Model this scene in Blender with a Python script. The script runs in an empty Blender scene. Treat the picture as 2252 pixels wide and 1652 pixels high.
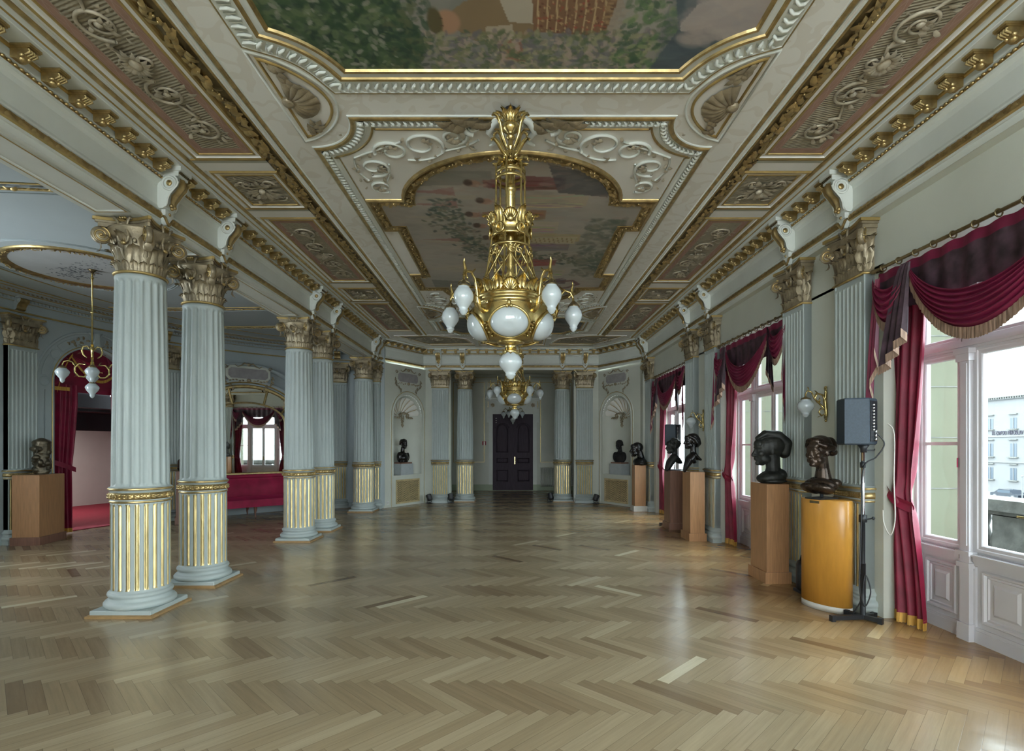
import bpy, bmesh, math, random
import numpy as np
from mathutils import Vector, Matrix
PI = math.pi
rng = random.Random(7)
nrg = np.random.default_rng(11)
SC = bpy.context.scene
COL = SC.collection

# ------------------------------------------------------------------ camera, world, exposure
FPX, HOR, EYE = 1165.0, 981.0, 1.6
cam_d = bpy.data.cameras.new('camera')
cam = bpy.data.objects.new('camera', cam_d)
COL.objects.link(cam)
cam.location = (0, 0, EYE)
cam.rotation_euler = (PI/2, 0, 0)
cam_d.sensor_fit = 'HORIZONTAL'
cam_d.sensor_width = 36.0
cam_d.lens = 36.0*FPX/2252.0
cam_d.shift_y = (HOR-826.0)/2252.0
cam_d.clip_start = 0.05
cam_d.clip_end = 500
SC.camera = cam

SC.view_settings.view_transform = 'Standard'
SC.view_settings.look = 'None'
SC.view_settings.gamma = 1.0
SC.view_settings.use_curve_mapping = False
SC.view_settings.exposure = 0.5

wd = bpy.data.worlds.new('daylight')
SC.world = wd
wd.use_nodes = True
nt = wd.node_tree
nt.nodes.clear()
wo = nt.nodes.new('ShaderNodeOutputWorld')
bg = nt.nodes.new('ShaderNodeBackground')
SKY_STRENGTH = 11.0
bg.inputs['Color'].default_value = (0.86, 0.95, 1.0, 1)
bg.inputs['Strength'].default_value = SKY_STRENGTH
nt.links.new(bg.outputs[0], wo.inputs[0])

def portal(name, loc, rot, sx, sy):
    l = bpy.data.lights.new(name, 'AREA')
    l.shape = 'RECTANGLE'; l.size = sx; l.size_y = sy
    l.cycles.is_portal = True
    o = bpy.data.objects.new(name, l)
    COL.objects.link(o)
    o.location = loc; o.rotation_euler = rot
    return o
WIN_Y = [(2.66, 4.92), (6.54, 8.78), (10.42, 12.68), (-1.22, 1.04), (-5.10, -2.84)]
for (a, b) in WIN_Y:                                   # daylight guides, just outside the glass, facing the hall
    portal('window_portal', (3.98, (a+b)/2, 1.70), (0, PI/2, 0), 3.1, b-a)
portal('end_portal', (0, -6.35, 2.1), (PI/2, 0, PI), 5.8, 3.2)
portal('apse_portal', (-8.2, 5.2, 2.2), (0, -PI/2, 0), 3.0, 3.0)

SC.cycles.use_denoising = True
SC.cycles.max_bounces = 8
SC.cycles.diffuse_bounces = 5
SC.cycles.glossy_bounces = 4
SC.cycles.transmission_bounces = 6
SC.cycles.transparent_max_bounces = 10
SC.cycles.caustics_reflective = False
SC.cycles.caustics_refractive = False
SC.cycles.sample_clamp_indirect = 6.0

# ------------------------------------------------------------------ mesh helpers
def T(x=0, y=0, z=0):
    m = np.eye(4); m[:3, 3] = (x, y, z); return m
def S(x, y=None, z=None):
    if y is None: y = z = x
    return np.diag([x, y, z, 1.0])
def RZ(a):
    c, s = math.cos(a), math.sin(a); m = np.eye(4); m[0, 0] = c; m[0, 1] = -s; m[1, 0] = s; m[1, 1] = c; return m
def RX(a):
    c, s = math.cos(a), math.sin(a); m = np.eye(4); m[1, 1] = c; m[1, 2] = -s; m[2, 1] = s; m[2, 2] = c; return m
def RY(a):
    c, s = math.cos(a), math.sin(a); m = np.eye(4); m[0, 0] = c; m[0, 2] = s; m[2, 0] = -s; m[2, 2] = c; return m

class MB:
    def __init__(s, M=None):
        s.V = []; s.F = []; s.mi = []; s.sm = []; s.n = 0; s.M = M
    def add(s, p, m=0, sm=False, M=None):
        V, F = np.asarray(p[0], float), p[1]
        if M is not None: V = V @ M[:3, :3].T + M[:3, 3]
        if s.M is not None: V = V @ s.M[:3, :3].T + s.M[:3, 3]
        s.V.append(V)
        n = s.n
        s.F.extend([tuple(i+n for i in f) for f in F])
        if isinstance(m, int): s.mi.extend([m]*len(F))
        else: s.mi.extend(m)
        s.sm.extend([sm]*len(F))
        s.n += len(V)
        return s
    def build(s, name, mats, parent=None, loc=None, rz=0.0):
        me = bpy.data.meshes.new(name)
        V = np.concatenate(s.V) if s.V else np.zeros((0, 3))
        me.from_pydata(V.tolist(), [], s.F)
        if not isinstance(mats, (list, tuple)): mats = [mats]
        for m in mats: me.materials.append(m)
        me.polygons.foreach_set('material_index', s.mi)
        me.polygons.foreach_set('use_smooth', s.sm)
        me.update()
        o = bpy.data.objects.new(name, me)
        COL.objects.link(o)
        if parent is not None: o.parent = parent
        if loc is not None: o.location = loc
        o.rotation_euler = (0, 0, rz)
        return o

def tag(o, label=None, cat=None, group=None, kind=None):
    if label: o['label'] = label
    if cat: o['category'] = cat
    if group: o['group'] = group
    if kind: o['kind'] = kind
    return o
def thing(name, label, cat, loc=(0, 0, 0), rz=0.0, group=None, kind=None):
    o = bpy.data.objects.new(name, None)
    COL.objects.link(o)
    o.empty_display_size = 0.1
    o.location = loc; o.rotation_euler = (0, 0, rz)
    return tag(o, label, cat, group, kind)
def dup(root, loc, rz=None, label=None, group=None):
    def cp(o, par):
        c = o.copy(); COL.objects.link(c); c.parent = par
        for ch in list(o.children): cp(ch, c)
        return c
    r = cp(root, None)
    r.location = loc
    if rz is not None: r.rotation_euler = (0, 0, rz)
    if label: r['label'] = label
    if group: r['group'] = group
    return r

# ---- primitives: each returns (verts, faces)
def P_box(x0, x1, y0, y1, z0, z1):
    V = [(x0, y0, z0), (x1, y0, z0), (x1, y1, z0), (x0, y1, z0), (x0, y0, z1), (x1, y0, z1), (x1, y1, z1), (x0, y1, z1)]
    return V, [(3, 2, 1, 0), (4, 5, 6, 7), (0, 1, 5, 4), (1, 2, 6, 5), (2, 3, 7, 6), (3, 0, 4, 7)]
def P_cbox(x0, x1, y0, y1, z0, z1, b):
    """box with chamfered vertical edges and top"""
    def ring(i, z): 
        a, c, d, e = x0+i, x1-i, y0+i, y1-i
        return [(a+b, d, z), (c-b, d, z), (c, d+b, z), (c, e-b, z), (c-b, e, z), (a+b, e, z), (a, e-b, z), (a, d+b, z)]
    V = ring(0, z0)+ring(0, z1-b)+ring(b, z1)
    F = [tuple(range(7, -1, -1)), tuple(range(16, 24))]
    for k in range(2):
        for i in range(8):
            j = (i+1) % 8
            F.append((k*8+i, k*8+j, k*8+8+j, k*8+8+i))
    return V, F
def grid_faces(nu, nv, cu=False, cv=False):
    F = []
    for i in range(nu if cu else nu-1):
        i2 = (i+1) % nu
        for j in range(nv if cv else nv-1):
            j2 = (j+1) % nv
            F.append((i*nv+j, i2*nv+j, i2*nv+j2, i*nv+j2))
    return F
def P_grid(fn, nu, nv, cu=False, cv=False):
    V = []
    for i in range(nu):
        u = i/(nu if cu else nu-1)
        for j in range(nv):
            V.append(fn(u, j/(nv if cv else nv-1)))
    return V, grid_faces(nu, nv, cu, cv)
def P_lathe(prof, seg=24, a0=0.0, a1=2*PI, sx=1.0, sy=1.0):
    full = abs(a1-a0-2*PI) < 1e-6
    n = seg if full else seg+1
    V = []
    for i in range(n):
        a = a0+(a1-a0)*i/seg
        c, s = math.cos(a), math.sin(a)
        for r, z in prof: V.append((r*c*sx, r*s*sy, z))
    return V, grid_faces(n, len(prof), full)
def P_ball(c, r, seg=10, rings=6):
    if not isinstance(r, (tuple, list)): r = (r, r, r)
    prof = [(math.sin(PI*k/rings), -math.cos(PI*k/rings)) for k in range(rings+1)]
    V, F = P_lathe(prof, seg)
    return [(c[0]+x*r[0], c[1]+y*r[1], c[2]+z*r[2]) for x, y, z in V], F
def P_tube(pts, r, seg=6, closed=False, flat=1.0, caps=True):
    P = np.asarray(pts, float); n = len(P)
    R = np.full(n, r) if np.isscalar(r) else np.asarray(r, float)
    Tn = np.zeros_like(P)
    for i in range(n):
        a = P[(i+1) % n] if closed or i < n-1 else P[i]
        b = P[i-1] if closed or i > 0 else P[i]
        d = a-b; Tn[i] = d/(np.linalg.norm(d)+1e-12)
    up = np.array([0, 0, 1.0])
    if abs(Tn[0] @ up) > 0.95: up = np.array([1.0, 0, 0])
    N = up-Tn[0]*(up @ Tn[0]); N /= np.linalg.norm(N)
    V = []
    for i in range(n):
        N = N-Tn[i]*(N @ Tn[i]); N /= (np.linalg.norm(N)+1e-12)
        B = np.cross(Tn[i], N)
        for k in range(seg):
            a = 2*PI*k/seg
            V.append(P[i]+R[i]*(math.cos(a)*N*flat+math.sin(a)*B))
    F = grid_faces(n, seg, closed, True)
    if caps and not closed:
        F.append(tuple(range(seg-1, -1, -1))); F.append(tuple((n-1)*seg+k for k in range(seg)))
    return V, F
def norms2(path, closed):
    """miter vectors to the right of the direction of travel"""
    n = len(path); out = []
    P = [np.array(p[:2], float) for p in path]
    for i in range(n):
        d1 = P[i]-P[i-1] if (closed or i > 0) else None
        d2 = P[(i+1) % n]-P[i] if (closed or i < n-1) else None
        if d1 is None: d1 = d2
        if d2 is None: d2 = d1
        d1 = d1/(np.linalg.norm(d1)+1e-12); d2 = d2/(np.linalg.norm(d2)+1e-12)
        n1 = np.array([d1[1], -d1[0]]); n2 = np.array([d2[1], -d2[0]])
        m = n1+n2; L = np.linalg.norm(m)
        m = n1 if L < 1e-6 else m/L
        out.append(m/max(0.35, m @ n1))
    return P, out
def P_sweep(path, prof, closed=False):
    """profile (u to the right of travel, z) along a plan path"""
    P, N = norms2(path, closed)
    V = []
    for p, m in zip(P, N):
        for u, z in prof: V.append((p[0]+m[0]*u, p[1]+m[1]*u, z))
    return V, grid_faces(len(P), len(prof), closed)
def sweep_m(path, nseg, mats, closed=False):
    k = len(path) if closed else len(path)-1
    return mats*k
def P_prism(poly, z0, z1):
    n = len(poly)
    V = [(x, y, z0) for x, y in poly]+[(x, y, z1) for x, y in poly]
    F = [tuple(range(n-1, -1, -1)), tuple(range(n, 2*n))]
    F += [(i, (i+1) % n, n+(i+1) % n, n+i) for i in range(n)]
    return V, F
def P_blade(L, w, lift=0.02, fold=0.3, n=4, curl=0.0):
    """a small pointed leaf lying in xy along +x, arched up in z"""
    V = []
    for i in range(n+1):
        t = i/n
        ww = w*math.sin(PI*min(1, 0.12+t*0.88))**0.8*(1 if i < n else 0.15)
        z = lift*math.sin(PI*t*0.85)+curl*t*t
        for s in (-1, 0, 1):
            V.append((L*t, s*ww*0.5, z-(fold*ww*0.5 if s else 0)))
    return V, grid_faces(n+1, 3)
def P_acanthus(h, w, out, curl, nz=9, lobes=3):
    """leaf standing along +z, facing -y (out towards -y), tip curling outwards"""
    nx = 9; V = []
    for i in range(nz):
        t = i/(nz-1)
        edge = 0.72+0.28*abs(math.sin(PI*lobes*(t*0.98+0.06)))
        ww = w*0.5*edge*(0.62+0.55*math.sin(PI*min(1, t*0.9+0.06)))
        if t > 0.82: ww *= max(0.3, 1-(t-0.82)*3.2)
        a = max(0.0, (t-0.62)/0.38)
        z = h*(t if t < 0.62 else 0.62+0.38*math.sin(a*PI*0.62)/1.0*0.86)
        y = -out*t*t-curl*(a**1.6)
        for j in range(nx):
            s = -1+2*j/(nx-1)
            rib = 0.010*math.cos(s*PI*2.5)*(0.4+t)
            V.append((s*ww, y+0.10*ww*s*s*(-0.2)+0.35*ww*abs(s)*0.4-rib*0.8, z-0.02*abs(s)*t))
    return V, grid_faces(nz, nx)
def spiral(c, r0, r1, turns, a0=0.0, n=28, sgn=1):
    """flat spiral in xy from radius r0 at angle a0 to r1"""
    out = []
    for i in range(n+1):
        t = i/n
        r = r0+(r1-r0)*t
        a = a0+sgn*turns*2*PI*t
        out.append((c[0]+r*math.cos(a), c[1]+r*math.sin(a), 0.0))
    return out
def resample(path, step, closed=False):
    P = [np.array(p, float) for p in path]
    if closed: P.append(P[0])
    out = []; carry = 0.0
    for a, b in zip(P[:-1], P[1:]):
        d = b-a; L = np.linalg.norm(d)
        if L < 1e-9: continue
        t = carry
        while t < L:
            out.append((a+d*t/L, math.atan2(d[1], d[0]))); t += step
        carry = t-L
    return out
def offset(path, u, closed=True):
    P, N = norms2(path, closed)
    return [tuple(p+m*u) for p, m in zip(P, N)]

# ------------------------------------------------------------------ materials
def lin(r, g, b):
    f = lambda c: (c/255/12.92) if c/255 <= 0.04045 else ((c/255+0.055)/1.055)**2.4
    return (f(r), f(g), f(b))
def pmat(name, col, rough=0.5, metal=0.0, var=0.0, scale=6.0, bump=0.0, bscale=60.0, sheen=0.0, coat=0.0, trans=0.0, emis=None, es=0.0,
         stretch=None, ior=None, spec=None, rvar=0.0):
    m = bpy.data.materials.new(name); m.use_nodes = True
    N = m.node_tree.nodes; L = m.node_tree.links
    p = N['Principled BSDF']
    p.inputs['Base Color'].default_value = (*col, 1)
    p.inputs['Roughness'].default_value = rough
    p.inputs['Metallic'].default_value = metal
    if sheen:
        p.inputs['Sheen Weight'].default_value = sheen
        p.inputs['Sheen Roughness'].default_value = 0.4
        p.inputs['Sheen Tint'].default_value = (min(1, col[0]*3+.2), min(1, col[1]*3+.05), min(1, col[2]*3+.1), 1)
    if coat: p.inputs['Coat Weight'].default_value = coat; p.inputs['Coat Roughness'].default_value = 0.12
    if trans: p.inputs['Transmission Weight'].default_value = trans
    if ior: p.inputs['IOR'].default_value = ior
    if spec is not None: p.inputs['Specular IOR Level'].default_value = spec
    if emis: p.inputs['Emission Color'].default_value = (*emis, 1); p.inputs['Emission Strength'].default_value = es
    if var or bump or rvar:
        tc = N.new('ShaderNodeTexCoord'); mp = N.new('ShaderNodeMapping')
        L.new(tc.outputs['Object'], mp.inputs['Vector'])
        if stretch: mp.inputs['Scale'].default_value = stretch
        nz = N.new('ShaderNodeTexNoise'); nz.inputs['Scale'].default_value = scale; nz.inputs['Detail'].default_value = 5
        L.new(mp.outputs[0], nz.inputs['Vector'])
        if var:
            r = N.new('ShaderNodeValToRGB')
            r.color_ramp.elements[0].position = 0.32; r.color_ramp.elements[1].position = 0.70
            r.color_ramp.elements[0].color = (*[c*(1-var) for c in col], 1)
            r.color_ramp.elements[1].color = (*[min(1, c*(1+var)) for c in col], 1)
            L.new(nz.outputs['Fac'], r.inputs[0]); L.new(r.outputs[0], p.inputs['Base Color'])
        if rvar:
            mr = N.new('ShaderNodeMapRange')
            mr.inputs['To Min'].default_value = max(0.02, rough-rvar); mr.inputs['To Max'].default_value = rough+rvar
            L.new(nz.outputs['Fac'], mr.inputs['Value']); L.new(mr.outputs[0], p.inputs['Roughness'])
        if bump:
            n2 = N.new('ShaderNodeTexNoise'); n2.inputs['Scale'].default_value = bscale; n2.inputs['Detail'].default_value = 3
            L.new(mp.outputs[0], n2.inputs['Vector'])
            b = N.new('ShaderNodeBump'); b.inputs['Strength'].default_value = bump; b.inputs['Distance'].default_value = 0.01
            L.new(n2.outputs['Fac'], b.inputs['Height']); L.new(b.outputs[0], p.inputs['Normal'])
    return m

M_wall = pmat('wall_paint', (0.62, 0.64, 0.57), 0.6, var=0.05, scale=1.3, bump=0.05, bscale=40)
M_apse = pmat('apse_paint_cool', (0.45, 0.51, 0.53), 0.6, var=0.04, scale=1.3)  # wall paint turned darker and bluer; the apse's cool light in its colour
M_col = pmat('column_paint', (0.42, 0.475, 0.465), 0.5, var=0.05, scale=2.5)
M_lat = pmat('pale_gilt_lattice', (0.62, 0.50, 0.28), 0.45, 0.2, var=0.15, scale=9)
M_stucco = pmat('moulding_paint', (0.70, 0.73, 0.68), 0.5, var=0.04, scale=3)
M_ceil = pmat('ceiling_paint', (0.80, 0.79, 0.74), 0.6, var=0.04, scale=1.6)
M_sage = pmat('sage_band_paint', (0.42, 0.43, 0.36), 0.6, var=0.05, scale=3)
M_gold = pmat('gilding', (0.52, 0.39, 0.18), 0.36, 0.85, var=0.25, scale=14, bump=0.12, bscale=80)
M_goldl = pmat('gilded_line', (0.52, 0.38, 0.15), 0.42, 0.7, var=0.15, scale=9)
M_reed = pmat('gilded_reeds', (0.72, 0.56, 0.26), 0.34, 0.8, var=0.30, scale=(12), bump=0.05, stretch=(3, 3, 0.6))
M_capg = pmat('aged_gilding', (0.36, 0.30, 0.20), 0.42, 0.45, var=0.28, scale=10, bump=0.25, bscale=70)
M_relief = pmat('bronzed_relief', (0.46, 0.41, 0.31), 0.45, 0.2, var=0.3, scale=9, bump=0.2, bscale=60)
M_brass = pmat('brass', (0.58, 0.45, 0.19), 0.24, 0.95, var=0.18, scale=18, bump=0.08, bscale=90)
M_brassd = pmat('dark_brass', (0.22, 0.17, 0.09), 0.35, 0.8, var=0.2, scale=18)
M_opal = pmat('opal_glass', (0.50, 0.56, 0.585), 0.06, 0.0, var=0.05, scale=7, coat=0.5)
M_velvet = pmat('red_velvet', lin(128, 14, 50), 0.55, var=0.25, scale=5, sheen=0.22, bump=0.15, bscale=150)
M_silk = pmat('plum_satin', lin(112, 26, 58), 0.45, var=0.22, scale=7, sheen=0.25)
M_print = pmat('printed_border_cloth', lin(66, 48, 58), 0.6, var=0.75, scale=9)
M_fringe = pmat('gold_fringe', lin(196, 150, 66), 0.6, var=0.35, scale=60, stretch=(1, 1, 0.1))
M_fringed = pmat('silver_fringe', lin(168, 140, 122), 0.5, 0.2, var=0.5, scale=90, stretch=(1, 1, 0.08))
M_bronze = pmat('black_bronze', (0.020, 0.018, 0.018), 0.24, 0.55, var=0.4, scale=9, bump=0.12, bscale=30, coat=0.2, rvar=0.08)
M_brown = pmat('brown_bronze', (0.055, 0.038, 0.028), 0.28, 0.6, var=0.4, scale=9, bump=0.1, bscale=35, rvar=0.08)
M_green = pmat('matt_bronze', (0.028, 0.030, 0.028), 0.5, 0.35, var=0.4, scale=9, bump=0.2, bscale=30)
M_clay = pmat('patinated_bronze', (0.10, 0.082, 0.055), 0.36, 0.65, var=0.5, scale=14, bump=0.3, bscale=30)
M_black = pmat('black_plastic', (0.018, 0.020, 0.024), 0.45, var=0.2, scale=30)
M_spk = pmat('speaker_cabinet', (0.035, 0.052, 0.072), 0.55, var=0.12, scale=60, bump=0.2, bscale=300)
M_chrome = pmat('chrome', (0.72, 0.73, 0.75), 0.12, 1.0)
M_joinery = pmat('white_joinery', (0.62, 0.61, 0.64), 0.35, var=0.03, scale=4)
M_dwood = pmat('dark_door_wood', lin(70, 60, 70), 0.6, var=0.2, scale=7, stretch=(6, 6, 0.5), spec=.25)
M_ped = pmat('oak_veneer', lin(172, 128, 90), 0.4, var=0.14, scale=7, stretch=(9, 9, 0.6), coat=0.1)
M_pedd = pmat('walnut_veneer', lin(128, 92, 76), 0.42, var=0.18, scale=6, stretch=(7, 7, 0.5), coat=0.1)
M_amber = pmat('amber_lacquer', lin(206, 148, 62), 0.33, var=0.08, scale=5, stretch=(4, 4, 0.7), coat=0.2)
M_offw = pmat('off_white_plinth', (0.62, 0.60, 0.55), 0.5, var=0.08, scale=10)
M_stonegrey = pmat('grey_plinth', (0.42, 0.46, 0.48), 0.6, var=0.06, scale=10)
M_pink = pmat('pink_border_paint', lin(166, 134, 118), 0.7, var=0.10, scale=12)
M_pinkl = pmat('pale_pink_line', lin(178, 152, 138), 0.7)
M_marble = pmat('grey_marble', lin(160, 156, 158), 0.35, var=0.12, scale=8)
M_seat = pmat('sofa_velvet', lin(160, 18, 66), 0.65, var=0.2, scale=6, sheen=0.2)
M_mirror = pmat('mirror_glass', (0.80, 0.82, 0.80), 0.015, 1.0)
M_dark = pmat('dark_void', (0.012, 0.012, 0.014), 0.7)
M_carpet = pmat('red_carpet', lin(128, 26, 46), 0.95, var=0.15, scale=40, bump=0.3, bscale=400)
M_foyer = pmat('foyer_wall', (0.60, 0.57, 0.55), 0.7, var=0.03, scale=3)
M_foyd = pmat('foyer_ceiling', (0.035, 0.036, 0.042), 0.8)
M_rad = pmat('radiator_enamel', (0.66, 0.69, 0.62), 0.35)
M_dado = pmat('green_skirting_paint', (0.36, 0.43, 0.29), 0.5, var=0.06, scale=4)
M_redsign = pmat('red_sign', lin(150, 30, 50), 0.5)
M_white = pmat('white_plate', (0.75, 0.75, 0.75), 0.4)
M_yellow = pmat('loggia_plaster', (0.078, 0.080, 0.050), 0.8, var=0.05, scale=3)
M_facade = pmat('facade_plaster', (0.115, 0.115, 0.115), 0.85, var=0.04, scale=0.4)
M_facw = pmat('facade_window_glass', (0.022, 0.035, 0.05), 0.3)
M_letters = pmat('sign_letters', (0.02, 0.016, 0.03), 0.5)
M_stone = pmat('balustrade_stone', (0.10, 0.10, 0.092), 0.9, var=0.35, scale=6, bump=0.4, bscale=25)
M_street = pmat('street', (0.12, 0.125, 0.125), 0.9)
M_car = pmat('car_paint', (0.012, 0.016, 0.024), 0.2, coat=0.5)
M_trimwood = pmat('plinth_trim_wood', lin(168, 136, 94), 0.4, var=0.12, scale=14)

def ribbed_ground():
    m = pmat('ribbed_ground', lin(160, 152, 132), 0.6, var=0.12, scale=10)
    N = m.node_tree.nodes; L = m.node_tree.links
    tc = N.new('ShaderNodeTexCoord'); w = N.new('ShaderNodeTexWave')
    w.wave_type = 'BANDS'; w.bands_direction = 'DIAGONAL'
    mp = N.new('ShaderNodeMapping'); mp.inputs['Scale'].default_value = (0.35, 1.0, 0.0)
    L.new(tc.outputs['Object'], mp.inputs['Vector']); L.new(mp.outputs[0], w.inputs['Vector'])
    w.inputs['Scale'].default_value = 22; w.inputs['Distortion'].default_value = 1.2; w.inputs['Detail'].default_value = 0
    w.inputs['Detail Scale'].default_value = 4
    b = N.new('ShaderNodeBump'); b.inputs['Strength'].default_value = 1.0; b.inputs['Distance'].default_value = 0.006
    L.new(w.outputs['Fac'], b.inputs['Height']); L.new(b.outputs[0], N['Principled BSDF'].inputs['Normal'])
    return m
M_rib = ribbed_ground()

def thin_glass():
    m = bpy.data.materials.new('window_glass'); m.use_nodes = True
    N = m.node_tree.nodes; L = m.node_tree.links
    N.remove(N['Principled BSDF'])
    t = N.new('ShaderNodeBsdfTransparent'); t.inputs[0].default_value = (0.93, 0.97, 0.97, 1)
    g = N.new('ShaderNodeBsdfGlossy'); g.inputs['Roughness'].default_value = 0.03
    lw = N.new('ShaderNodeLayerWeight'); lw.inputs['Blend'].default_value = 0.5
    pw = N.new('ShaderNodeMath'); pw.operation = 'POWER'; pw.inputs[1].default_value = 5.0
    L.new(lw.outputs['Facing'], pw.inputs[0])
    f = N.new('ShaderNodeMath'); f.operation = 'MULTIPLY_ADD'; f.inputs[1].default_value = 0.45; f.inputs[2].default_value = 0.02
    L.new(pw.outputs[0], f.inputs[0])
    x = N.new('ShaderNodeMixShader')
    L.new(f.outputs[0], x.inputs[0]); L.new(t.outputs[0], x.inputs[1]); L.new(g.outputs[0], x.inputs[2])
    L.new(x.outputs[0], N['Material Output'].inputs[0])
    return m
M_glass = thin_glass()

def vcol_mat(name, attr, rough=0.6):
    m = bpy.data.materials.new(name); m.use_nodes = True
    N = m.node_tree.nodes; L = m.node_tree.links
    a = N.new('ShaderNodeAttribute'); a.attribute_name = attr
    p = N['Principled BSDF']; p.inputs['Roughness'].default_value = rough
    L.new(a.outputs['Color'], p.inputs['Base Color'])
    return m
M_paint = vcol_mat('oil_paint', 'pigment', 0.55)

def damask():
    """painted ceiling ground with a faint tone-on-tone scroll stencil"""
    m = bpy.data.materials.new('stencilled_ceiling'); m.use_nodes = True
    N = m.node_tree.nodes; L = m.node_tree.links
    p = N['Principled BSDF']; p.inputs['Roughness'].default_value = 0.6
    tc = N.new('ShaderNodeTexCoord')
    nz = N.new('ShaderNodeTexNoise'); nz.inputs['Scale'].default_value = 2.2; nz.inputs['Detail'].default_value = 2
    L.new(tc.outputs['Object'], nz.inputs['Vector'])
    w = N.new('ShaderNodeTexVoronoi'); w.feature = 'SMOOTH_F1'; w.inputs['Scale'].default_value = 5.0
    mx = N.new('ShaderNodeMixRGB'); mx.blend_type = 'LINEAR_LIGHT'; mx.inputs[0].default_value = 0.35
    L.new(tc.outputs['Object'], mx.inputs[1]); L.new(nz.outputs['Color'], mx.inputs[2]); L.new(mx.outputs[0], w.inputs['Vector'])
    s = N.new('ShaderNodeMath'); s.operation = 'SINE'
    k = N.new('ShaderNodeMath'); k.operation = 'MULTIPLY'; k.inputs[1].default_value = 16.0
    L.new(w.outputs['Distance'], k.inputs[0]); L.new(k.outputs[0], s.inputs[0])
    r = N.new('ShaderNodeValToRGB')
    r.color_ramp.elements[0].position = 0.50; r.color_ramp.elements[1].position = 0.62
    r.color_ramp.elements[0].color = (0.79, 0.785, 0.735, 1); r.color_ramp.elements[1].color = (0.73, 0.71, 0.645, 1)
    L.new(s.outputs[0], r.inputs[0]); L.new(r.outputs[0], p.inputs['Base Color'])
    return m
M_damask = damask()

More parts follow.
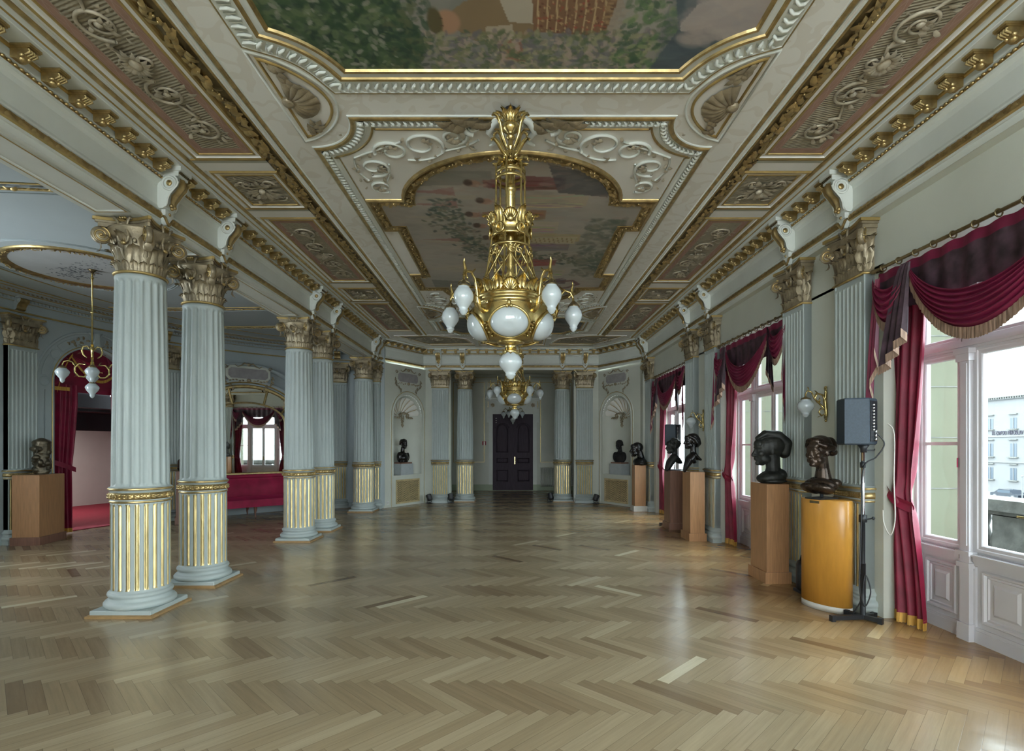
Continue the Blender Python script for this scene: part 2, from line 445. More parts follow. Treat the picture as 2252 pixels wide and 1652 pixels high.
def parquet():
    m = bpy.data.materials.new('oak_parquet'); m.use_nodes = True
    N = m.node_tree.nodes; L = m.node_tree.links
    p = N['Principled BSDF']
    at = N.new('ShaderNodeAttribute'); at.attribute_name = 'plank'
    sp = N.new('ShaderNodeSeparateColor'); L.new(at.outputs['Color'], sp.inputs[0])
    uv = N.new('ShaderNodeUVMap'); uv.uv_map = 'grain'
    ramp = N.new('ShaderNodeValToRGB'); e = ramp.color_ramp.elements
    e[0].position = 0.0; e[0].color = (*lin(112, 92, 70), 1)
    e[1].position = 1.0; e[1].color = (*lin(204, 192, 164), 1)
    for pos, c in ((0.12, lin(140, 120, 94)), (0.45, lin(157, 139, 111)), (0.8, lin(171, 154, 126)), (0.93, lin(180, 164, 136))):
        q = e.new(pos); q.color = (*c, 1)
    L.new(sp.outputs[0], ramp.inputs[0])
    mp = N.new('ShaderNodeMapping'); mp.inputs['Scale'].default_value = (2.2, 42, 1)
    L.new(uv.outputs[0], mp.inputs['Vector'])
    nz = N.new('ShaderNodeTexNoise'); nz.inputs['Scale'].default_value = 1.0; nz.inputs['Detail'].default_value = 6; nz.inputs['Roughness'].default_value = 0.65
    nz.noise_dimensions = '4D'
    w4 = N.new('ShaderNodeMath'); w4.operation = 'MULTIPLY'; w4.inputs[1].default_value = 40
    L.new(sp.outputs[2], w4.inputs[0]); L.new(w4.outputs[0], nz.inputs['W']); L.new(mp.outputs[0], nz.inputs['Vector'])
    gr = N.new('ShaderNodeMapRange'); gr.inputs['From Min'].default_value = 0.3; gr.inputs['From Max'].default_value = 0.7
    gr.inputs['To Min'].default_value = 0.86; gr.inputs['To Max'].default_value = 1.10
    L.new(nz.outputs['Fac'], gr.inputs['Value'])
    mul = N.new('ShaderNodeMixRGB'); mul.blend_type = 'MULTIPLY'; mul.inputs[0].default_value = 1.0
    L.new(ramp.outputs[0], mul.inputs[1]); L.new(gr.outputs[0], mul.inputs[2])
    # joints: distance to the edge of the block
    su = N.new('ShaderNodeSeparateXYZ'); L.new(uv.outputs[0], su.inputs[0])
    def edge(sock, half):
        a = N.new('ShaderNodeMath'); a.operation = 'ABSOLUTE'; L.new(sock, a.inputs[0])
        b = N.new('ShaderNodeMath'); b.operation = 'SUBTRACT'; b.inputs[0].default_value = half; L.new(a.outputs[0], b.inputs[1])
        return b
    mn = N.new('ShaderNodeMath'); mn.operation = 'MINIMUM'
    L.new(edge(su.outputs[0], 0.583/2).outputs[0], mn.inputs[0]); L.new(edge(su.outputs[1], 0.0877/2).outputs[0], mn.inputs[1])
    jr = N.new('ShaderNodeMapRange'); jr.inputs['From Min'].default_value = 0.0004; jr.inputs['From Max'].default_value = 0.0016
    jr.inputs['To Min'].default_value = 0.55; jr.inputs['To Max'].default_value = 1.0
    L.new(mn.outputs[0], jr.inputs['Value'])
    mj = N.new('ShaderNodeMixRGB'); mj.blend_type = 'MULTIPLY'; mj.inputs[0].default_value = 1.0
    L.new(mul.outputs[0], mj.inputs[1]); L.new(jr.outputs[0], mj.inputs[2])
    # warmer tint towards the window wall, its edge broken by noise
    tc = N.new('ShaderNodeTexCoord'); sx = N.new('ShaderNodeSeparateXYZ'); L.new(tc.outputs['Object'], sx.inputs[0])
    wn = N.new('ShaderNodeTexNoise'); wn.inputs['Scale'].default_value = 0.9; wn.inputs['Detail'].default_value = 3
    L.new(tc.outputs['Object'], wn.inputs['Vector'])
    ad = N.new('ShaderNodeMath'); ad.operation = 'MULTIPLY_ADD'; ad.inputs[1].default_value = 1.6; L.new(wn.outputs['Fac'], ad.inputs[0]); L.new(sx.outputs[0], ad.inputs[2])
    wr = N.new('ShaderNodeMapRange'); wr.inputs['From Min'].default_value = 2.6; wr.inputs['From Max'].default_value = 4.0
    L.new(ad.outputs[0], wr.inputs['Value'])
    tint = N.new('ShaderNodeMixRGB'); tint.blend_type = 'MULTIPLY'; tint.inputs[2].default_value = (1.0, 0.76, 0.50, 1)
    L.new(wr.outputs[0], tint.inputs[0]); L.new(mj.outputs[0], tint.inputs[1])
    L.new(tint.outputs[0], p.inputs['Base Color'])
    rn = N.new('ShaderNodeTexNoise'); rn.inputs['Scale'].default_value = 3.0; rn.inputs['Detail'].default_value = 4
    L.new(tc.outputs['Object'], rn.inputs['Vector'])
    rr = N.new('ShaderNodeMapRange'); rr.inputs['To Min'].default_value = 0.16; rr.inputs['To Max'].default_value = 0.30
    L.new(rn.outputs['Fac'], rr.inputs['Value']); L.new(rr.outputs[0], p.inputs['Roughness'])
    b1 = N.new('ShaderNodeTexNoise'); b1.inputs['Scale'].default_value = 7.0; b1.inputs['Detail'].default_value = 2
    L.new(tc.outputs['Object'], b1.inputs['Vector'])
    bb = N.new('ShaderNodeBump'); bb.inputs['Strength'].default_value = 0.10; bb.inputs['Distance'].default_value = 0.02
    L.new(b1.outputs['Fac'], bb.inputs['Height'])
    b2 = N.new('ShaderNodeBump'); b2.inputs['Strength'].default_value = 0.25; b2.inputs['Distance'].default_value = 0.001
    L.new(jr.outputs[0], b2.inputs['Height']); L.new(bb.outputs[0], b2.inputs['Normal'])
    L.new(b2.outputs[0], p.inputs['Normal'])
    p.inputs['Specular IOR Level'].default_value = 0.6
    return m
M_floor = parquet()
# ------------------------------------------------------------------ plan of the hall
XL, XR = -3.44, 3.35            # frieze planes of the colonnade side and the window side
YB, YF = -6.0, 14.98
CX0, CY0, CA, CB = -3.64, 7.66, 4.65, 6.2      # oval apse behind the colonnade
ZC, ZA = 4.36, 4.15             # ceilings of hall and apse
def AP(deg, u=0.0):
    t = math.radians(deg)
    nx, ny = math.cos(t)/CA, -math.sin(t)/CB
    L = math.hypot(nx, ny)
    return (CX0-CA*math.cos(t)+u*nx/L, CY0+CB*math.sin(t)+u*ny/L)
def APM(deg, u=0.0):
    """local frame on the apse wall: x along, -y into the room"""
    t = math.radians(deg)
    x, y = AP(deg, u)
    return T(x, y, 0) @ RZ(math.atan2(CB*math.cos(t), CA*math.sin(t)))
def struct(mb, name, mats, label=None, cat=None, parent=None):
    o = mb.build(name, mats, parent)
    if parent is None: tag(o, label, cat, kind='structure')
    return o

# ---- herringbone floor, one block per face
def floor():
    L, W = 0.583, 0.0877
    q = 1/math.sqrt(2)
    a, b = np.array([q, q]), np.array([q, -q])
    o0 = np.array([1.736, 3.624])
    V = []; F = []; col = []; uv = []
    x0, x1, y0, y1 = -8.6, 3.95, -6.0, 19.2
    r = np.random.default_rng(5)
    for k in range(-13, 21):
        for i in range(-110, 60):
            for kind in (0, 1):
                c0 = o0+(W*i)*(a+b)+L*k*(a-b)
                if kind == 0: pts = [(0, 0), (L, 0), (L, W), (0, W)]
                else: pts = [(L, W), (L, W-L), (L+W, W-L), (L+W, W)]
                P = [c0+p[0]*a+p[1]*b for p in pts]
                ctr = sum(P)/4
                if not (x0-.4 < ctr[0] < x1+.3 and y0-.3 < ctr[1] < y1+.3): continue
                if ctr[1] > 15.3 and abs(ctr[0]) > 3: continue
                n = len(V)
                V += [(p[0], p[1], 0.0) for p in P]
                F.append((n, n+3, n+2, n+1) if kind == 0 else (n, n+1, n+2, n+3))
                t = min(1, max(0, r.normal(0.68 if kind == 0 else 0.34, 0.13)))  # one lean toned lighter: the sheen of the grain put into the colour
                if r.random() < 0.010: t = r.choice([0.02, 1.0, 0.98])
                g = r.random()
                h = L/2; w = W/2
                if kind == 0: u4 = [(-h, -w), (h, -w), (h, w), (-h, w)]
                else: u4 = [(-h, -w), (h, -w), (h, w), (-h, w)]
                order = (0, 3, 2, 1) if kind == 0 else (0, 1, 2, 3)
                for j in order:
                    uv.append(u4[j]); col.append((t, float(kind), g, 1.0))
    me = bpy.data.meshes.new('floor')
    me.from_pydata(V, [], F)
    ul = me.uv_layers.new(name='grain')
    ul.data.foreach_set('uv', np.array(uv, dtype=np.float32).ravel())
    ca = me.color_attributes.new('plank', 'FLOAT_COLOR', 'CORNER')
    ca.data.foreach_set('color', np.array(col, dtype=np.float32).ravel())
    me.materials.append(M_floor)
    o = bpy.data.objects.new('floor', me); COL.objects.link(o)
    tag(o, 'polished oak herringbone parquet floor of the hall', 'floor', kind='structure')
    mb = MB()
    mb.add(P_box(-9.0, 3.9, -6.2, 19.4, -0.12, -0.006))
    o = mb.build('subfloor', M_dark, o)
floor()

# ---- window side wall with openings
def wall_right():
    mb = MB()
    X0, X1 = 3.45, 3.86
    ys = [YB] + [y for w in sorted(WIN_Y) for y in w] + [YF]
    for i in range(0, len(ys), 2): mb.add(P_box(X0, X1, ys[i], ys[i+1], 0, 3.30))
    mb.add(P_box(X0, X1, YB, YF, 3.27, 4.5))
    # frieze bed behind the entablature and plain panels between paired pilasters
    mb.add(P_box(XR+.006, X0+.01, YB, 13.55, 3.749, 4.45))
    mb.add(P_box(3.30, 3.6, 13.36, 13.75, 0, 4.4))
    struct(mb, 'wall_right', M_wall, 'pale sage painted wall with tall windows', 'wall')
wall_right()
def wall_back():
    mb = MB()
    xs = [-3.9, -2.9, -1.15, -0.85, 0.85, 1.15, 2.9, 3.9]       # unseen window openings, added to brighten the hall from behind
    for i in range(0, 8, 2): mb.add(P_box(xs[i], xs[i+1], YB-.3, YB, 0, 4.5))
    mb.add(P_box(-3.9, 3.9, YB-.3, YB, 0, .5)); mb.add(P_box(-3.9, 3.9, YB-.3, YB, 3.7, 4.5))
    mb.add(P_box(-3.86, XL, YB, 1.9, 0, 4.5))
    struct(mb, 'wall_back', M_wall, 'sage wall behind the viewer with window openings added to light the hall', 'wall')
wall_back()

# ---- door end: canted niche walls, wide opening, recess with the dark door
LA, LB = (-3.30, 13.62), (-2.45, 15.03)
CL = math.hypot(LB[0]-LA[0], LB[1]-LA[1])
CANT = math.atan2(LB[1]-LA[1], LB[0]-LA[0])
M_cl = T(LA[0], LA[1], 0) @ RZ(CANT)
M_cr = T(-LB[0], LB[1], 0) @ RZ(-CANT)
NW, NS, NF = 0.55, 2.42, 0.82           # niche half width, spring, floor
NC = CL*0.55
def niche_wall(mb, M, c):
    n = 24
    arch = [(c-NW*math.cos(PI*i/n), NS+NW*math.sin(PI*i/n)) for i in range(n+1)]
    top = 3.76
    # flat wall round the niche
    cols = [(0, 0), (c-NW, 0)]
    def quad(x0, z0a, z0b, x1, z1a, z1b, m=0):
        mb.add(([(x0, 0, z0a), (x1, 0, z1a), (x1, 0, z1b), (x0, 0, z0b)], [(0, 1, 2, 3)]), m, False, M)
    quad(0, 0, top, c-NW, 0, top)
    quad(c+NW, 0, top, CL, 0, top)
    quad(c-NW, 0, NF, c+NW, 0, NF)
    for (xa, za), (xb, zb) in zip(arch[:-1], arch[1:]): quad(xa, za, top, xb, zb, top)
    # half round recess with a half dome
    D = 0.34
    m = 20
    V = []; 
    hs = [NF]+[NF+(NS-NF)*k/4 for k in range(1, 5)]
    for z in hs:
        for i in range(m+1):
            a = PI*i/m; V.append((c-NW*math.cos(a), D*math.sin(a), z))
    mb.add((V, grid_faces(len(hs), m+1)), 0, True, M)
    V = []
    for k in range(11):
        e = PI/2*k/10
        for i in range(m+1):
            a = PI*i/m
            V.append((c-NW*math.cos(a)*math.cos(e), D*math.sin(a)*math.cos(e), NS+NW*math.sin(e)))
    mb.add((V, grid_faces(11, m+1)), 0, True, M)
    V = [(c-NW*math.cos(PI*i/m), D*math.sin(PI*i/m), NF) for i in range(m+1)]
    mb.add((V+[(c, 0, NF)], [tuple(range(m+1))]), 0, False, M)
    # gold-lined arch moulding and a plain outer band
    outer = [(c+NW+.10, 0.0), (c+NW+.10, NS)]+[(c+(NW+.10)*math.cos(PI*i/n), NS+(NW+.10)*math.sin(PI*i/n)) for i in range(1, n)]+[(c-NW-.10, NS), (c-NW-.10, 0.0)]
    Mv = M @ RX(PI/2)
    mb.add(P_sweep(outer, [(-.02, 0.0), (-.02, .02), (-.008, .03), (.008, .03), (.02, .02), (.02, 0)]), [0, 0, 1, 0, 0]*(len(outer)-1), True, Mv)
    inner = [(c+NW+.015, NF), (c+NW+.015, NS)]+[(c+(NW+.015)*math.cos(PI*i/n), NS+(NW+.015)*math.sin(PI*i/n)) for i in range(1, n)]+[(c-NW-.015, NS), (c-NW-.015, NF)]
    mb.add(P_sweep(inner, [(-.015, 0), (-.012, .012), (.012, .012), (.015, 0)]), 0, True, Mv)
    # sill shelf under the niche
    mb.add(P_box(c-NW-.05, c+NW+.05, -.025, .0, NF-.09, NF), 0, False, M)
    mb.add(P_box(0.0, CL, -.02, 0.0, 0, 0.06), 0, False, M)
mb = MB(); niche_wall(mb, M_cl, NC)
struct(mb, 'wall_cant_colonnade', [M_wall, M_goldl], 'canted corner wall with arched niche on the colonnade side of the dark door', 'wall')
mb = MB(); niche_wall(mb, M_cr, CL-NC)
struct(mb, 'wall_cant_window', [M_wall, M_goldl], 'canted corner wall with arched niche beside the last window', 'wall')

RX0, RX1, RYB, RZT = -2.25, 2.30, 19.0, 4.16     # recess behind the columns
def wall_far():
    mb = MB()
    for x0, x1 in ((-2.47, -1.74), (1.76, 2.47)):
        mb.add(P_box(x0, x1, 15.03, 15.30, 0, 3.76))
    mb.add(P_box(-2.47, 2.47, 15.0, 15.62, 3.75, 4.5))                       # beam over the columns
    mb.add(P_box(RX0-.2, RX0, 15.3, RYB, 0, 4.3)); mb.add(P_box(RX1, RX1+.2, 15.3, RYB, 0, 4.3))
    mb.add(P_box(RX0-.2, RX1+.2, RYB, RYB+.2, 0, 4.3))
    mb.add(P_box(RX0-.2, RX1+.2, 15.3, RYB+.2, RZT, RZT+.1))
    # crown moulding of the recess
    mb.add(P_sweep([(RX0, 15.6), (RX0, RYB), (RX1, RYB), (RX1, 15.6)], [(0, 3.98), (.02, 3.98), (.03, 4.02), (.03, 4.04), (.05, 4.05), (.10, 4.12), (.10, 4.16)]), [0, 0, 0, 1, 0, 0]*3)
    # rectangular wall mouldings either side of the door, with dado line
    Mv = T(0, RYB, 0) @ RX(PI/2)
    P = [(-.008, 0), (-.008, .012), (.008, .012), (.008, 0)]
    for x0, x1 in ((-2.1, -1.0), (1.02, 2.15)):
        mb.add(P_sweep([(x0, 1.02), (x1, 1.02), (x1, 3.88), (x0, 3.88)], P, True), 1, False, Mv)
    mb.add(P_sweep([(-.86, 3.0), (.92, 3.0), (.92, 3.88), (-.86, 3.88)], P, True), 1, False, Mv)
    mb.add(P_box(RX0, RX1, RYB-.02, RYB, 0, .22), 2); mb.add(P_box(RX0, RX0+.02, 15.3, RYB, 0, .22), 2); mb.add(P_box(RX1-.02, RX1, 15.3, RYB, 0, .22), 2)
    struct(mb, 'wall_front', [M_wall, M_goldl, M_dado], 'sage end wall and recess around the dark double door', 'wall')
wall_far()

# ---- apse wall (oval), door arch cut out
DOOR_T = (16.0, 29.0); DSP, DRI = 2.75, 0.68
def wall_left():
    mb = MB()
    cols = []
    ts = list(np.arange(-88, -38, 4))
    for t in ts: cols.append((t, 0, 4.3))
    cols += [(-38, 0, 4.3)]
    pr = []
    def seg(a, b, za, zb, top=4.3):
        (xa, ya), (xb, yb) = AP(a), AP(b)
        mb.add(([(xa, ya, za), (xb, yb, zb), (xb, yb, top), (xa, ya, top)], [(0, 1, 2, 3)]), 0, True)
    seq = list(np.linspace(-89, -38, 14))
    for a, b in zip(seq[:-1], seq[1:]): seg(a, b, 0, 0)
    for a, b in zip(np.linspace(-38, -10, 9)[:-1], np.linspace(-38, -10, 9)[1:]): seg(a, b, 3.2, 3.2); seg(a, b, 0, 0, 1.3 if -28 < a < -17 else 4.3)  # unseen opening left in the wall, added to let daylight into the apse
    seq = list(np.linspace(-10, DOOR_T[0], 10))
    for a, b in zip(seq[:-1], seq[1:]): seg(a, b, 0, 0)
    n = 24
    seq = [DOOR_T[0]+(DOOR_T[1]-DOOR_T[0])*(1-math.cos(PI*i/n))/2 for i in range(n+1)]
    zz = [DSP+DRI*math.sin(PI*i/n) for i in range(n+1)]
    for i in range(n): seg(seq[i], seq[i+1], zz[i], zz[i+1])
    seq2 = list(np.linspace(DOOR_T[1], 90, 30))
    for a, b in zip(seq2[:-1], seq2[1:]): seg(a, b, 0, 0)
    # reveal of the arch
    ring = [(*AP(DOOR_T[0]), 0.0)]+[(*AP(s), z) for s, z in zip(seq, zz)]+[(*AP(DOOR_T[1]), 0.0)]
    ring2 = [(*AP(DOOR_T[0], -.32), 0.0)]+[(*AP(s, -.32), z) for s, z in zip(seq, zz)]+[(*AP(DOOR_T[1], -.32), 0.0)]
    k = len(ring)
    mb.add((ring+ring2, [(i, i+1, k+i+1, k+i) for i in range(k-1)]), 0, True)
    # low skirting
    path = [AP(t) for t in np.linspace(-38, DOOR_T[0]-1.2, 12)]
    sk = [(0, 0), (.03, 0), (.03, .10), (.018, .13), (0, .135)]
    mb.add(P_sweep(path, sk), 0, False)
    mb.add(P_sweep([AP(t) for t in np.linspace(DOOR_T[1]+1.2, 89, 30)], sk), 0, False)
    # short return wall from the end of the oval to the canted corner
    mb.add(P_box(-3.86, -3.28, 13.62, 13.95, 0, 4.3))
    struct(mb, 'wall_left', [M_apse], 'curved pale wall of the oval apse behind the columns', 'wall')
wall_left()

# ---- door arch surround on the apse wall
M_dr = APM(22.5, 0.03)
def arch_surround():
    mb = MB()
    n = 28; R = 0.69
    def arch(r, k=n): return [(r, 0.0), (r, DSP)]+[(r*math.cos(PI*i/k), DSP+r*math.sin(PI*i/k)) for i in range(1, k)]+[(-r, DSP), (-r, 0.0)]
    Mv = M_dr @ RX(PI/2)
    mb.add(P_sweep(arch(R), [(-.01, -.05), (-.01, .02), (.02, .03), (.035, .02), (.035, -.02)]), [0, 0, 1, 0]*(n+2), True, Mv)
    mb.add(P_sweep(arch(R+.035), [(0, -.05), (0, .004), (.22, .004), (.22, -.05)]), 0, False, Mv)
    mb.add(P_sweep(arch(R+.255), [(0, -.05), (0, .03), (.02, .036), (.04, .03), (.045, -.05)]), [0, 0, 0, 0]*(n+2), True, Mv)
    # sunk field lines and roundels on the archivolt
    for s in (-1, 1):
        for a0, a1 in ((6, 30), (44, 78)):
            pts_o = [((R+.21)*math.cos(math.radians(a)), DSP+(R+.21)*math.sin(math.radians(a))) for a in np.linspace(a0, a1, 8)]
            pts_i = [((R+.08)*math.cos(math.radians(a)), DSP+(R+.08)*math.sin(math.radians(a))) for a in np.linspace(a1, a0, 8)]
            q = [(s*x, z) for x, z in pts_o+pts_i]
            if s < 0: q = q[::-1]
            mb.add(P_tube([(x, -.036, z) for x, z in q], .005, 5, True), 0, True, M_dr)
        for a in (37, 0):
            cx, cz = s*(R+.145)*math.cos(math.radians(a)), DSP-.02+(R+.145)*math.sin(math.radians(a))
            mb.add(P_tube([(cx+.075*math.cos(t), -.03, cz+.075*math.sin(t)) for t in np.linspace(0, 2*PI, 24, endpoint=False)], .010, 6, True), 0, True, M_dr)
        mb.add(P_tube([(s*(R+.145), -.036, z) for z in (DSP-.16, .15)], .006, 5), 0, True, M_dr)
    # keystone scroll with sprigs of leaves
    mb.add(P_box(-.05, .05, -.09, 0, DSP+R-.02, DSP+R+.28), 0, False, M_dr)
    for s in (-1, 1):
        mb.add(P_tube([(s*x, -.06, DSP+R+z) for x, z in ((.05, 0), (.05, .12), (.07, .22), (.12, .28), (.16, .27))], [.012, .018, .02, .018, .01], 6), 0, True, M_dr)
        for k in range(9):
            a = math.radians(90-s*(12+k*2.6)); rr = R+.13+.02*math.sin(k*2)
            mb.add(P_blade(.07, .045, .03), 2, True, M_dr @ T(rr*math.cos(a), -.04, DSP+rr*math.sin(a)) @ RX(PI/2) @ RZ(k*1.9))
    return struct(mb, 'trim_1', [M_apse, M_goldl, M_capg], 'moulded archivolt with roundels around the curtained doorway', 'archway')
arch_surround()

# ------------------------------------------------------------------ entablature of the hall
def console_mb(mb, M):
    """scroll bracket in local wall frame; z absolute"""
    w = .075
    # dentilled cap block
    mb.add(P_box(-w-.012, w+.012, -.235, 0, 4.262, 4.305), 0, False, M)
    mb.add(P_box(-w, w, -.205, 0, 4.215, 4.262), 0, False, M)
    for k in range(6): mb.add(P_box(-w+.006+k*.0245, -w+.020+k*.0245, -.222, -.20, 4.238, 4.258), 2, False, M)
    # S body: profile (out, z)
    prof = [(0, 4.215), (.17, 4.215), (.195, 4.19), (.20, 4.16), (.185, 4.12), (.15, 4.08), (.115, 4.04), (.095, 3.99), (.09, 3.95), (.075, 3.92), (.05, 3.905), (0, 3.90)]
    n = len(prof)
    V = [(-w, -o, z) for o, z in prof]+[(w, -o, z) for o, z in prof]
    F = [tuple(range(n)), tuple(range(2*n-1, n-1, -1))]+[(i, n+i, n+(i+1) % n, (i+1) % n) for i in range(n)]
    mb.add((V, F), 0, False, M)
    for s in (-1, 1):                                                     # side volutes with eyes
        mb.add(P_tube([(s*(w+.004), -.115+.062*math.cos(a), 4.145+.062*math.sin(a)) for a in np.linspace(0, 2*PI, 18, endpoint=False)], .013, 5, True), 0, True, M)
        mb.add(P_ball((s*(w+.002), -.115, 4.145), (.012, .030, .030), 8, 5), 1, True, M)
        mb.add(P_tube([(s*w, -o-.004, z) for o, z in prof[3:10]], .010, 5), 0, True, M)
    # gilded leaf down the front
    pts = [(.195, 4.205), (.206, 4.16), (.192, 4.115), (.156, 4.07), (.122, 4.03), (.104, 3.99), (.10, 3.955), (.085, 3.93)]
    V = []
    for i, (o, z) in enumerate(pts):
        t = i/(len(pts)-1)
        ww = w*.92*(.75+.25*abs(math.sin(t*PI*2.6)))*(1-.55*max(0, t-.5)*1.6)
        for j in range(9):
            s = -1+j/4
            V.append((s*ww, -o-.016*(1-s*s)-.008*math.cos(s*PI*2), z))
    mb.add((V, grid_faces(len(pts), 9)), 1, True, M)
    mb.add(P_ball((-.024, -.105, 3.945), .020, 8, 5), 1, True, M); mb.add(P_ball((.024, -.105, 3.945), .020, 8, 5), 1, True, M)
    mb.add(P_ball((0, -.095, 3.925), .018, 8, 5), 1, True, M)
    # small cartouche laid over the gilded strip
    mb.add(P_box(-.06, .06, -.07, 0, 3.845, 3.90), 0, False, M)
    mb.add(P_prism([(-.055, 0), (0, -.075), (.055, 0)], 0, .06), 0, False, M @ T(0, 0, 3.845) @ RX(PI/2))
    mb.add(P_ball((0, -.072, 3.868), (.016, .012, .016), 8, 5), 1, True, M)
    mb.add(P_tube([(-.085, -.055, 3.828), (-.055, -.062, 3.822), (-.03, -.062, 3.79), (0, -.062, 3.765), (.03, -.062, 3.79), (.055, -.062, 3.822), (.085, -.055, 3.828)], [.010, .014, .012, .017, .012, .014, .010], 6), 1, True, M)
_m = MB(); console_mb(_m, np.eye(4))
CONSOLE = _m.build('console', [M_stucco, M_gold, M_brassd]); CONSOLE_ME = CONSOLE.data
bpy.data.objects.remove(CONSOLE)
def modillion_me():
    mb = MB()
    mb.add(P_box(-.060, .060, -.185, 0, -.018, 0)); mb.add(P_box(-.054, .054, -.175, 0, -.030, -.018))
    prof = [(0, -.03), (.150, -.03), (.158, -.05), (.140, -.066), (.105, -.072), (.085, -.095), (.05, -.108), (0, -.100)]
    n = len(prof); w = .045
    V = [(-w, -o, z) for o, z in prof]+[(w, -o, z) for o, z in prof]
    mb.add((V, [tuple(range(n)), tuple(range(2*n-1, n-1, -1))]+[(i, n+i, n+(i+1) % n, (i+1) % n) for i in range(n)]))
    for k in range(4): mb.add(P_tube([(-.036+.024*k, -.155, -.040), (-.036+.024*k, -.165, -.056), (-.036+.024*k, -.12, -.075)], [.012, .013, .008], 6), 0, True)
    mb.add(P_ball((0, -.068, -.092), (.036, .030, .028), 10, 6), 0, True)
    for s in (-1, 1): mb.add(P_ball((s*.034, -.085, -.075), (.018, .03, .02), 8, 5), 0, True)
    o = mb.build('modillion', [M_gold]); me = o.data; bpy.data.objects.remove(o); return me
MOD_ME = modillion_me()
def put(me, name, parent, M, mats=None):
    o = bpy.data.objects.new(name, me); COL.objects.link(o); o.parent = parent
    o.matrix_world = Matrix(M.tolist()); return o

EN = [(0, 3.7475, 0), (0, 3.80, 0), (.014, 3.80, 0), (.014, 3.818, 2), (.032, 3.826, 1), (.044, 3.845, 1), (.040, 3.868, 1), (.030, 3.876, 0), (.040, 3.880, 0),
      (.040, 3.895, 0), (.020, 3.905, 0), (.008, 3.935, 0), (.006, 4.11, 0), (.016, 4.145, 0), (.042, 4.165, 0), (.055, 4.168, 0), (.055, 4.180, 2), (.046, 4.186, 2),
      (.046, 4.210, 0), (.066, 4.216, 0), (.066, 4.228, 0), (.058, 4.232, 0), (.058, 4.276, 2), (.072, 4.284, 2), (.072, 4.300, 0), (.076, 4.305, 0), (.235, 4.305, 0),
      (.240, 4.310, 0), (.240, 4.338, 2), (.250, 4.346, 0), (.262, 4.352, 0), (.285, 4.366, 0)]
HP = [(XL, YB), (XL, 13.50), (-2.51, YF), (2.45, YF), (XR, 13.50), (XR, YB)]
def ent(name, i0, i1, label, consoles, frame):
    P, Nn = norms2(HP, False)
    V = []
    for p, m in list(zip(P, Nn))[i0:i1+1]:
        for u, z, _ in EN: V.append((p[0]+m[0]*u, p[1]+m[1]*u, z))
    mb = MB()
    k = i1-i0
    mb.add((V, grid_faces(k+1, len(EN))), [e[2] for e in EN[:-1]]*k)
    for s in range(i0, i1):
        a, b = np.array(HP[s]), np.array(HP[s+1])
        for p, ang in resample([a, b], .046):
            if p[1] < 1.5: continue
            d = np.array([math.cos(ang), math.sin(ang)]); r = np.array([d[1], -d[0]])
            q = p+r*.052
            mb.add(P_ball((q[0], q[1], 4.198), (.017, .017, .012), 7, 4), 1, True)
        for j, (p, ang) in enumerate(resample([a, b], .05)):
            if p[1] < 1.5: continue
            d = np.array([math.cos(ang), math.sin(ang)]); r = np.array([d[1], -d[0]])
            q = p+r*.040
            # raised leaf on the gilded strip
            Mx = T(q[0], q[1], 3.830 if j % 2 else 3.868) @ RZ(ang) @ RX(PI/2) @ RZ(.75 if j % 2 else -.75)
            mb.add(P_blade(.058, .026, .014, .2, 3), 1, True, Mx)
    root = struct(mb, name, [M_stucco, M_gold, M_goldl], label, 'cornice')
    return root
E1 = ent('trim_2', 0, 1, 'gilded entablature with brackets carried by the row of columns', None, None)
E2 = ent('trim_3', 1, 4, 'gilded entablature around the end wall above the dark door', None, None)
E3 = ent('trim_4', 4, 5, 'gilded entablature running above the windows', None, None)
COLY = [5.20, 6.25, 9.06, 10.10, 13.0]
PILY = [5.27, 6.33, 8.99, 10.02, 13.10]
def bracket_row(root, a, b, cons, y0=None, spacing=.236):
    a, b = np.array(a, float), np.array(b, float)
    L = np.linalg.norm(b-a); d = (b-a)/L; r = np.array([d[1], -d[0]])
    # local frame: x along travel reversed so that -y points to the right of travel
    ang = math.atan2(d[1], d[0])
    def frame(t, u):
        p = a+d*t+r*u
        return T(p[0], p[1], 0) @ RZ(ang+PI) @ RZ(PI) if False else T(p[0], p[1], 0) @ RZ(ang)
    for c in cons: put(CONSOLE_ME, 'console', root, frame(c, .008))
    edges = sorted(list(cons))
    pts = [-9]+edges+[L+.12]
    for s, e in zip(pts[:-1], pts[1:]):
        lo = max(s+(.19 if s > 0 else 0), 0.12); hi = min(e-.19, L-.12)
        if s < 0: lo = max(hi-spacing*round((hi-.1)/spacing), .1) if hi > .1 else 1e9
        if hi-lo < -0.05: continue
        n = max(1, int(round((hi-lo)/spacing))+1) if hi-lo > .05 else 1
        for k in range(n):
            t = lo+(hi-lo)*(k/(n-1) if n > 1 else .5)
            p = a+d*t
            if p[1] < 2.4: continue
            put(MOD_ME, 'modillion', root, frame(t, .065) @ T(0, 0, 4.303) @ S(.78, .80, .86))
bracket_row(E1, HP[0], HP[1], [y-YB for y in COLY+[13.34]])
bracket_row(E3, HP[4], HP[5], [13.5-y for y in [13.34]+PILY[::-1]])
bracket_row(E2, HP[1], HP[2], [])
bracket_row(E2, HP[2], HP[3], [-2.07+2.51, -1.39+2.51, 1.42+2.51, 2.06+2.51])
bracket_row(E2, HP[3], HP[4], [])

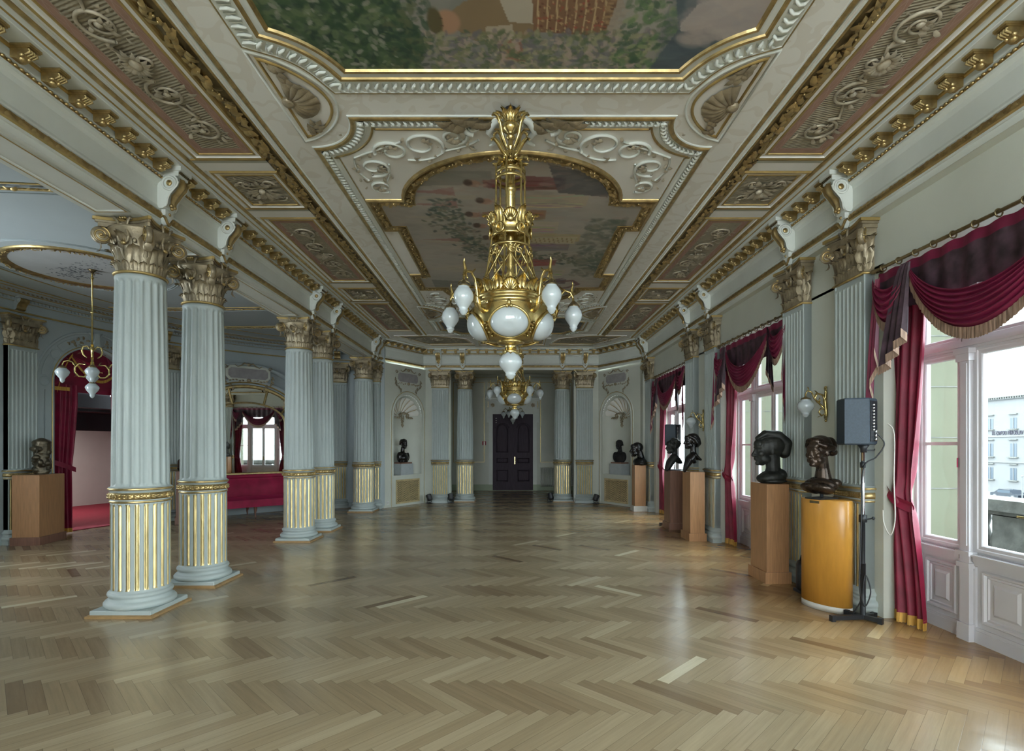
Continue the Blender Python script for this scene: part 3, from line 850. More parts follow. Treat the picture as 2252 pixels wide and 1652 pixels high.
# beam over the columns (soffit with sunk gold-lined panels), colonnade side
def beam():
    mb = MB()
    mb.add(P_box(-3.88, XL-.006, 1.9, 13.62, 3.75, 4.45))
    ys = [1.9]+COLY+[13.5]
    for a, b in zip(ys[:-1], ys[1:]):
        if b-a < 0.9: continue
        a2, b2 = (a+.36, b-.36) if b-a > 1.5 else (a+.3, b-.3)
        path = [(-3.80, a2), (-3.52, a2), (-3.52, b2), (-3.80, b2)]
        mb.add(P_sweep(path, [(-.02, 3.752), (-.02, 3.744), (-.008, 3.738), (.008, 3.738), (.02, 3.744), (.02, 3.752)], True), [0, 0, 1, 0, 0]*4, True)
    struct(mb, 'beam', [M_stucco, M_goldl], 'pale beam resting on the fluted columns', 'beam')
beam()
# ------------------------------------------------------------------ ceiling
def ceil_base():
    mb = MB()
    mb.add(P_box(-3.5, 3.5, YB, 15.3, ZC, ZC+.1), 0)
    mb.add(P_box(-2.12, 2.12, YB, 13.15, ZC-.004, ZC), 1)
    o = struct(mb, 'ceiling', [M_ceil, M_damask], 'ornate white and gold coffered ceiling of the hall', 'ceiling')
    mb = MB()
    poly = [AP(t, -.02) for t in np.linspace(-89, 89, 60)]+[(-3.6, 13.9), (-3.6, 1.4)]
    mb.add(P_prism(poly[::-1], ZA, ZA+.08), 0)
    struct(mb, 'ceiling_apse', M_apse, 'pale flat ceiling of the oval apse', 'ceiling')
ceil_base()

FOL_R = random.Random(3)
def foliage(mb, path, width, z, m=0, step=.055, size=.075, closed=False, per=2, berry=True):
    """dense gilded leaf band laid along a path on the ceiling, hanging below z"""
    for p, ang in resample(path, step, closed):
        for k in range(per):
            v = FOL_R.uniform(-.5, .5)*width*.72
            a = ang+FOL_R.uniform(-.9, .9)+(PI if FOL_R.random() < .35 else 0)
            s = size*FOL_R.uniform(.75, 1.25)
            x = p[0]-math.sin(ang)*v; y = p[1]+math.cos(ang)*v
            mb.add(P_blade(s, s*.52, s*.30, .35, 3), m, True, T(x, y, z-.012) @ RZ(a) @ RX(PI+FOL_R.uniform(-.4, .4)) @ T(-s*.4, 0, 0))
        if berry and FOL_R.random() < .6:
            v = FOL_R.uniform(-.5, .5)*width*.7
            mb.add(P_ball((p[0]-math.sin(ang)*v, p[1]+math.cos(ang)*v, z-.022), .011, 6, 4), m, True)
def eggs(mb, path, z, w, m=0, step=.062, closed=False):
    """run of leaf-and-tongue enrichment, w wide"""
    for p, ang in resample(path, step, closed):
        if p[1] < 1.6: continue
        M = T(p[0], p[1], z) @ RZ(ang)
        pts = [(-.010, -w*.45, -.006), (.012, -w*.2, -.018), (.016, w*.1, -.020), (-.004, w*.35, -.014), (-.012, w*.46, -.008)]
        mb.add(P_tube(pts, [.006, .013, .014, .012, .006], 5), m, True, M)
        mb.add(P_tube([(.030, -w*.4, -.004), (.032, 0, -.012), (.028, w*.4, -.004)], [.004, .007, .004], 4), m, True, M)

# ---- long foliage ribs with gold beads
def ribs():
    for s, name, lab in ((-1, 'trim_5', 'gilded leaf rib along the ceiling on the colonnade side'), (1, 'trim_6', 'gilded leaf rib along the ceiling on the window side')):
        mb = MB()
        x = s*2.275
        prof = [(-.075, 0), (-.075, -.010), (-.055, -.012), (-.04, -.020), (0, -.026), (.04, -.020), (.055, -.012), (.075, -.010), (.075, 0)]
        path = [(x, YB), (x, 13.10)] if s < 0 else [(x, 13.10), (x, YB)]
        mb.add(P_sweep(path, [(u, ZC+z) for u, z in prof]), [2, 0, 1, 1, 1, 1, 0, 2], True)
        foliage(mb, [(x, 1.6), (x, 13.05)], .11, ZC-.016, 0, .050, .085)
        for u, r, m in ((-.078, .008, 0), (.078, .009, 2), (.115, .010, 2), (.148, .020, 0), (.178, .008, 2)):
            xx = s*(2.275-u) if u > 0 else s*(2.275-u)
            mb.add(P_tube([(xx, YB, ZC-.002), (xx, 13.12, ZC-.002)], r, 8), m, True)
        # gold torus and lines next to the cornice
        xe = (XL+.315) if s < 0 else (XR-.315)
        mb.add(P_tube([(xe, YB, ZC-.002), (xe, 13.45, ZC-.002)], .020, 8), 0, True)
        mb.add(P_tube([(xe-s*.045, YB, ZC), (xe-s*.045, 13.42, ZC)], .010, 6), 2, True)
        struct(mb, name, [M_gold, M_brassd, M_stucco], lab, 'moulding')
ribs()

# ---- panels of the side coffers: ribbed ground, pink border, bronzed scroll relief
def scroll_relief(L, W, seed):
    """one arabesque of spirals and leaves, centred, long axis y, hanging below z = 0"""
    r = random.Random(seed)
    mb = MB()
    n = max(1, int(round(L/2/0.62)))
    half = L/2
    pitch = half/(n+.25)
    for s in (-1, 1):
        for k in range(n):
            cy = s*(pitch*(k+.72)); side = 1 if (k % 2) else -1
            R = min(W*.43, pitch*.44)
            sp = [(x*side, y, -.012) for x, y, _ in spiral((0, 0), R, R*.18, 1.6, -PI/2*s, 34, s)]
            mb.add(P_tube([(x, cy+y, z) for x, y, z in sp], np.linspace(.015, .009, len(sp)), 6, False, .9), 0, True)
            # stem to the next scroll
            mb.add(P_tube([(0, cy-s*R, -.012), (side*R*.5, cy-s*R*1.25, -.014), (side*R*.2, cy-s*(R+pitch*.30), -.012), (-side*R*.1, cy-s*(R+pitch*.5), -.01)], [.014, .016, .013, .008], 6), 0, True)
            for q in range(7):
                a = r.uniform(0, 2*PI); rr = R*r.uniform(.05, .45)
                sz = r.uniform(.05, .10)
                mb.add(P_blade(sz, sz*.55, .03, .3, 3), 0, True, T(rr*math.cos(a), cy+rr*math.sin(a), -.006) @ RZ(a+r.uniform(-1, 1)) @ RX(PI))
            mb.add(P_ball((0, cy, -.012), (.03, .03, .022), 8, 5), 0, True)
            for q in range(6):
                a = r.uniform(0, 2*PI); sz = r.uniform(.05, .09)
                mb.add(P_blade(sz, sz*.5, .022, .3, 3), 0, True, T(R*1.02*math.cos(a), cy+R*1.02*math.sin(a), -.006) @ RZ(a+r.uniform(-.6, .6)) @ RX(PI))
    # central cartouche
    for k in range(16):
        a = 2*PI*k/16; sz = W*r.uniform(.24, .36)
        mb.add(P_blade(sz, sz*.42, .04, .3, 4), 0, True, T(.02*math.cos(a), .03*math.sin(a), -.008) @ RZ(a+r.uniform(-.2, .2)) @ RX(PI))
    mb.add(P_ball((0, 0, -.02), (W*.13, W*.17, .035), 12, 6), 0, True)
    for s in (-1, 1):
        mb.add(P_tube([(x*s, y, -.014) for x, y, _ in spiral((W*.22, 0), W*.16, W*.03, 1.3, PI, 20, s)], np.linspace(.013, .007, 21), 6), 0, True)
    return mb
def leaf_relief(L, W, seed):
    r = random.Random(seed)
    mb = MB()
    mb.add(P_ball((0, 0, -.018), (.035, .035, .03), 10, 6), 0, True)
    for k in range(22):
        a = 2*PI*k/22+r.uniform(-.15, .15); d = r.uniform(.03, .10); sz = r.uniform(.09, .15)
        mb.add(P_blade(sz, sz*.5, .03, .3, 4), 0, True, T(d*math.cos(a)*W/.5, d*math.sin(a)*L/.5, -.006) @ RZ(a+r.uniform(-.3, .3)) @ RX(PI))
    for sx in (-1, 1):
        for sy in (-1, 1):
            mb.add(P_tube([(x, y, -.012) for x, y, _ in spiral((sx*W*.26, sy*L*.24), W*.13, .015, 1.2, 0, 18, sx*sy)], np.linspace(.012, .006, 19), 6), 0, True)
            for k in range(4):
                a = r.uniform(0, 2*PI); sz = r.uniform(.05, .08)
                mb.add(P_blade(sz, sz*.5, .02, .3, 3), 0, True, T(sx*W*.30+.04*math.cos(a), sy*L*.30+.04*math.sin(a), -.006) @ RZ(a) @ RX(PI))
    return mb
def ceiling_panel(x0, x1, y0, y1, pink, label, group, seed):
    cx, cy = (x0+x1)/2, (y0+y1)/2; W, L = x1-x0, y1-y0
    root = thing('ceiling_panel', label, 'ceiling panel', (cx, cy, ZC), group=group)
    f = MB()
    rect = [(-W/2, -L/2), (W/2, -L/2), (W/2, L/2), (-W/2, L/2)]
    f.add(P_sweep(rect, [(-.004, -.006), (0, -.018), (.012, -.018), (.018, -.012), (.05, -.010), (.055, -.022), (.078, -.026), (.088, -.010), (.09, 0)], True), [1, 1, 1, 0, 0, 1, 1, 0]*4, False)
    f.build('frame', [M_ceil, M_goldl], root)
    b = .082 if pink else 0.0
    if pink:
        p = MB(); 
        P2 = offset(rect, -b)
        V = [(x, y, -.006) for x, y in rect]+[(x, y, -.006) for x, y in P2]
        p.add((V, [(i, (i+1) % 4, 4+(i+1) % 4, 4+i) for i in range(4)]), 0)
        # pale line and crossed diamonds along the border
        for u in (.006, b-.004):
            q = offset(rect, -u)
            p.add(P_sweep(q, [(-.003, -.0075), (.003, -.0075)], True), 1)
        q = offset(rect, -b/2)
        for i in range(4):
            a, c = np.array(q[i]), np.array(q[(i+1) % 4]); d = c-a; LL = np.linalg.norm(d); d /= LL; nn = np.array([-d[1], d[0]])
            k = max(2, int(LL/.20)); 
            for s in (-1, 1):
                pts = []
                for j in range(k*6+1):
                    t = j/(k*6); ph = (j % 6)/6
                    off = .020*s*min(1, 3.2*abs(((ph+.0) % 1)-.5)*-1+1.6) if True else 0
                    w = a+d*LL*t+nn*off*(1 if ph not in (0,) else 0)
                    pts.append((w[0], w[1]))
                p.add(P_sweep(pts, [(-.0022, -.0075), (.0022, -.0075)]), 1)
        p.build('painted_border', [M_pink, M_pinkl], root)
    g = MB()
    g.add(([(-W/2+b, -L/2+b, -.005), (W/2-b, -L/2+b, -.005), (W/2-b, L/2-b, -.005), (-W/2+b, L/2-b, -.005)], [(0, 3, 2, 1)]))
    g.build('ribbed_ground', M_rib, root)
    rl = scroll_relief(L-2*b-.08, W-2*b, seed) if pink else leaf_relief(L, W, seed)
    o = rl.build('scroll_relief', M_relief, root); o.location = (0, 0, -.005)
    return root
PX0, PX1 = 2.435, 2.945
SEG = [(2.60, 4.98, 1), (5.38, 6.03, 0), (6.45, 8.79, 1), (9.28, 9.93, 0), (10.28, 12.55, 1)]
ORD = ['first', 'second', 'third']
ci = [0, 0]
for i, (y0, y1, pk) in enumerate(SEG):
    for s, side in ((-1, 'colonnade'), (1, 'window')):
        n = ORD[sum(1 for q in SEG[:i] if q[2] == pk)]
        lab = (f'long pink-bordered ceiling panel with scroll relief, {n} along the {side} side' if pk
               else f'small ceiling panel with leaf relief, {n} along the {side} side')
        x0, x1 = (-PX1, -PX0) if s < 0 else (PX0-.03, PX1-.03)
        ceiling_panel(x0, x1, y0, y1, pk, lab, 'ceiling panels along the long sides', 40+i)
# cross bars between the panels
def cross_bars():
    mb = MB()
    for i in range(len(SEG)-1):
        y0, y1 = SEG[i][1]+.10, SEG[i+1][0]-.10
        for s in (-1, 1):
            xa, xb = (XL+.36, -2.36) if s < 0 else (2.36, XR-.36)
            mb.add(P_box(xa, xb, y0, y1, ZC-.018, ZC), 0)
            mb.add(P_box(xa, xb, y0-.008, y0+.05, ZC-.020, ZC), 1)
            mb.add(P_tube([(xa, y0-.002, ZC-.014), (xb, y0-.002, ZC-.014)], .010, 6), 2, True)
            mb.add(P_tube([(xa, y1+.002, ZC-.010), (xb, y1+.002, ZC-.010)], .007, 6), 2, True)
    struct(mb, 'trim_7', [M_ceil, M_sage, M_goldl], 'plain cross bars between the side ceiling panels', 'moulding')
cross_bars()

# ---- outlines of the coffers (counter-clockwise)
def arc_pts(p, q, sag, n=10):
    """arc from p to q bulging to the left of travel by sag"""
    p, q = np.array(p, float), np.array(q, float)
    d = q-p; L = np.linalg.norm(d); nn = np.array([-d[1], d[0]])/L
    return [tuple(p+d*t+nn*sag*4*t*(1-t)) for t in np.linspace(0, 1, n)]
def cut_rect(hx, y0, y1, c=.39, sag=.055):
    out = []
    out += arc_pts((hx-c, y0), (hx, y0+c), sag)
    out += arc_pts((hx, y1-c), (hx-c, y1), sag)
    out += arc_pts((-hx+c, y1), (-hx, y1-c), sag)
    out += arc_pts((-hx, y0+c), (-hx+c, y0), sag)
    return out
def notch_rect(hx, y0, y1, r):
    out = []
    n = 14
    for (cx, cy, a0) in ((hx, y0, PI), (hx, y1, -PI/2), (-hx, y1, 0), (-hx, y0, PI/2)):
        a = [a0-PI/2*i/n for i in range(n+1)]
        out += [(cx+r*math.cos(t), cy+r*math.sin(t)) for t in a]
    return out
P1 = cut_rect(1.615, -2.3, 3.88)
P3 = cut_rect(1.60, 11.36, 12.90)
C2 = notch_rect(1.83, 4.42, 10.82, .46)
def painting2_outline(d=0.0):
    cy = 7.62; pts = []
    ax, ay, yb = 1.10, .98, 6.05
    def half():
        q = [(ax*math.sin(t), yb-ay*math.cos(t)) for t in np.linspace(0, PI/2, 16)]
        q += [(1.14, yb), (1.50, yb), (1.50, 6.62), (1.32, 6.62)]
        return q
    h = half()                                         # right side, near half, going away
    far = [(x, 2*cy-y) for x, y in h[::-1]]
    right = h+far
    left = [(-x, y) for x, y in right[::-1]]
    return right+left[1:-1]
P2 = painting2_outline()

def frame_coffer(name, path, label):
    mb = MB()
    prof = [(-.012, -.006), (-.004, -.022), (.012, -.026), (.022, -.014), (.035, -.010), (.075, -.006), (.082, -.018), (.100, -.022), (.112, -.010), (.235, -.010), (.240, -.016), (.252, -.016), (.256, 0)]
    mb.add(P_sweep(path, [(u, ZC+z) for u, z in prof], True), [1, 1, 1, 0, 0, 1, 1, 0, 0, 0, 1, 0]*len(path))
    eggs(mb, offset(path, .174), ZC-.010, .105, 0, .070, True)
    return struct(mb, name, [M_stucco, M_gold], label, 'moulding')
frame_coffer('trim_8', P1, 'egg-and-leaf moulded frame around the largest ceiling painting')
frame_coffer('trim_9', P3, 'moulded frame around the dark ceiling painting near the door end')
def frame_c2():
    mb = MB()
    prof = [(.012, 0), (.010, -.012), (0, -.016), (-.012, -.026), (-.034, -.028), (-.046, -.014), (-.052, -.010), (-.118, -.010), (-.124, -.018), (-.140, -.012), (-.172, -.006), (-.178, -.014), (-.192, -.014), (-.196, 0)]
    mb.add(P_sweep(C2, [(u, ZC+z) for u, z in prof], True), [0, 0, 1, 1, 1, 0, 0, 0, 0, 0, 1, 1, 0]*len(C2))
    eggs(mb, offset(C2, -.085), ZC-.010, .058, 0, .055, True)
    mb.add(([(x, y, ZC-.006) for x, y in offset(C2, -.19)], [tuple(range(len(C2)))]), 2)
    # gilded moulding and foliage round the middle painting
    o = offset(P2, .10)
    mb.add(P_sweep(P2, [(u, ZC+z) for u, z in ((-.008, -.006), (0, -.016), (.012, -.018), (.02, -.012), (.085, -.014), (.095, -.024), (.112, -.032), (.128, -.030), (.140, -.016), (.146, 0))], True), [1, 1, 1, 1, 1, 1, 1, 1, 1]*len(P2))
    foliage(mb, offset(P2, .052), .085, ZC-.014, 1, .040, .060, True, 2)
    return struct(mb, 'trim_10', [M_stucco, M_gold, M_ceil], 'white and gold coffer frame around the lobed ceiling painting', 'moulding')
frame_c2()

# ---- scroll relief in the corners of the middle coffer
def corner_relief():
    mb = MB(); r = random.Random(21)
    z = -.012
    def sp(c, r0, r1, turns, a0, sg, w0=.017, w1=.010, n=34):
        p = [(x, y, z) for x, y, _ in spiral(c, r0, r1, turns, a0, n, sg)]
        mb.add(P_tube(p, np.linspace(w0, w1, len(p)), 6), 0, True)
        e = p[-1]
        for k in range(5):
            a = a0+sg*turns*2*PI+r.uniform(-1.4, 1.4)
            mb.add(P_blade(.085, .05, .03, .3, 3), 1, True, T(e[0], e[1], -.006) @ RZ(a) @ RX(PI))
    # coordinates: x from the room axis outwards, y from the near frame inwards (coffer corner at x 1.64, y 0.19)
    sp((.82, .42), .20, .05, 1.25, 2.6, 1)
    sp((1.12, .52), .17, .04, 1.3, .2, -1)
    sp((1.36, .80), .17, .04, 1.3, 1.2, 1)
    sp((1.37, 1.18), .13, .03, 1.2, 2.0, -1)
    sp((.52, .28), .13, .03, 1.3, 3.5, -1)
    for a, b, c in (((.30, .33), (.42, .45), (.62, .50)), ((.62, .50), (.75, .70), (1.0, .66)), ((1.0, .36), (1.25, .48), (1.50, .62)), ((1.50, .62), (1.58, .85), (1.48, 1.05)), ((1.20, .74), (1.22, .95), (1.30, 1.08))):
        pts = [((1-t)**2*np.array(a)+2*t*(1-t)*np.array(b)+t*t*np.array(c)) for t in np.linspace(0, 1, 10)]
        mb.add(P_tube([(p[0], p[1], z) for p in pts], .011, 5), 0, True)
        for k in range(4):
            p = pts[2+2*k]; s = r.uniform(.05, .085)
            mb.add(P_blade(s, s*.55, .025, .3, 3), 1, True, T(p[0]+r.uniform(-.04, .04), p[1]+r.uniform(-.04, .04), -.006) @ RZ(r.uniform(0, 6.28)) @ RX(PI))
    for k in range(26):
        x, y = r.uniform(.45, 1.58), r.uniform(.24, 1.3)
        if (x/1.22)**2+((1.63-y)/1.16)**2 < 1.06 or y > 1.45: continue
        s = r.uniform(.035, .06)
        mb.add(P_blade(s, s*.6, .02, .3, 3), 1, True, T(x, y, -.006) @ RZ(r.uniform(0, 6.28)) @ RX(PI))
    return mb
base = corner_relief().build('scroll_relief', [M_stucco, M_relief])
for (sx, sy, y0, lab) in ((-1, 1, 4.42, 'scrollwork relief beside the big chandelier, colonnade corner of the middle coffer'), (1, 1, 4.42, 'scrollwork relief beside the big chandelier, window corner of the middle coffer'),
                          (-1, -1, 10.82, 'scrollwork relief in the far colonnade corner of the middle coffer'), (1, -1, 10.82, 'scrollwork relief in the far window corner of the middle coffer')):
    o = base if (sx, sy) == (-1, 1) else base.copy()
    if o is not base: COL.objects.link(o)
    o.location = (0, y0, ZC-.004); o.scale = (sx, sy, 1)
    tag(o, lab, 'ornament', 'scroll reliefs of the middle coffer')
# cartouche above the big chandelier
def ceiling_cartouche():
    mb = MB(); r = random.Random(5)
    for s in (-1, 1):
        for k in range(9):
            mb.add(P_blade(.20, .10, .06, .3, 4), 0, True, T(s*(.10+.045*k), .10+.02*math.sin(k), -.02) @ RZ((0.15 if s > 0 else PI-.15)+r.uniform(-.5, .5)) @ RX(PI))
        mb.add(P_tube([(s*x, y, -.03) for x, y, _ in spiral((.34, .18), .085, .02, 1.3, PI/2, 20, -1)], np.linspace(.026, .014, 21), 7), 1, True)
        mb.add(P_tube([(s*.05, .02, -.02), (s*.14, .06, -.05), (s*.2, .2, -.05), (s*.12, .36, -.04), (s*.2, .46, -.02)], [.02, .03, .03, .025, .012], 7), 1, True)
    mb.add(P_ball((0, .2, -.02), (.10, .16, .05), 12, 6), 1, True)
    o = mb.build('cartouche', [M_capg, M_stucco]); o.location = (0, 4.36, ZC-.005)
    tag(o, 'carved leafy cartouche on the ceiling where the big chandelier hangs', 'ornament')
ceiling_cartouche()

# ---- gilded shells in the half-round corner fields
def shell_panel():
    """straight side along y at x = 0 from -.475 to .475, bulging to +x"""
    out = [(0, -.475)]+[(.355*math.sin(PI*t)**.75, -.475+.95*t) for t in np.linspace(0.02, .98, 26)]+[(0, .475)]
    rim = MB()
    rim.add(P_sweep(out, [(u, z) for u, z in ((-.012, -.004), (-.006, -.016), (.006, -.016), (.012, -.004))], True), 0, True)
    rim.add(P_sweep(offset(out, .05), [(u, z) for u, z in ((-.010, 0), (-.008, -.014), (.008, -.014), (.010, 0))], True), 1, True)
    fan = MB()
    for k in range(9):                                                # ribs of the shell
        a = -1.25+2.5*k/8; L = .235*(1-.10*abs(a))
        V = []
        for i in range(9):
            t = i/8
            for j in range(5):
                s = -1+j/2
                w = .008+.036*t
                V.append((.045+L*t*math.cos(a)-s*w*math.sin(a), -.03+L*1.15*t*math.sin(a)+s*w*math.cos(a), -.010-.045*math.sin(PI*min(1, t*.9+.05))*(1-.55*s*s)))
        fan.add((V, grid_faces(9, 5)), 0, True)
    fan.add(P_ball((.04, -.03, -.03), (.05, .055, .035), 12, 6), 0, True)
    r = random.Random(9); sprays = []
    for lo, hi in ((0, 9), (9, 16)):
        lf = MB(); sprays.append(lf)
        lf.add(P_tube([(.05+.16*(k/15 if k < 9 else k/15-.6), (.44-.25*k/15 if k < 9 else -.44+.20*(k/15-.6)/.4), -.01) for k in range(lo, hi)], .008, 5), 0, True)
        for k in range(lo, hi):
            t = k/15; yy = .44-.25*t if k < 9 else -.44+.20*(t-.6)/.4
            xx = .05+.16*(t if k < 9 else (t-.6))
            lf.add(P_blade(.12, .055, .03, .3, 4), 0, True, T(xx, yy, -.006) @ RZ((-1.0 if k < 9 else 1.0)+r.uniform(-.7, .7)) @ RX(PI))
    bg = MB()
    bg.add(([(x, y, -.003) for x, y in out], [tuple(range(len(out)))]))
    root = thing('shell_ornament', '', 'ornament')
    rim.build('rim', [M_goldl, M_stucco], root); fan.build('shell', M_capg, root); [q.build('leaf_spray', M_capg, root) for q in sprays]; bg.build('ground', M_ceil, root)
    return root
sh = shell_panel()
shells = [(-1.815, 4.235, 0, 'gilded scallop shell in the half-round ceiling field beside the big chandelier, colonnade side'), (1.815, 4.235, PI, 'gilded scallop shell in the half-round ceiling field beside the big chandelier, window side'),
          (-1.815, 11.005, 0, 'gilded scallop shell near the smaller chandelier, colonnade side'), (1.815, 11.005, PI, 'gilded scallop shell near the smaller chandelier, window side')]
for i, (x, y, rz, lab) in enumerate(shells):
    if i == 0: sh.location = (x, y, ZC-.004); sh['label'] = lab; sh['group'] = 'scallop shells of the ceiling'
    else: dup(sh, (x, y, ZC-.004), rz, lab, 'scallop shells of the ceiling')

# ---- end panels next to the door wall
def end_panel(poly, label, seed):
    cx = sum(p[0] for p in poly)/len(poly); cy = sum(p[1] for p in poly)/len(poly)
    q = [(x-cx, y-cy) for x, y in poly]
    root = thing('ceiling_panel', label, 'ceiling panel', (cx, cy, ZC), group='ceiling panels at the door end')
    f = MB(); f.add(P_sweep(q, [(-.004, -.006), (0, -.018), (.014, -.018), (.02, -.010), (.05, -.010), (.06, -.022), (.08, -.022), (.088, 0)], True), [1, 1, 1, 0, 0, 1, 0]*len(q)); f.build('frame', [M_ceil, M_goldl], root)
    g = MB(); g.add(([(x, y, -.005) for x, y in q], [tuple(range(len(q)))])); g.build('ribbed_ground', M_rib, root)
    rl = MB(); r = random.Random(seed)
    xs = [p[0] for p in q]; w = max(xs)-min(xs); ys = [p[1] for p in q]; h = max(ys)-min(ys)
    for k in range(int(w/.045)):
        x = min(xs)+.15+(w-.3)*r.random(); y = r.uniform(-.28, .28)*h; s = r.uniform(.07, .13)
        rl.add(P_blade(s, s*.5, .03, .3, 3), 0, True, T(x, y, -.008) @ RZ(r.uniform(0, 6.28)) @ RX(PI))
    for k in range(3):
        rl.add(P_tube([(x, y, -.014) for x, y, _ in spiral((min(xs)+w*(.25+.25*k), 0), min(.16, h*.35), .03, 1.3, 0, 22, 1 if k % 2 else -1)], np.linspace(.014, .008, 23), 6), 0, True)
    rl.build('leaf_relief', M_relief, root)
end_panel([(-.80, 13.62), (.80, 13.62), (.80, 14.28), (-.80, 14.28)], 'ceiling panel over the entrance, centre of the row at the door end', 3)
end_panel([(-2.80, 13.28), (-1.95, 13.28), (-1.62, 13.42), (-1.25, 13.62), (-1.10, 14.20), (-2.22, 14.28)], 'irregular ceiling panel at the door end, colonnade corner', 4)
end_panel([(1.10, 14.20), (1.25, 13.62), (1.62, 13.42), (1.95, 13.28), (2.72, 13.28), (2.16, 14.28)], 'irregular ceiling panel at the door end, window corner', 5)
mb = MB()
for s in (-1, 1): mb.add(P_box(s*.95-.05, s*.95+.05, 13.5, 14.6, ZC-.03, ZC), 0)
mb.add(P_box(-2.3, 2.3, 13.12, 13.20, ZC-.02, ZC), 0); mb.add(P_tube([(-2.3, 13.20, ZC-.012), (2.3, 13.20, ZC-.012)], .012, 6), 1, True)
mb.add(P_tube([(-2.2, 14.45, ZC-.006), (2.2, 14.45, ZC-.006)], .012, 6), 1, True)
struct(mb, 'trim_11', [M_ceil, M_goldl], 'plain ceiling bars next to the door wall', 'moulding')

# ---- ceiling paintings: pigment laid on in strokes
class Canvas:
    def __init__(s, x0, x1, y0, y1, res, base):
        s.x0, s.x1, s.y0, s.y1 = x0, x1, y0, y1
        s.nx, s.ny = int((x1-x0)/res)+1, int((y1-y0)/res)+1
        s.X, s.Y = np.meshgrid(np.linspace(x0, x1, s.nx), np.linspace(y0, y1, s.ny))
        s.C = np.ones((s.ny, s.nx, 3))*np.array(lin(*base))
        s.r = np.random.default_rng(17)
    def dab(s, x, y, rx, ry, ang, col, a=1.0, soft=.25):
        c, n = math.cos(ang), math.sin(ang)
        R = max(rx, ry)*1.3
        m = (abs(s.X-x) < R) & (abs(s.Y-y) < R)
        if not m.any(): return
        dx, dy = s.X[m]-x, s.Y[m]-y
        u, v = (dx*c+dy*n)/rx, (-dx*n+dy*c)/ry
        k = np.clip((1.1-np.sqrt(u*u+v*v))/soft, 0, 1)*a
        s.C[m] = s.C[m]*(1-k[:, None])+np.array(lin(*col))*k[:, None]
    def poly(s, pts, col, a=1.0):
        P = np.array(pts); inside = np.zeros(s.X.shape, bool); n = len(P); j = n-1
        for i in range(n):
            xi, yi = P[i]; xj, yj = P[j]
            c = ((yi > s.Y) != (yj > s.Y)) & (s.X < (xj-xi)*(s.Y-yi)/(yj-yi+1e-12)+xi)
            inside ^= c; j = i
        s.C[inside] = s.C[inside]*(1-a)+np.array(lin(*col))*a
    def scatter(s, n, x0, x1, y0, y1, r0, r1, cols, a=.8, asp=2.0, ang=None, cond=None):
        for _ in range(n):
            x, y = s.r.uniform(x0, x1), s.r.uniform(y0, y1)
            if cond is not None and not cond(x, y): continue
            q = s.r.uniform(r0, r1); c = cols[s.r.integers(len(cols))]
            s.dab(x, y, q*asp, q, s.r.uniform(0, PI) if ang is None else ang+s.r.normal(0, .3), c, a*s.r.uniform(.6, 1))
    def stroke(s, pts, w, col, a=1.0):
        P = resample(pts, w*.6)
        for p, ang in P: s.dab(p[0], p[1], w, w*.8, ang, col, a)
    def mesh(s, outline, name, z):
        """faces whose centres fall inside the outline, exact edge kept by a rim under the frame"""
        Vx = np.stack([s.X.ravel(), s.Y.ravel(), np.full(s.X.size, z)], 1)
        idx = np.arange(s.X.size).reshape(s.ny, s.nx)
        P = np.array(outline)
        cx = (s.X[:-1, :-1]+s.X[1:, 1:])/2; cy = (s.Y[:-1, :-1]+s.Y[1:, 1:])/2
        inside = np.zeros(cx.shape, bool); j = len(P)-1
        for i in range(len(P)):
            xi, yi = P[i]; xj, yj = P[j]
            inside ^= ((yi > cy) != (yj > cy)) & (cx < (xj-xi)*(cy-yi)/(yj-yi+1e-12)+xi); j = i
        a, b, c, d = idx[:-1, :-1][inside], idx[:-1, 1:][inside], idx[1:, 1:][inside], idx[1:, :-1][inside]
        F = np.stack([a, d, c, b], 1)
        used, inv = np.unique(F, return_inverse=True)
        me = bpy.data.meshes.new(name)
        me.from_pydata(Vx[used].tolist(), [], inv.reshape(-1, 4).tolist())
        ca = me.color_attributes.new('pigment', 'FLOAT_COLOR', 'POINT')
        col = np.ones((len(used), 4), dtype=np.float32); col[:, :3] = s.C.reshape(-1, 3)[used]
        ca.data.foreach_set('color', col.ravel())
        me.materials.append(M_paint)
        o = bpy.data.objects.new(name, me); COL.objects.link(o); return o

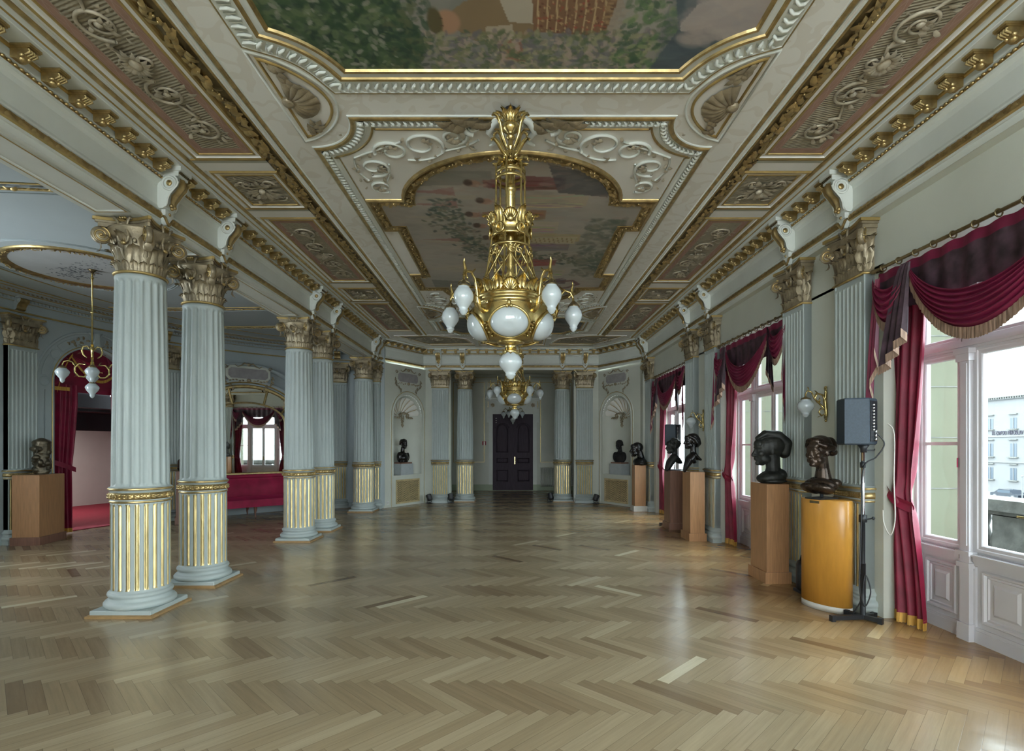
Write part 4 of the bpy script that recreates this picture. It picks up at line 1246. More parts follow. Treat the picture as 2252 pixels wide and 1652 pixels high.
GREENS = [(62, 86, 58), (48, 74, 52), (84, 104, 70), (40, 60, 50), (104, 118, 84)]
def paint_one():
    c = Canvas(-1.66, 1.66, 2.2, 3.93, .0085, (128, 128, 122))
    c.scatter(160, -1.66, 1.66, 2.2, 3.95, .06, .18, [(134, 132, 126), (120, 122, 116), (142, 138, 130)], .4)
    # trees on the colonnade side
    c.poly([(-1.7, 2.2), (-.75, 2.2), (-.62, 2.9), (-.72, 3.3), (-.55, 3.62), (-.70, 3.9), (-1.7, 3.95)], (66, 86, 64), .92)
    c.scatter(1500, -1.66, -.62, 2.2, 3.95, .010, .028, GREENS, .8)
    c.scatter(240, -1.5, -.7, 2.3, 3.9, .007, .018, [(150, 150, 138), (128, 138, 116)], .75)
    c.scatter(260, -.86, -.52, 2.3, 3.86, .010, .024, [(46, 68, 56), (58, 82, 62), (92, 98, 72)], .85, cond=lambda x, y: x < -.66+.22*math.sin((y-2.6)*3.2)+.16)
    # lying figure in embroidered dress, seen sideways
    c.poly([(-.46, 3.42), (-.30, 3.28), (-.05, 3.22), (.10, 3.18), (.16, 3.55), (-.02, 3.62), (-.25, 3.60)], (132, 112, 84), .95)
    c.poly([(-.10, 3.20), (.14, 3.10), (.20, 3.46), (-.02, 3.44)], (176, 168, 152), .9)
    c.poly([(-.18, 3.48), (.0, 3.46), (.06, 3.78), (-.12, 3.74)], (172, 160, 142), .9)
    c.poly([(-.10, 3.60), (.06, 3.58), (.10, 3.80), (-.08, 3.80)], (140, 92, 74), .8)
    c.dab(-.42, 3.44, .085, .10, 0, (168, 132, 106)); c.dab(-.50, 3.44, .05, .12, 0, (92, 84, 58))
    for dx, dy in ((-.36, -.03), (-.36, .03)): c.dab(-.42+dx*.1, 3.44+dy, .012, .008, 0, (90, 66, 54))
    c.poly([(.12, 3.16), (.62, 3.10), (.70, 3.30), (.66, 3.56), (.14, 3.52)], (122, 90, 66), .95)
    for k in range(8):
        x = .16+.06*k
        c.stroke([(x, 3.17), (x+.01, 3.52)], .006, (182, 160, 124), .8)
        c.scatter(26, x, x+.05, 3.17, 3.52, .005, .010, [(176, 150, 112), (98, 58, 48), (150, 78, 62)], .85, 1.2)
    c.stroke([(.18, 3.22), (.30, 3.20), (.36, 3.24)], .03, (150, 70, 64), .8)
    c.scatter(120, .60, .72, 3.10, 3.58, .006, .014, [(96, 72, 54), (150, 124, 92)], .9, 2.5, 0)
    # pale path and meadow
    c.poly([(.70, 2.9), (1.0, 2.9), (.98, 3.55), (.72, 3.6), (.62, 3.55)], (158, 152, 142), .7)
    c.scatter(900, -.60, .95, 3.52, 3.92, .008, .022, [(92, 104, 76), (120, 124, 92), (150, 148, 118), (168, 150, 138), (108, 104, 110), (74, 92, 70)], .8)
    c.scatter(420, .72, 1.12, 2.2, 3.9, .010, .024, [(74, 102, 70), (96, 122, 84), (130, 142, 104), (60, 86, 66)], .8)
    # dark water with a pale bather
    c.poly([(1.02, 2.2), (1.7, 2.2), (1.7, 3.95), (.98, 3.95), (1.10, 3.5), (.95, 3.1)], (78, 90, 96), .9)
    c.scatter(260, 1.05, 1.66, 2.2, 3.92, .02, .05, [(70, 84, 92), (90, 104, 108), (62, 74, 84)], .4, 3, .1)
    c.poly([(1.10, 3.46), (1.16, 3.30), (1.30, 3.24), (1.60, 3.24), (1.66, 3.40), (1.66, 3.60), (1.55, 3.66), (1.44, 3.60), (1.34, 3.46), (1.24, 3.50), (1.12, 3.52)], (168, 160, 154), .95)
    c.scatter(120, 1.16, 1.64, 3.26, 3.62, .03, .06, [(176, 166, 158), (156, 150, 148), (164, 152, 146)], .35, 2, .2)
    o = c.mesh(P1, 'ceiling_painting', ZC-.007)
    mb = MB()
    tag(o, 'largest ceiling painting with trees, a garlanded figure and a pale bather', 'painting')
paint_one()
def paint_two():
    c = Canvas(-1.56, 1.56, 5.0, 10.25, .016, (166, 160, 148))
    c.scatter(500, -1.5, 1.5, 5, 10.25, .08, .22, [(172, 166, 156), (158, 154, 146), (176, 164, 150), (150, 146, 138)], .35, 2, 0)
    # distant architecture: pale towers lying across the field
    for y, w in ((5.85, .10), (6.35, .12), (7.1, .22), (8.2, .5), (8.9, .2)):
        c.poly([(-1.3, y), (-.4, y-w/2), (-.4, y+w/2), (-1.3, y+.03)], (176, 166, 142), .5)
    for y in (5.72, 6.02, 7.05):
        c.poly([(-1.20, y), (-.86, y-.03), (-.62, y-.10), (-.62, y+.10), (-.86, y+.04)], (150, 106, 98), .75)
    c.poly([(-1.0, 5.3), (-.2, 5.3), (-.2, 5.56), (-1.0, 5.6)], (104, 108, 96), .5)
    # a garland of laurel winding through
    gar = [(-.75, 6.0), (-.82, 6.4), (-.62, 6.9), (-.50, 7.4), (-.30, 7.8), (.1, 7.7), (.6, 7.75), (1.0, 7.9), (1.25, 7.7), (1.30, 8.4)]
    for k in range(1):
        for p, ang in resample(gar, .03):
            for _ in range(5):
                c.dab(p[0]+c.r.normal(0, .11), p[1]+c.r.normal(0, .11), .045, .022, c.r.uniform(0, PI), [(84, 98, 84), (104, 112, 92), (70, 84, 78), (128, 122, 104)][c.r.integers(4)], .85)
    c.scatter(260, .95, 1.40, 6.4, 8.6, .02, .05, [(104, 112, 96), (88, 100, 90), (132, 130, 112)], .7)
    # figures: heads towards the colonnade, robes streaming towards the windows
    figs = [(5.55, (120, 66, 66), -.30), (5.95, (176, 162, 138), -.20), (6.30, (152, 116, 84), -.35), (6.62, (182, 172, 150), -.28), (7.0, (176, 158, 118), -.18), (7.32, (120, 112, 116), -.1), (7.95, (140, 84, 78), -.1), (8.4, (176, 164, 144), -.05), (8.85, (96, 80, 86), -.1), (9.2, (126, 84, 78), 0)]
    for y, col, x in figs:
        L = c.r.uniform(.75, 1.15)
        c.poly([(x, y-.07), (x+L*.5, y-.16), (x+L, y-.12), (x+L, y+.12), (x+L*.4, y+.15), (x, y+.08)], col, .85)
        for k in range(6):
            yy = y+c.r.uniform(-.12, .12)
            c.stroke([(x+.1, yy), (x+L*.6, yy+c.r.normal(0, .03)), (x+L*.95, yy+c.r.normal(0, .05))], .018, tuple(int(min(255, q*c.r.uniform(.8, 1.18))) for q in col), .6)
        c.dab(x-.10, y, .075, .07, 0, (164, 130, 110)); c.dab(x-.16, y-.02, .05, .075, 0, (84, 66, 56))
        c.scatter(10, x-.08, x+.1, y-.08, y+.08, .01, .025, [(146, 104, 90), (186, 150, 128)], .5)
    c.poly([(.35, 5.15), (1.05, 5.45), (1.05, 5.85), (.5, 5.75)], (78, 78, 82), .85)
    c.poly([(.15, 6.98), (.86, 6.96), (.84, 7.2), (.15, 7.18)], (186, 176, 146), .85)
    for k in range(11): c.stroke([(.18+.06*k, 7.0), (.21+.06*k, 7.16)], .008, (140, 116, 76), .8)
    c.poly([(-1.32, 8.75), (-.2, 8.95), (-.2, 9.15), (-1.32, 9.2)], (112, 116, 108), .8)
    c.poly([(-1.3, 9.3), (1.3, 9.3), (1.0, 10.2), (-1.0, 10.2)], (118, 116, 108), .7)
    c.stroke([(.7, 8.9), (1.0, 8.8), (1.12, 9.0), (.95, 9.2), (.6, 9.3)], .05, (112, 82, 84), .8)
    c.scatter(900, -1.4, 1.4, 5.0, 10.2, .02, .05, [(180, 172, 160), (150, 142, 130), (164, 140, 126), (132, 130, 122)], .22, 2.5, 0)
    o = c.mesh(P2, 'ceiling_painting', ZC-.012)
    tag(o, 'lobed ceiling painting of a hazy procession with garlands', 'painting')
paint_two()
def paint_three():
    c = Canvas(-1.64, 1.64, 11.3, 12.95, .03, (84, 90, 92))
    c.scatter(300, -1.6, 1.6, 11.3, 12.95, .05, .14, [(92, 98, 100), (72, 78, 82), (112, 114, 112), (130, 130, 124)], .5, 2.4, 0)
    c.scatter(60, .2, 1.4, 11.6, 12.6, .04, .09, [(120, 112, 100), (60, 66, 66)], .6)
    o = c.mesh(P3, 'ceiling_painting', ZC-.007)
    tag(o, 'dark cloudy ceiling painting nearest the door end', 'painting')
paint_three()

# ---- apse ceiling: oval mouldings and the round painted medallion
def apse_ceiling():
    mb = MB()
    cx, cy = -6.16, 7.66
    ell = lambda k: [(AP(t, k)) for t in np.linspace(-60, 88, 60)]
    for k, r in ((.42, .012), (.47, .007), (.95, .010)):
        mb.add(P_tube([(x, y, ZA-.002) for x, y in ell(k)], r, 6), 1 if r > .008 else 0, True)
    circ = lambda r: [(cx+r*math.cos(t), cy+r*math.sin(t)) for t in np.linspace(0, 2*PI, 72, endpoint=False)]
    for r, w, m in ((1.10, .010, 0), (1.14, .006, 0)):
        mb.add(P_tube([(x, y, ZA-.003) for x, y in circ(r)], w, 6, True), m, True)
    # curved bands either side of the medallion, as bays of the vaultless ceiling
    for yy, s in ((9.9, 1), (11.4, 1), (5.2, -1)):
        pts = [(x, yy+.10*(x+6)**2*s*-.35) for x in np.linspace(-7.4, -3.95, 20)]
        mb.add(P_tube([(x, y, ZA-.004) for x, y in pts], .018, 6), 1, True)
        mb.add(P_tube([(x, y+.10, ZA-.004) for x, y in pts], .010, 6), 0, True)
        mb.add(P_tube([(x, y-.12, ZA-.004) for x, y in pts], .012, 6), 1, True)
        foliage(mb, [(x, y-.06) for x, y in pts], .06, ZA-.006, 1, .07, .07, False, 1, False)
    struct(mb, 'trim_12', [M_apse, M_goldl], 'curved gold-lined mouldings on the apse ceiling', 'moulding')
    root = thing('ceiling_medallion', 'round gold-framed medallion with painted leaf sprays on the apse ceiling', 'ceiling medallion', (cx, cy, ZA))
    f = MB(); c0 = [(.86*math.cos(t), .86*math.sin(t)) for t in np.linspace(0, 2*PI, 72, endpoint=False)]
    f.add(P_sweep(c0, [(-.03, -.004), (-.02, -.016), (0, -.022), (.03, -.03), (.07, -.03), (.085, -.015), (.09, 0)], True), 0, True)
    foliage(f, [(x*1.05, y*1.05) for x, y in c0], .05, -.024, 0, .05, .055, True, 1)
    f.build('frame', [M_gold], root)
    g = MB(); g.add(([(x*.99, y*.99, -.004) for x, y in c0], [tuple(range(72))])); g.build('field', pmat('medallion_ground', lin(176, 178, 178), .6, var=.06, scale=3), root)
    s = MB(); r = random.Random(4)
    for k in range(150):
        t = r.gauss(0, .28); u = r.gauss(0, .09)
        x, y = -.28+t*.9+u, .12-t*.55+u*.8
        if math.hypot(x, y) > .76: continue
        q = r.uniform(.025, .06)
        s.add(P_blade(q, q*.6, .002, 0, 2), 0, False, T(x, y, -.0075) @ RZ(r.uniform(0, 6.28)))
    for k in range(30):
        x, y = .3+r.gauss(0, .18), -.2+r.gauss(0, .12); q = r.uniform(.02, .045)
        s.add(P_blade(q, q*.6, .002, 0, 2), 0, False, T(x, y, -.0075) @ RZ(r.uniform(0, 6.28)))
    s.build('painted_leaves', pmat('grey_leaf_paint', lin(104, 108, 112), .7), root)
apse_ceiling()

# ---- apse cornice with dentils
def apse_cornice():
    th = list(np.linspace(-60, 89, 90))
    path = [AP(t) for t in th]
    A = [(0, 3.74, 0), (0, 3.800, 0), (.012, 3.802, 0), (.012, 3.815, 1), (.026, 3.825, 1), (.026, 3.842, 0), (.010, 3.85, 0), (.006, 3.98, 0), (.02, 3.99, 1), (.03, 3.996, 0), (.03, 4.004, 0),
         (.036, 4.006, 0), (.036, 4.046, 0), (.058, 4.050, 1), (.070, 4.056, 0), (.085, 4.064, 0), (.16, 4.068, 0), (.165, 4.092, 1), (.185, 4.104, 0), (.20, 4.108, 0), (.275, 4.140, 1), (.285, 4.15, 0)]
    mb = MB()
    mb.add(P_sweep(path, [(a[0], a[1]) for a in A]), [a[2] for a in A[:-1]]*(len(path)-1), False)
    for p, ang in resample(path, .062):
        if p[1] < 7: continue
        mb.add(P_box(-.018, .018, -.062, -.03, 4.012, 4.046), 0, False, T(p[0], p[1], 0) @ RZ(ang))
    for p, ang in resample(offset(path, .24, False), .075):
        if p[1] < 7: continue
        mb.add(P_blade(.07, .04, .02, .3, 3), 2, True, T(p[0], p[1], 4.118) @ RZ(ang+.4) @ RX(PI))
    root = struct(mb, 'trim_13', [M_apse, M_goldl, M_capg], 'dentilled cornice curving around the apse', 'cornice')
    # small scroll brackets over the pilasters
    for t in (10.6, 36.0, 79.0):
        m = MB(); w = .075
        prof = [(0, 4.046), (.13, 4.046), (.15, 4.02), (.14, 3.985), (.10, 3.95), (.075, 3.91), (.07, 3.87), (.04, 3.85), (0, 3.85)]
        n = len(prof)
        m.add(([(-w, -o, z) for o, z in prof]+[(w, -o, z) for o, z in prof], [tuple(range(n)), tuple(range(2*n-1, n-1, -1))]+[(i, n+i, n+(i+1) % n, (i+1) % n) for i in range(n)]), [0, 0]+[0, 1, 1, 1, 1, 1, 1, 0, 0], False)
        m.add(P_box(-w-.02, w+.02, -.16, 0, 4.04, 4.066))
        for s in (-1, 1): m.add(P_ball((s*w, -.09, 4.0), (.01, .03, .03), 8, 5), 0, True)
        o = m.build('console', [M_apse, M_gold], root); o.matrix_world = Matrix((APM(t)).tolist())
apse_cornice()
# ------------------------------------------------------------------ columns and pilasters
def flute_profile(nf, seg_per, depth, reed):
    """per segment: radial offset and 'inside flute' flag across one flute"""
    out = []
    for k in range(seg_per):
        t = (k+.0)/seg_per*2-1            # -1..1 across, fillet at the ends
        lim = .60 if reed else .70
        if abs(t) > lim: out.append((0.0, 0))
        else:
            q = t/lim
            d = -depth*math.sqrt(max(0, 1-q*q))
            if reed: d = -depth*(.85 if abs(q) > .66 else .85-.95*math.sqrt(max(0, 1-(q/.66)**2)))
            out.append((d, 1))
    return out
def fluted_drum(z0, z1, r0, r1, nf=20, depth=.014, reed=False, zcap=.03, seg_per=10, entasis=0.0):
    pr = flute_profile(nf, seg_per, depth, reed)
    zs = [z0, z0+zcap*.6]+[z0+zcap*.6+zcap*math.sin(PI/2*k/4) for k in range(1, 5)]
    up = [z1-(z-z0) for z in zs][::-1]
    mid = [zs[-1]+(up[0]-zs[-1])*k/4 for k in range(1, 4)]
    zs = zs+mid+up
    V = []; n = nf*seg_per
    for i in range(n):
        d, ins = pr[i % seg_per]
        a = 2*PI*i/n
        t = ((i % seg_per)/seg_per*2-1)/.70
        for z in zs:
            f = (z-z0)/(z1-z0)
            r = r0+(r1-r0)*(f**1.4)
            e = min(z-z0, z1-z)-zcap*.6
            lim = zcap*(1-math.sqrt(max(0, 1-min(1, t*t)))) if ins else 0
            g = 1.0 if e >= lim+1e-6 and ins else 0.0
            rr = r+d*g
            V.append((rr*math.cos(a), rr*math.sin(a), z))
    F = grid_faces(n, len(zs), True)
    mats = []
    for i in range(n):
        ins = pr[i % seg_per][1] and pr[(i+1) % seg_per][1]
        for j in range(len(zs)-1):
            e = min(.5*(zs[j]+zs[j+1])-z0, z1-.5*(zs[j]+zs[j+1]))-zcap*.55
            mats.append(1 if (ins and reed and e > 0) else 0)
    return (V, F), mats
def ring_garland(R, z, n=34, s=1.0):
    """gilded laurel garland wound round a drum of radius R"""
    mb = MB()
    mb.add(P_lathe([(R-.006, z-.036*s), (R+.012, z-.026*s), (R+.016, z), (R+.012, z+.026*s), (R-.006, z+.036*s)], 48), 0, True)
    for k in range(n):
        a = 2*PI*k/n
        M = RZ(a) @ T(R+.014, 0, z)
        if k % 6 == 0:
            mb.add(P_ball((0, 0, 0), (.014, .024, .026*s), 8, 5), 0, True, M)
            for q in range(5): mb.add(P_ball((.008, .022*math.cos(q*1.2566), .022*s*math.sin(q*1.2566)), .009, 6, 4), 0, True, M)
        else:
            for v in (-1, 1):
                mb.add(P_ball((0, 0, v*.012*s), (.010, .024, .011*s), 7, 5), 0, True, M @ RX(v*.35))
    return mb
def leaf_ring(mb, n, r, z, h, w, out, curl, a0=0.0, m=0, nz=9, lobes=3):
    for k in range(n):
        a = a0+2*PI*k/n
        mb.add(P_acanthus(h, w, out, curl, nz, lobes), m, True, RZ(a) @ T(0, -r, z))
def scroll_disc(mb, M, R, th, m=0, m2=1, sgn=1):
    """volute: thick disc with a raised gilded spiral, axis along local y"""
    mb.add(P_lathe([(0.001, -th/2), (R*.9, -th/2), (R, -th*.3), (R, th*.3), (R*.9, th/2), (0.001, th/2)], 22), m, True, M @ RX(PI/2))
    for s in (-1, 1):
        sp = [(x, s*th*.52, y) for x, y, _ in spiral((0, 0), R*.93, R*.16, 1.9, PI/2, 34, sgn)]
        mb.add(P_tube(sp, np.linspace(R*.13, R*.07, len(sp)), 6), m2, True, M)
        mb.add(P_ball((0, s*th*.52, 0), R*.2, 8, 5), m2, True, M)
def lyre(mb, M, m=0, m2=1):
    """small lyre ornament, facing -y"""
    for s in (-1, 1):
        mb.add(P_tube([(s*.012, 0, -.10), (s*.040, -.010, -.085), (s*.052, -.016, -.05), (s*.040, -.016, 0.0), (s*.036, -.016, .05), (s*.052, -.02, .10), (s*.078, -.024, .125), (s*.085, -.022, .105)], [.010, .013, .014, .012, .011, .013, .012, .008], 6), m, True, M)
        mb.add(P_tube([(s*.010, -.006, -.09), (s*.011, -.012, .07)], .004, 5), m2, True, M)
    mb.add(P_tube([(-.04, -.014, .07), (.04, -.014, .07)], .009, 6), m, True, M)
    for k in (-1, 0, 1): mb.add(P_ball((k*.024, -.02, .125), .013, 7, 5), m2, True, M)
    mb.add(P_ball((0, -.01, -.105), (.03, .02, .02), 8, 5), m2, True, M)

CAPH = 0.52
def column_capital(root):
    b = MB(); R = .215
    b.add(P_lathe([(R-.02, 0), (R-.025, .10), (R-.02, .24), (R+.01, .34), (R+.055, .41), (R+.06, .43), (0.01, .43)], 40), 0, True)
    o = b.build('bell', [M_capg], root)
    l = MB()
    leaf_ring(l, 18, R-.018, .015, .115, .080, .022, .022, 0, 0, 7, 1)
    leaf_ring(l, 8, R-.020, .03, .245, .150, .035, .060, PI/8)
    leaf_ring(l, 8, R-.020, .04, .345, .145, .055, .085, 0)
    for k in range(8): l.add(P_ball((0, -R-.02, .30), (.018, .015, .024), 7, 5), 0, True, RZ(PI/8+k*PI/4))
    l.build('acanthus_leaf_rows', [M_capg], root)
    for k in range(4):
        v = MB(); a = PI/4+k*PI/2
        M = RZ(a) @ T(0.315, 0, .345)
        scroll_disc(v, M, .078, .050)
        # stalk rising to the volute
        v.add(P_tube([(.225, 0, .22), (.235, 0, .30), (.26, 0, .385), (.30, 0, .415)], [.018, .02, .022, .02], 6), 0, True, RZ(a))
        v.add(P_blade(.10, .07, -.03, .3, 4), 0, True, RZ(a) @ T(.33, 0, .28) @ RY(1.2))
        v.build('volute', [M_capg, M_gold], root)
    a = MB()
    def abac(k, z0, z1, m):
        pts = []
        c = .268*k
        for s in range(4):
            A = s*PI/2
            for t in np.linspace(-1, 1, 13):
                x = t*c*.94; y = -c+(.062*(1-t*t))*k
                pts.append((x*math.cos(A)-y*math.sin(A), x*math.sin(A)+y*math.cos(A)))
        a.add(P_prism(pts, z0, z1), m)
    abac(.92, .425, .462, 0); abac(.98, .462, .482, 0); abac(1.03, .482, .510, 1)
    a.build('abacus', [M_capg, M_goldl], root)
    for k in range(4):
        y = MB(); lyre(y, RZ(k*PI/2) @ T(0, -.228, .375)); y.build('lyre_ornament', [M_capg, M_gold], root)

def column(label):
    root = thing('column', label, 'column', group='fluted columns of the colonnade')
    p = MB(); p.add(P_box(-.31, .31, -.31, .31, 0, .022), 0); p.add(P_box(-.295, .295, -.295, .295, 0, .028), 0)
    p.build('floor_trim', [M_trimwood], root)
    p = MB(); p.add(P_cbox(-.285, .285, -.285, .285, .022, .066, .006)); p.build('plinth', [M_col], root)
    b = MB(); b.add(P_lathe([(.25, .064), (.283, .066), (.300, .085), (.300, .108), (.284, .128), (.268, .131), (.266, .138), (.257, .150), (.258, .166), (.266, .172), (.272, .186), (.268, .203), (.257, .210), (.250, .214), (.247, .235)], 56), 0, True)
    b.build('base', [M_col], root)
    d, m = fluted_drum(.215, 1.068, .246, .246, 20, .016, True, .035, 12)
    l = MB(); l.add(d, m, True); l.build('gilded_drum', [M_col, M_reed], root)
    r = MB(); r.add(P_lathe([(.240, 1.055), (.250, 1.060), (.256, 1.070), (.250, 1.080), (.248, 1.085), (.246, 1.165), (.252, 1.170), (.262, 1.180), (.268, 1.192), (.262, 1.202), (.246, 1.210), (.240, 1.216)], 48),
                [0, 1, 1, 0, 0, 0, 0, 1, 1, 0, 0]*48, True)
    ro = r.build('band', [M_col, M_gold], root)
    g = ring_garland(.248, 1.124); g.build('garland', [M_gold], ro)
    d, m = fluted_drum(1.205, 3.20, .240, .212, 20, .016, False, .035, 10)
    s = MB(); s.add(d, m, True); s.add(P_lathe([(.212, 3.19), (.216, 3.205), (.214, 3.225), (.20, 3.235)], 48), 0, True); s.build('shaft', [M_col], root)
    c = MB(); c.add(P_lathe([(.20, 0), (.222, .0), (.230, .010), (.222, .020), (.20, .022)], 48), 1, True)
    cap = c.build('capital', [M_capg, M_goldl], root, (0, 0, 3.236))
    column_capital(cap)
    return root
COLX = XL-.20
cols = ['fluted column at the front of the colonnade, chipped plinth corner', 'second fluted column of the front pair, just behind the chipped one', 'third fluted column, standing in front of the sofa and gilded mirror',
        'fourth fluted column, close behind the one by the sofa', 'last fluted column of the colonnade, beside the canted niche corner']
c0 = column(cols[0]); c0.location = (COLX, COLY[0], 0)
for y, lab in zip(COLY[1:], cols[1:]): dup(c0, (COLX, y, 0), 0, lab)
dup(c0, (-1.36, 15.33, 0), 0, 'fluted column framing the dark door, on the colonnade side', 'fluted columns before the door')
dup(c0, (1.455, 15.33, 0), 0, 'fluted column in front of the radiator beside the dark door', 'fluted columns before the door')

def flat_flutes(w, z0, z1, nf, depth, reed, y=0.0, zcap=.03, seg=8):
    """fluted front of a pilaster, facing -y"""
    pr = flute_profile(nf, seg, depth, reed); n = nf*seg
    zs = [z0, z0+zcap*.6]+[z0+zcap*.6+zcap*math.sin(PI/2*k/3) for k in range(1, 4)]
    up = [z1-(z-z0) for z in zs][::-1]
    zs = zs+up
    V = []; mats = []
    for i in range(n+1):
        d, ins = pr[i % seg] if i < n else (0, 0)
        t = ((i % seg)/seg*2-1)/.70
        for z in zs:
            e = min(z-z0, z1-z)-zcap*.6
            lim = zcap*(1-math.sqrt(max(0, 1-min(1, t*t)))) if ins else 0
            g = 1 if ins and e >= lim+1e-6 else 0
            V.append((-w/2+w*i/n, y-d*g, z))
    for i in range(n):
        ins = pr[i % seg][1] and pr[(i+1) % seg][1]
        for j in range(len(zs)-1):
            e = min(.5*(zs[j]+zs[j+1])-z0, z1-.5*(zs[j]+zs[j+1]))-zcap*.55
            mats.append(1 if (ins and reed and e > 0) else 0)
    return (V, grid_faces(n+1, len(zs))), mats
def pilaster(label, w=.46, d=.10):
    """front at y = -d, back at y = 0; x along the wall"""
    root = thing('pilaster', label, 'pilaster')
    b = MB()
    b.add(P_box(-w/2-.045, w/2+.045, -d-.045, 0, 0, .066))
    V = []
    prof = [(.045, .066), (.055, .085), (.055, .108), (.04, .13), (.024, .133), (.016, .15), (.018, .168), (.028, .178), (.028, .195), (.014, .208), (.004, .215), (0, .24)]
    path = [(w/2, 0), (w/2, -d), (-w/2, -d), (-w/2, 0)]
    b.add(P_sweep(path[::-1], prof), 0, True)
    b.build('base', [M_col], root)
    lo = MB(); g, m = flat_flutes(w-.02, .215, 1.068, 7, .012, True, -d); lo.add(g, m, False)
    lo.add(P_box(-w/2, w/2, -d+.0135, 0, .20, 1.08)); lo.add(P_box(-w/2, -w/2+.012, -d, 0, .2, 1.08)); lo.add(P_box(w/2-.012, w/2, -d, 0, .2, 1.08))
    lo.build('gilded_drum', [M_col, M_reed], root)
    r = MB()
    r.add(P_sweep(path[::-1], [(0, 1.055), (.008, 1.062), (.012, 1.070), (.006, 1.08), (.004, 1.085), (.004, 1.165), (.012, 1.172), (.024, 1.182), (.030, 1.192), (.022, 1.204), (.004, 1.21), (0, 1.216)]), [0, 1, 1, 0, 0, 0, 0, 1, 1, 0, 0]*3, True)
    ro = r.build('band', [M_col, M_gold], root)
    g = MB(); n = 13
    g.add(P_sweep(path[::-1], [(0, 1.09), (.012, 1.098), (.016, 1.124), (.012, 1.150), (0, 1.158)]), 0, True)
    for k in range(n):
        x = -w/2+.02+(w-.04)*k/(n-1)
        if k % 6 == 0:
            g.add(P_ball((x, -d-.02, 1.124), (.02, .014, .024), 8, 5), 0, True)
            for q in range(5): g.add(P_ball((x+.02*math.cos(q*1.2566), -d-.026, 1.124+.02*math.sin(q*1.2566)), .008, 6, 4), 0, True)
        else:
            for v in (-1, 1): g.add(P_ball((x, -d-.016, 1.124+v*.012), (.022, .010, .011), 7, 5), 0, True)
    g.build('garland', [M_gold], ro)
    s = MB(); q, m = flat_flutes(w-.02, 1.205, 3.20, 7, .012, False, -d); s.add(q, m, False)
    s.add(P_box(-w/2, w/2, -d+.0135, 0, 1.2, 3.236)); s.add(P_box(-w/2, -w/2+.012, -d, 0, 1.2, 3.236)); s.add(P_box(w/2-.012, w/2, -d, 0, 1.2, 3.236))
    s.build('shaft', [M_col], root)
    c = MB(); c.add(P_sweep(path[::-1], [(0, 0), (.012, 0), (.018, .01), (.012, .02), (0, .022)]), 1, True)
    c.add(P_box(-w/2, w/2, -d, 0, 0, .43), 0)
    c.add(P_box(-w/2-.03, w/2+.03, -d-.05, 0, .36, .43), 0)
    cap = c.build('capital', [M_capg, M_goldl], root, (0, 0, 3.236))
    l = MB()
    for n, z, h, ww, o, cu, lo_ in ((6, .015, .115, .085, .018, .02, 1), (4, .03, .245, .135, .025, .05, 3), (3, .04, .345, .15, .035, .07, 3)):
        for k in range(n):
            x = -w/2+w*(k+.5)/n
            l.add(P_acanthus(h, ww, o, cu, 7 if lo_ == 1 else 9, lo_), 0, True, T(x, -d+.004, z))
        for s_ in (-1, 1):
            l.add(P_acanthus(h, d*.75, o, cu, 7 if lo_ == 1 else 9, lo_), 0, True, T(s_*(w/2-.004), -d*.55, z) @ RZ(s_*PI/2))
    for s_ in (-1, 1): l.add(P_acanthus(.33, .14, .06, .09), 0, True, T(s_*(w/2-.01), -d+.01, .04) @ RZ(s_*PI/4))
    l.build('acanthus_leaf_rows', [M_capg], cap)
    for s_ in (-1, 1):
        v = MB(); scroll_disc(v, T(s_*(w/2+.035), -d-.045, .345) @ RZ(-s_*PI/4), .076, .048, 0, 1, s_)
        v.add(P_blade(.09, .06, -.03, .3, 4), 0, True, T(s_*(w/2+.03), -d-.06, .28) @ RZ(-PI/2+s_*PI/4) @ RY(1.2))
        v.build('volute', [M_capg, M_gold], cap)
    a = MB()
    for e, z0, z1, m in ((.045, .425, .462, 0), (.062, .462, .482, 0), (.080, .482, .510, 1)):
        pts = [(-w/2-e, 0), (-w/2-e, -d-e)]+[(t*(w/2+e-.04), -d-e+.045*(1-t*t)) for t in np.linspace(-1, 1, 13)]+[(w/2+e, -d-e), (w/2+e, 0)]
        a.add(P_prism(pts[::-1], z0, z1), m)
    a.build('abacus', [M_capg, M_goldl], cap)
    y = MB(); lyre(y, T(0, -d-.025, .375)); y.build('lyre_ornament', [M_capg, M_gold], cap)
    return root
PI_R = -PI/2
p0 = pilaster('fluted pilaster between the front window and the wall lamp')
p0.location = (3.449, PILY[0], 0); p0.rotation_euler = (0, 0, PI_R); p0['group'] = 'pilasters of the window wall'
for y, lab in zip(PILY[1:], ['fluted pilaster between the wall lamp and the middle window', 'fluted pilaster just past the middle window, by the tall tan pedestal', 'fluted pilaster between the second wall lamp and the last window', 'fluted pilaster beyond the last window, at the niche corner']):
    dup(p0, (3.449, y, 0), PI_R, lab)
dup(p0, (-2.03, 15.029, 0), 0, 'flat fluted pilaster on the end wall, colonnade side of the door', 'pilasters of the end wall')
dup(p0, (2.05, 15.029, 0), 0, 'flat fluted pilaster on the end wall, window side of the door', 'pilasters of the end wall')
dup(p0, (-3.605, 13.618, 0), 0, 'fluted pilaster attached to the wall end behind the last column', 'pilasters of the end wall')
for t, lab in ((10.6, 'pale fluted pilaster of the apse before the curtained doorway'), (36.0, 'pale fluted pilaster of the apse between doorway and mirror'), (79.0, 'fluted pilaster at the end of the apse, seen between two columns')):
    x, y = AP(t, .013); tt = math.radians(t)
    q = dup(p0, (x, y, 0), math.atan2(CB*math.cos(tt), CA*math.sin(tt)), lab, 'pilasters of the apse')
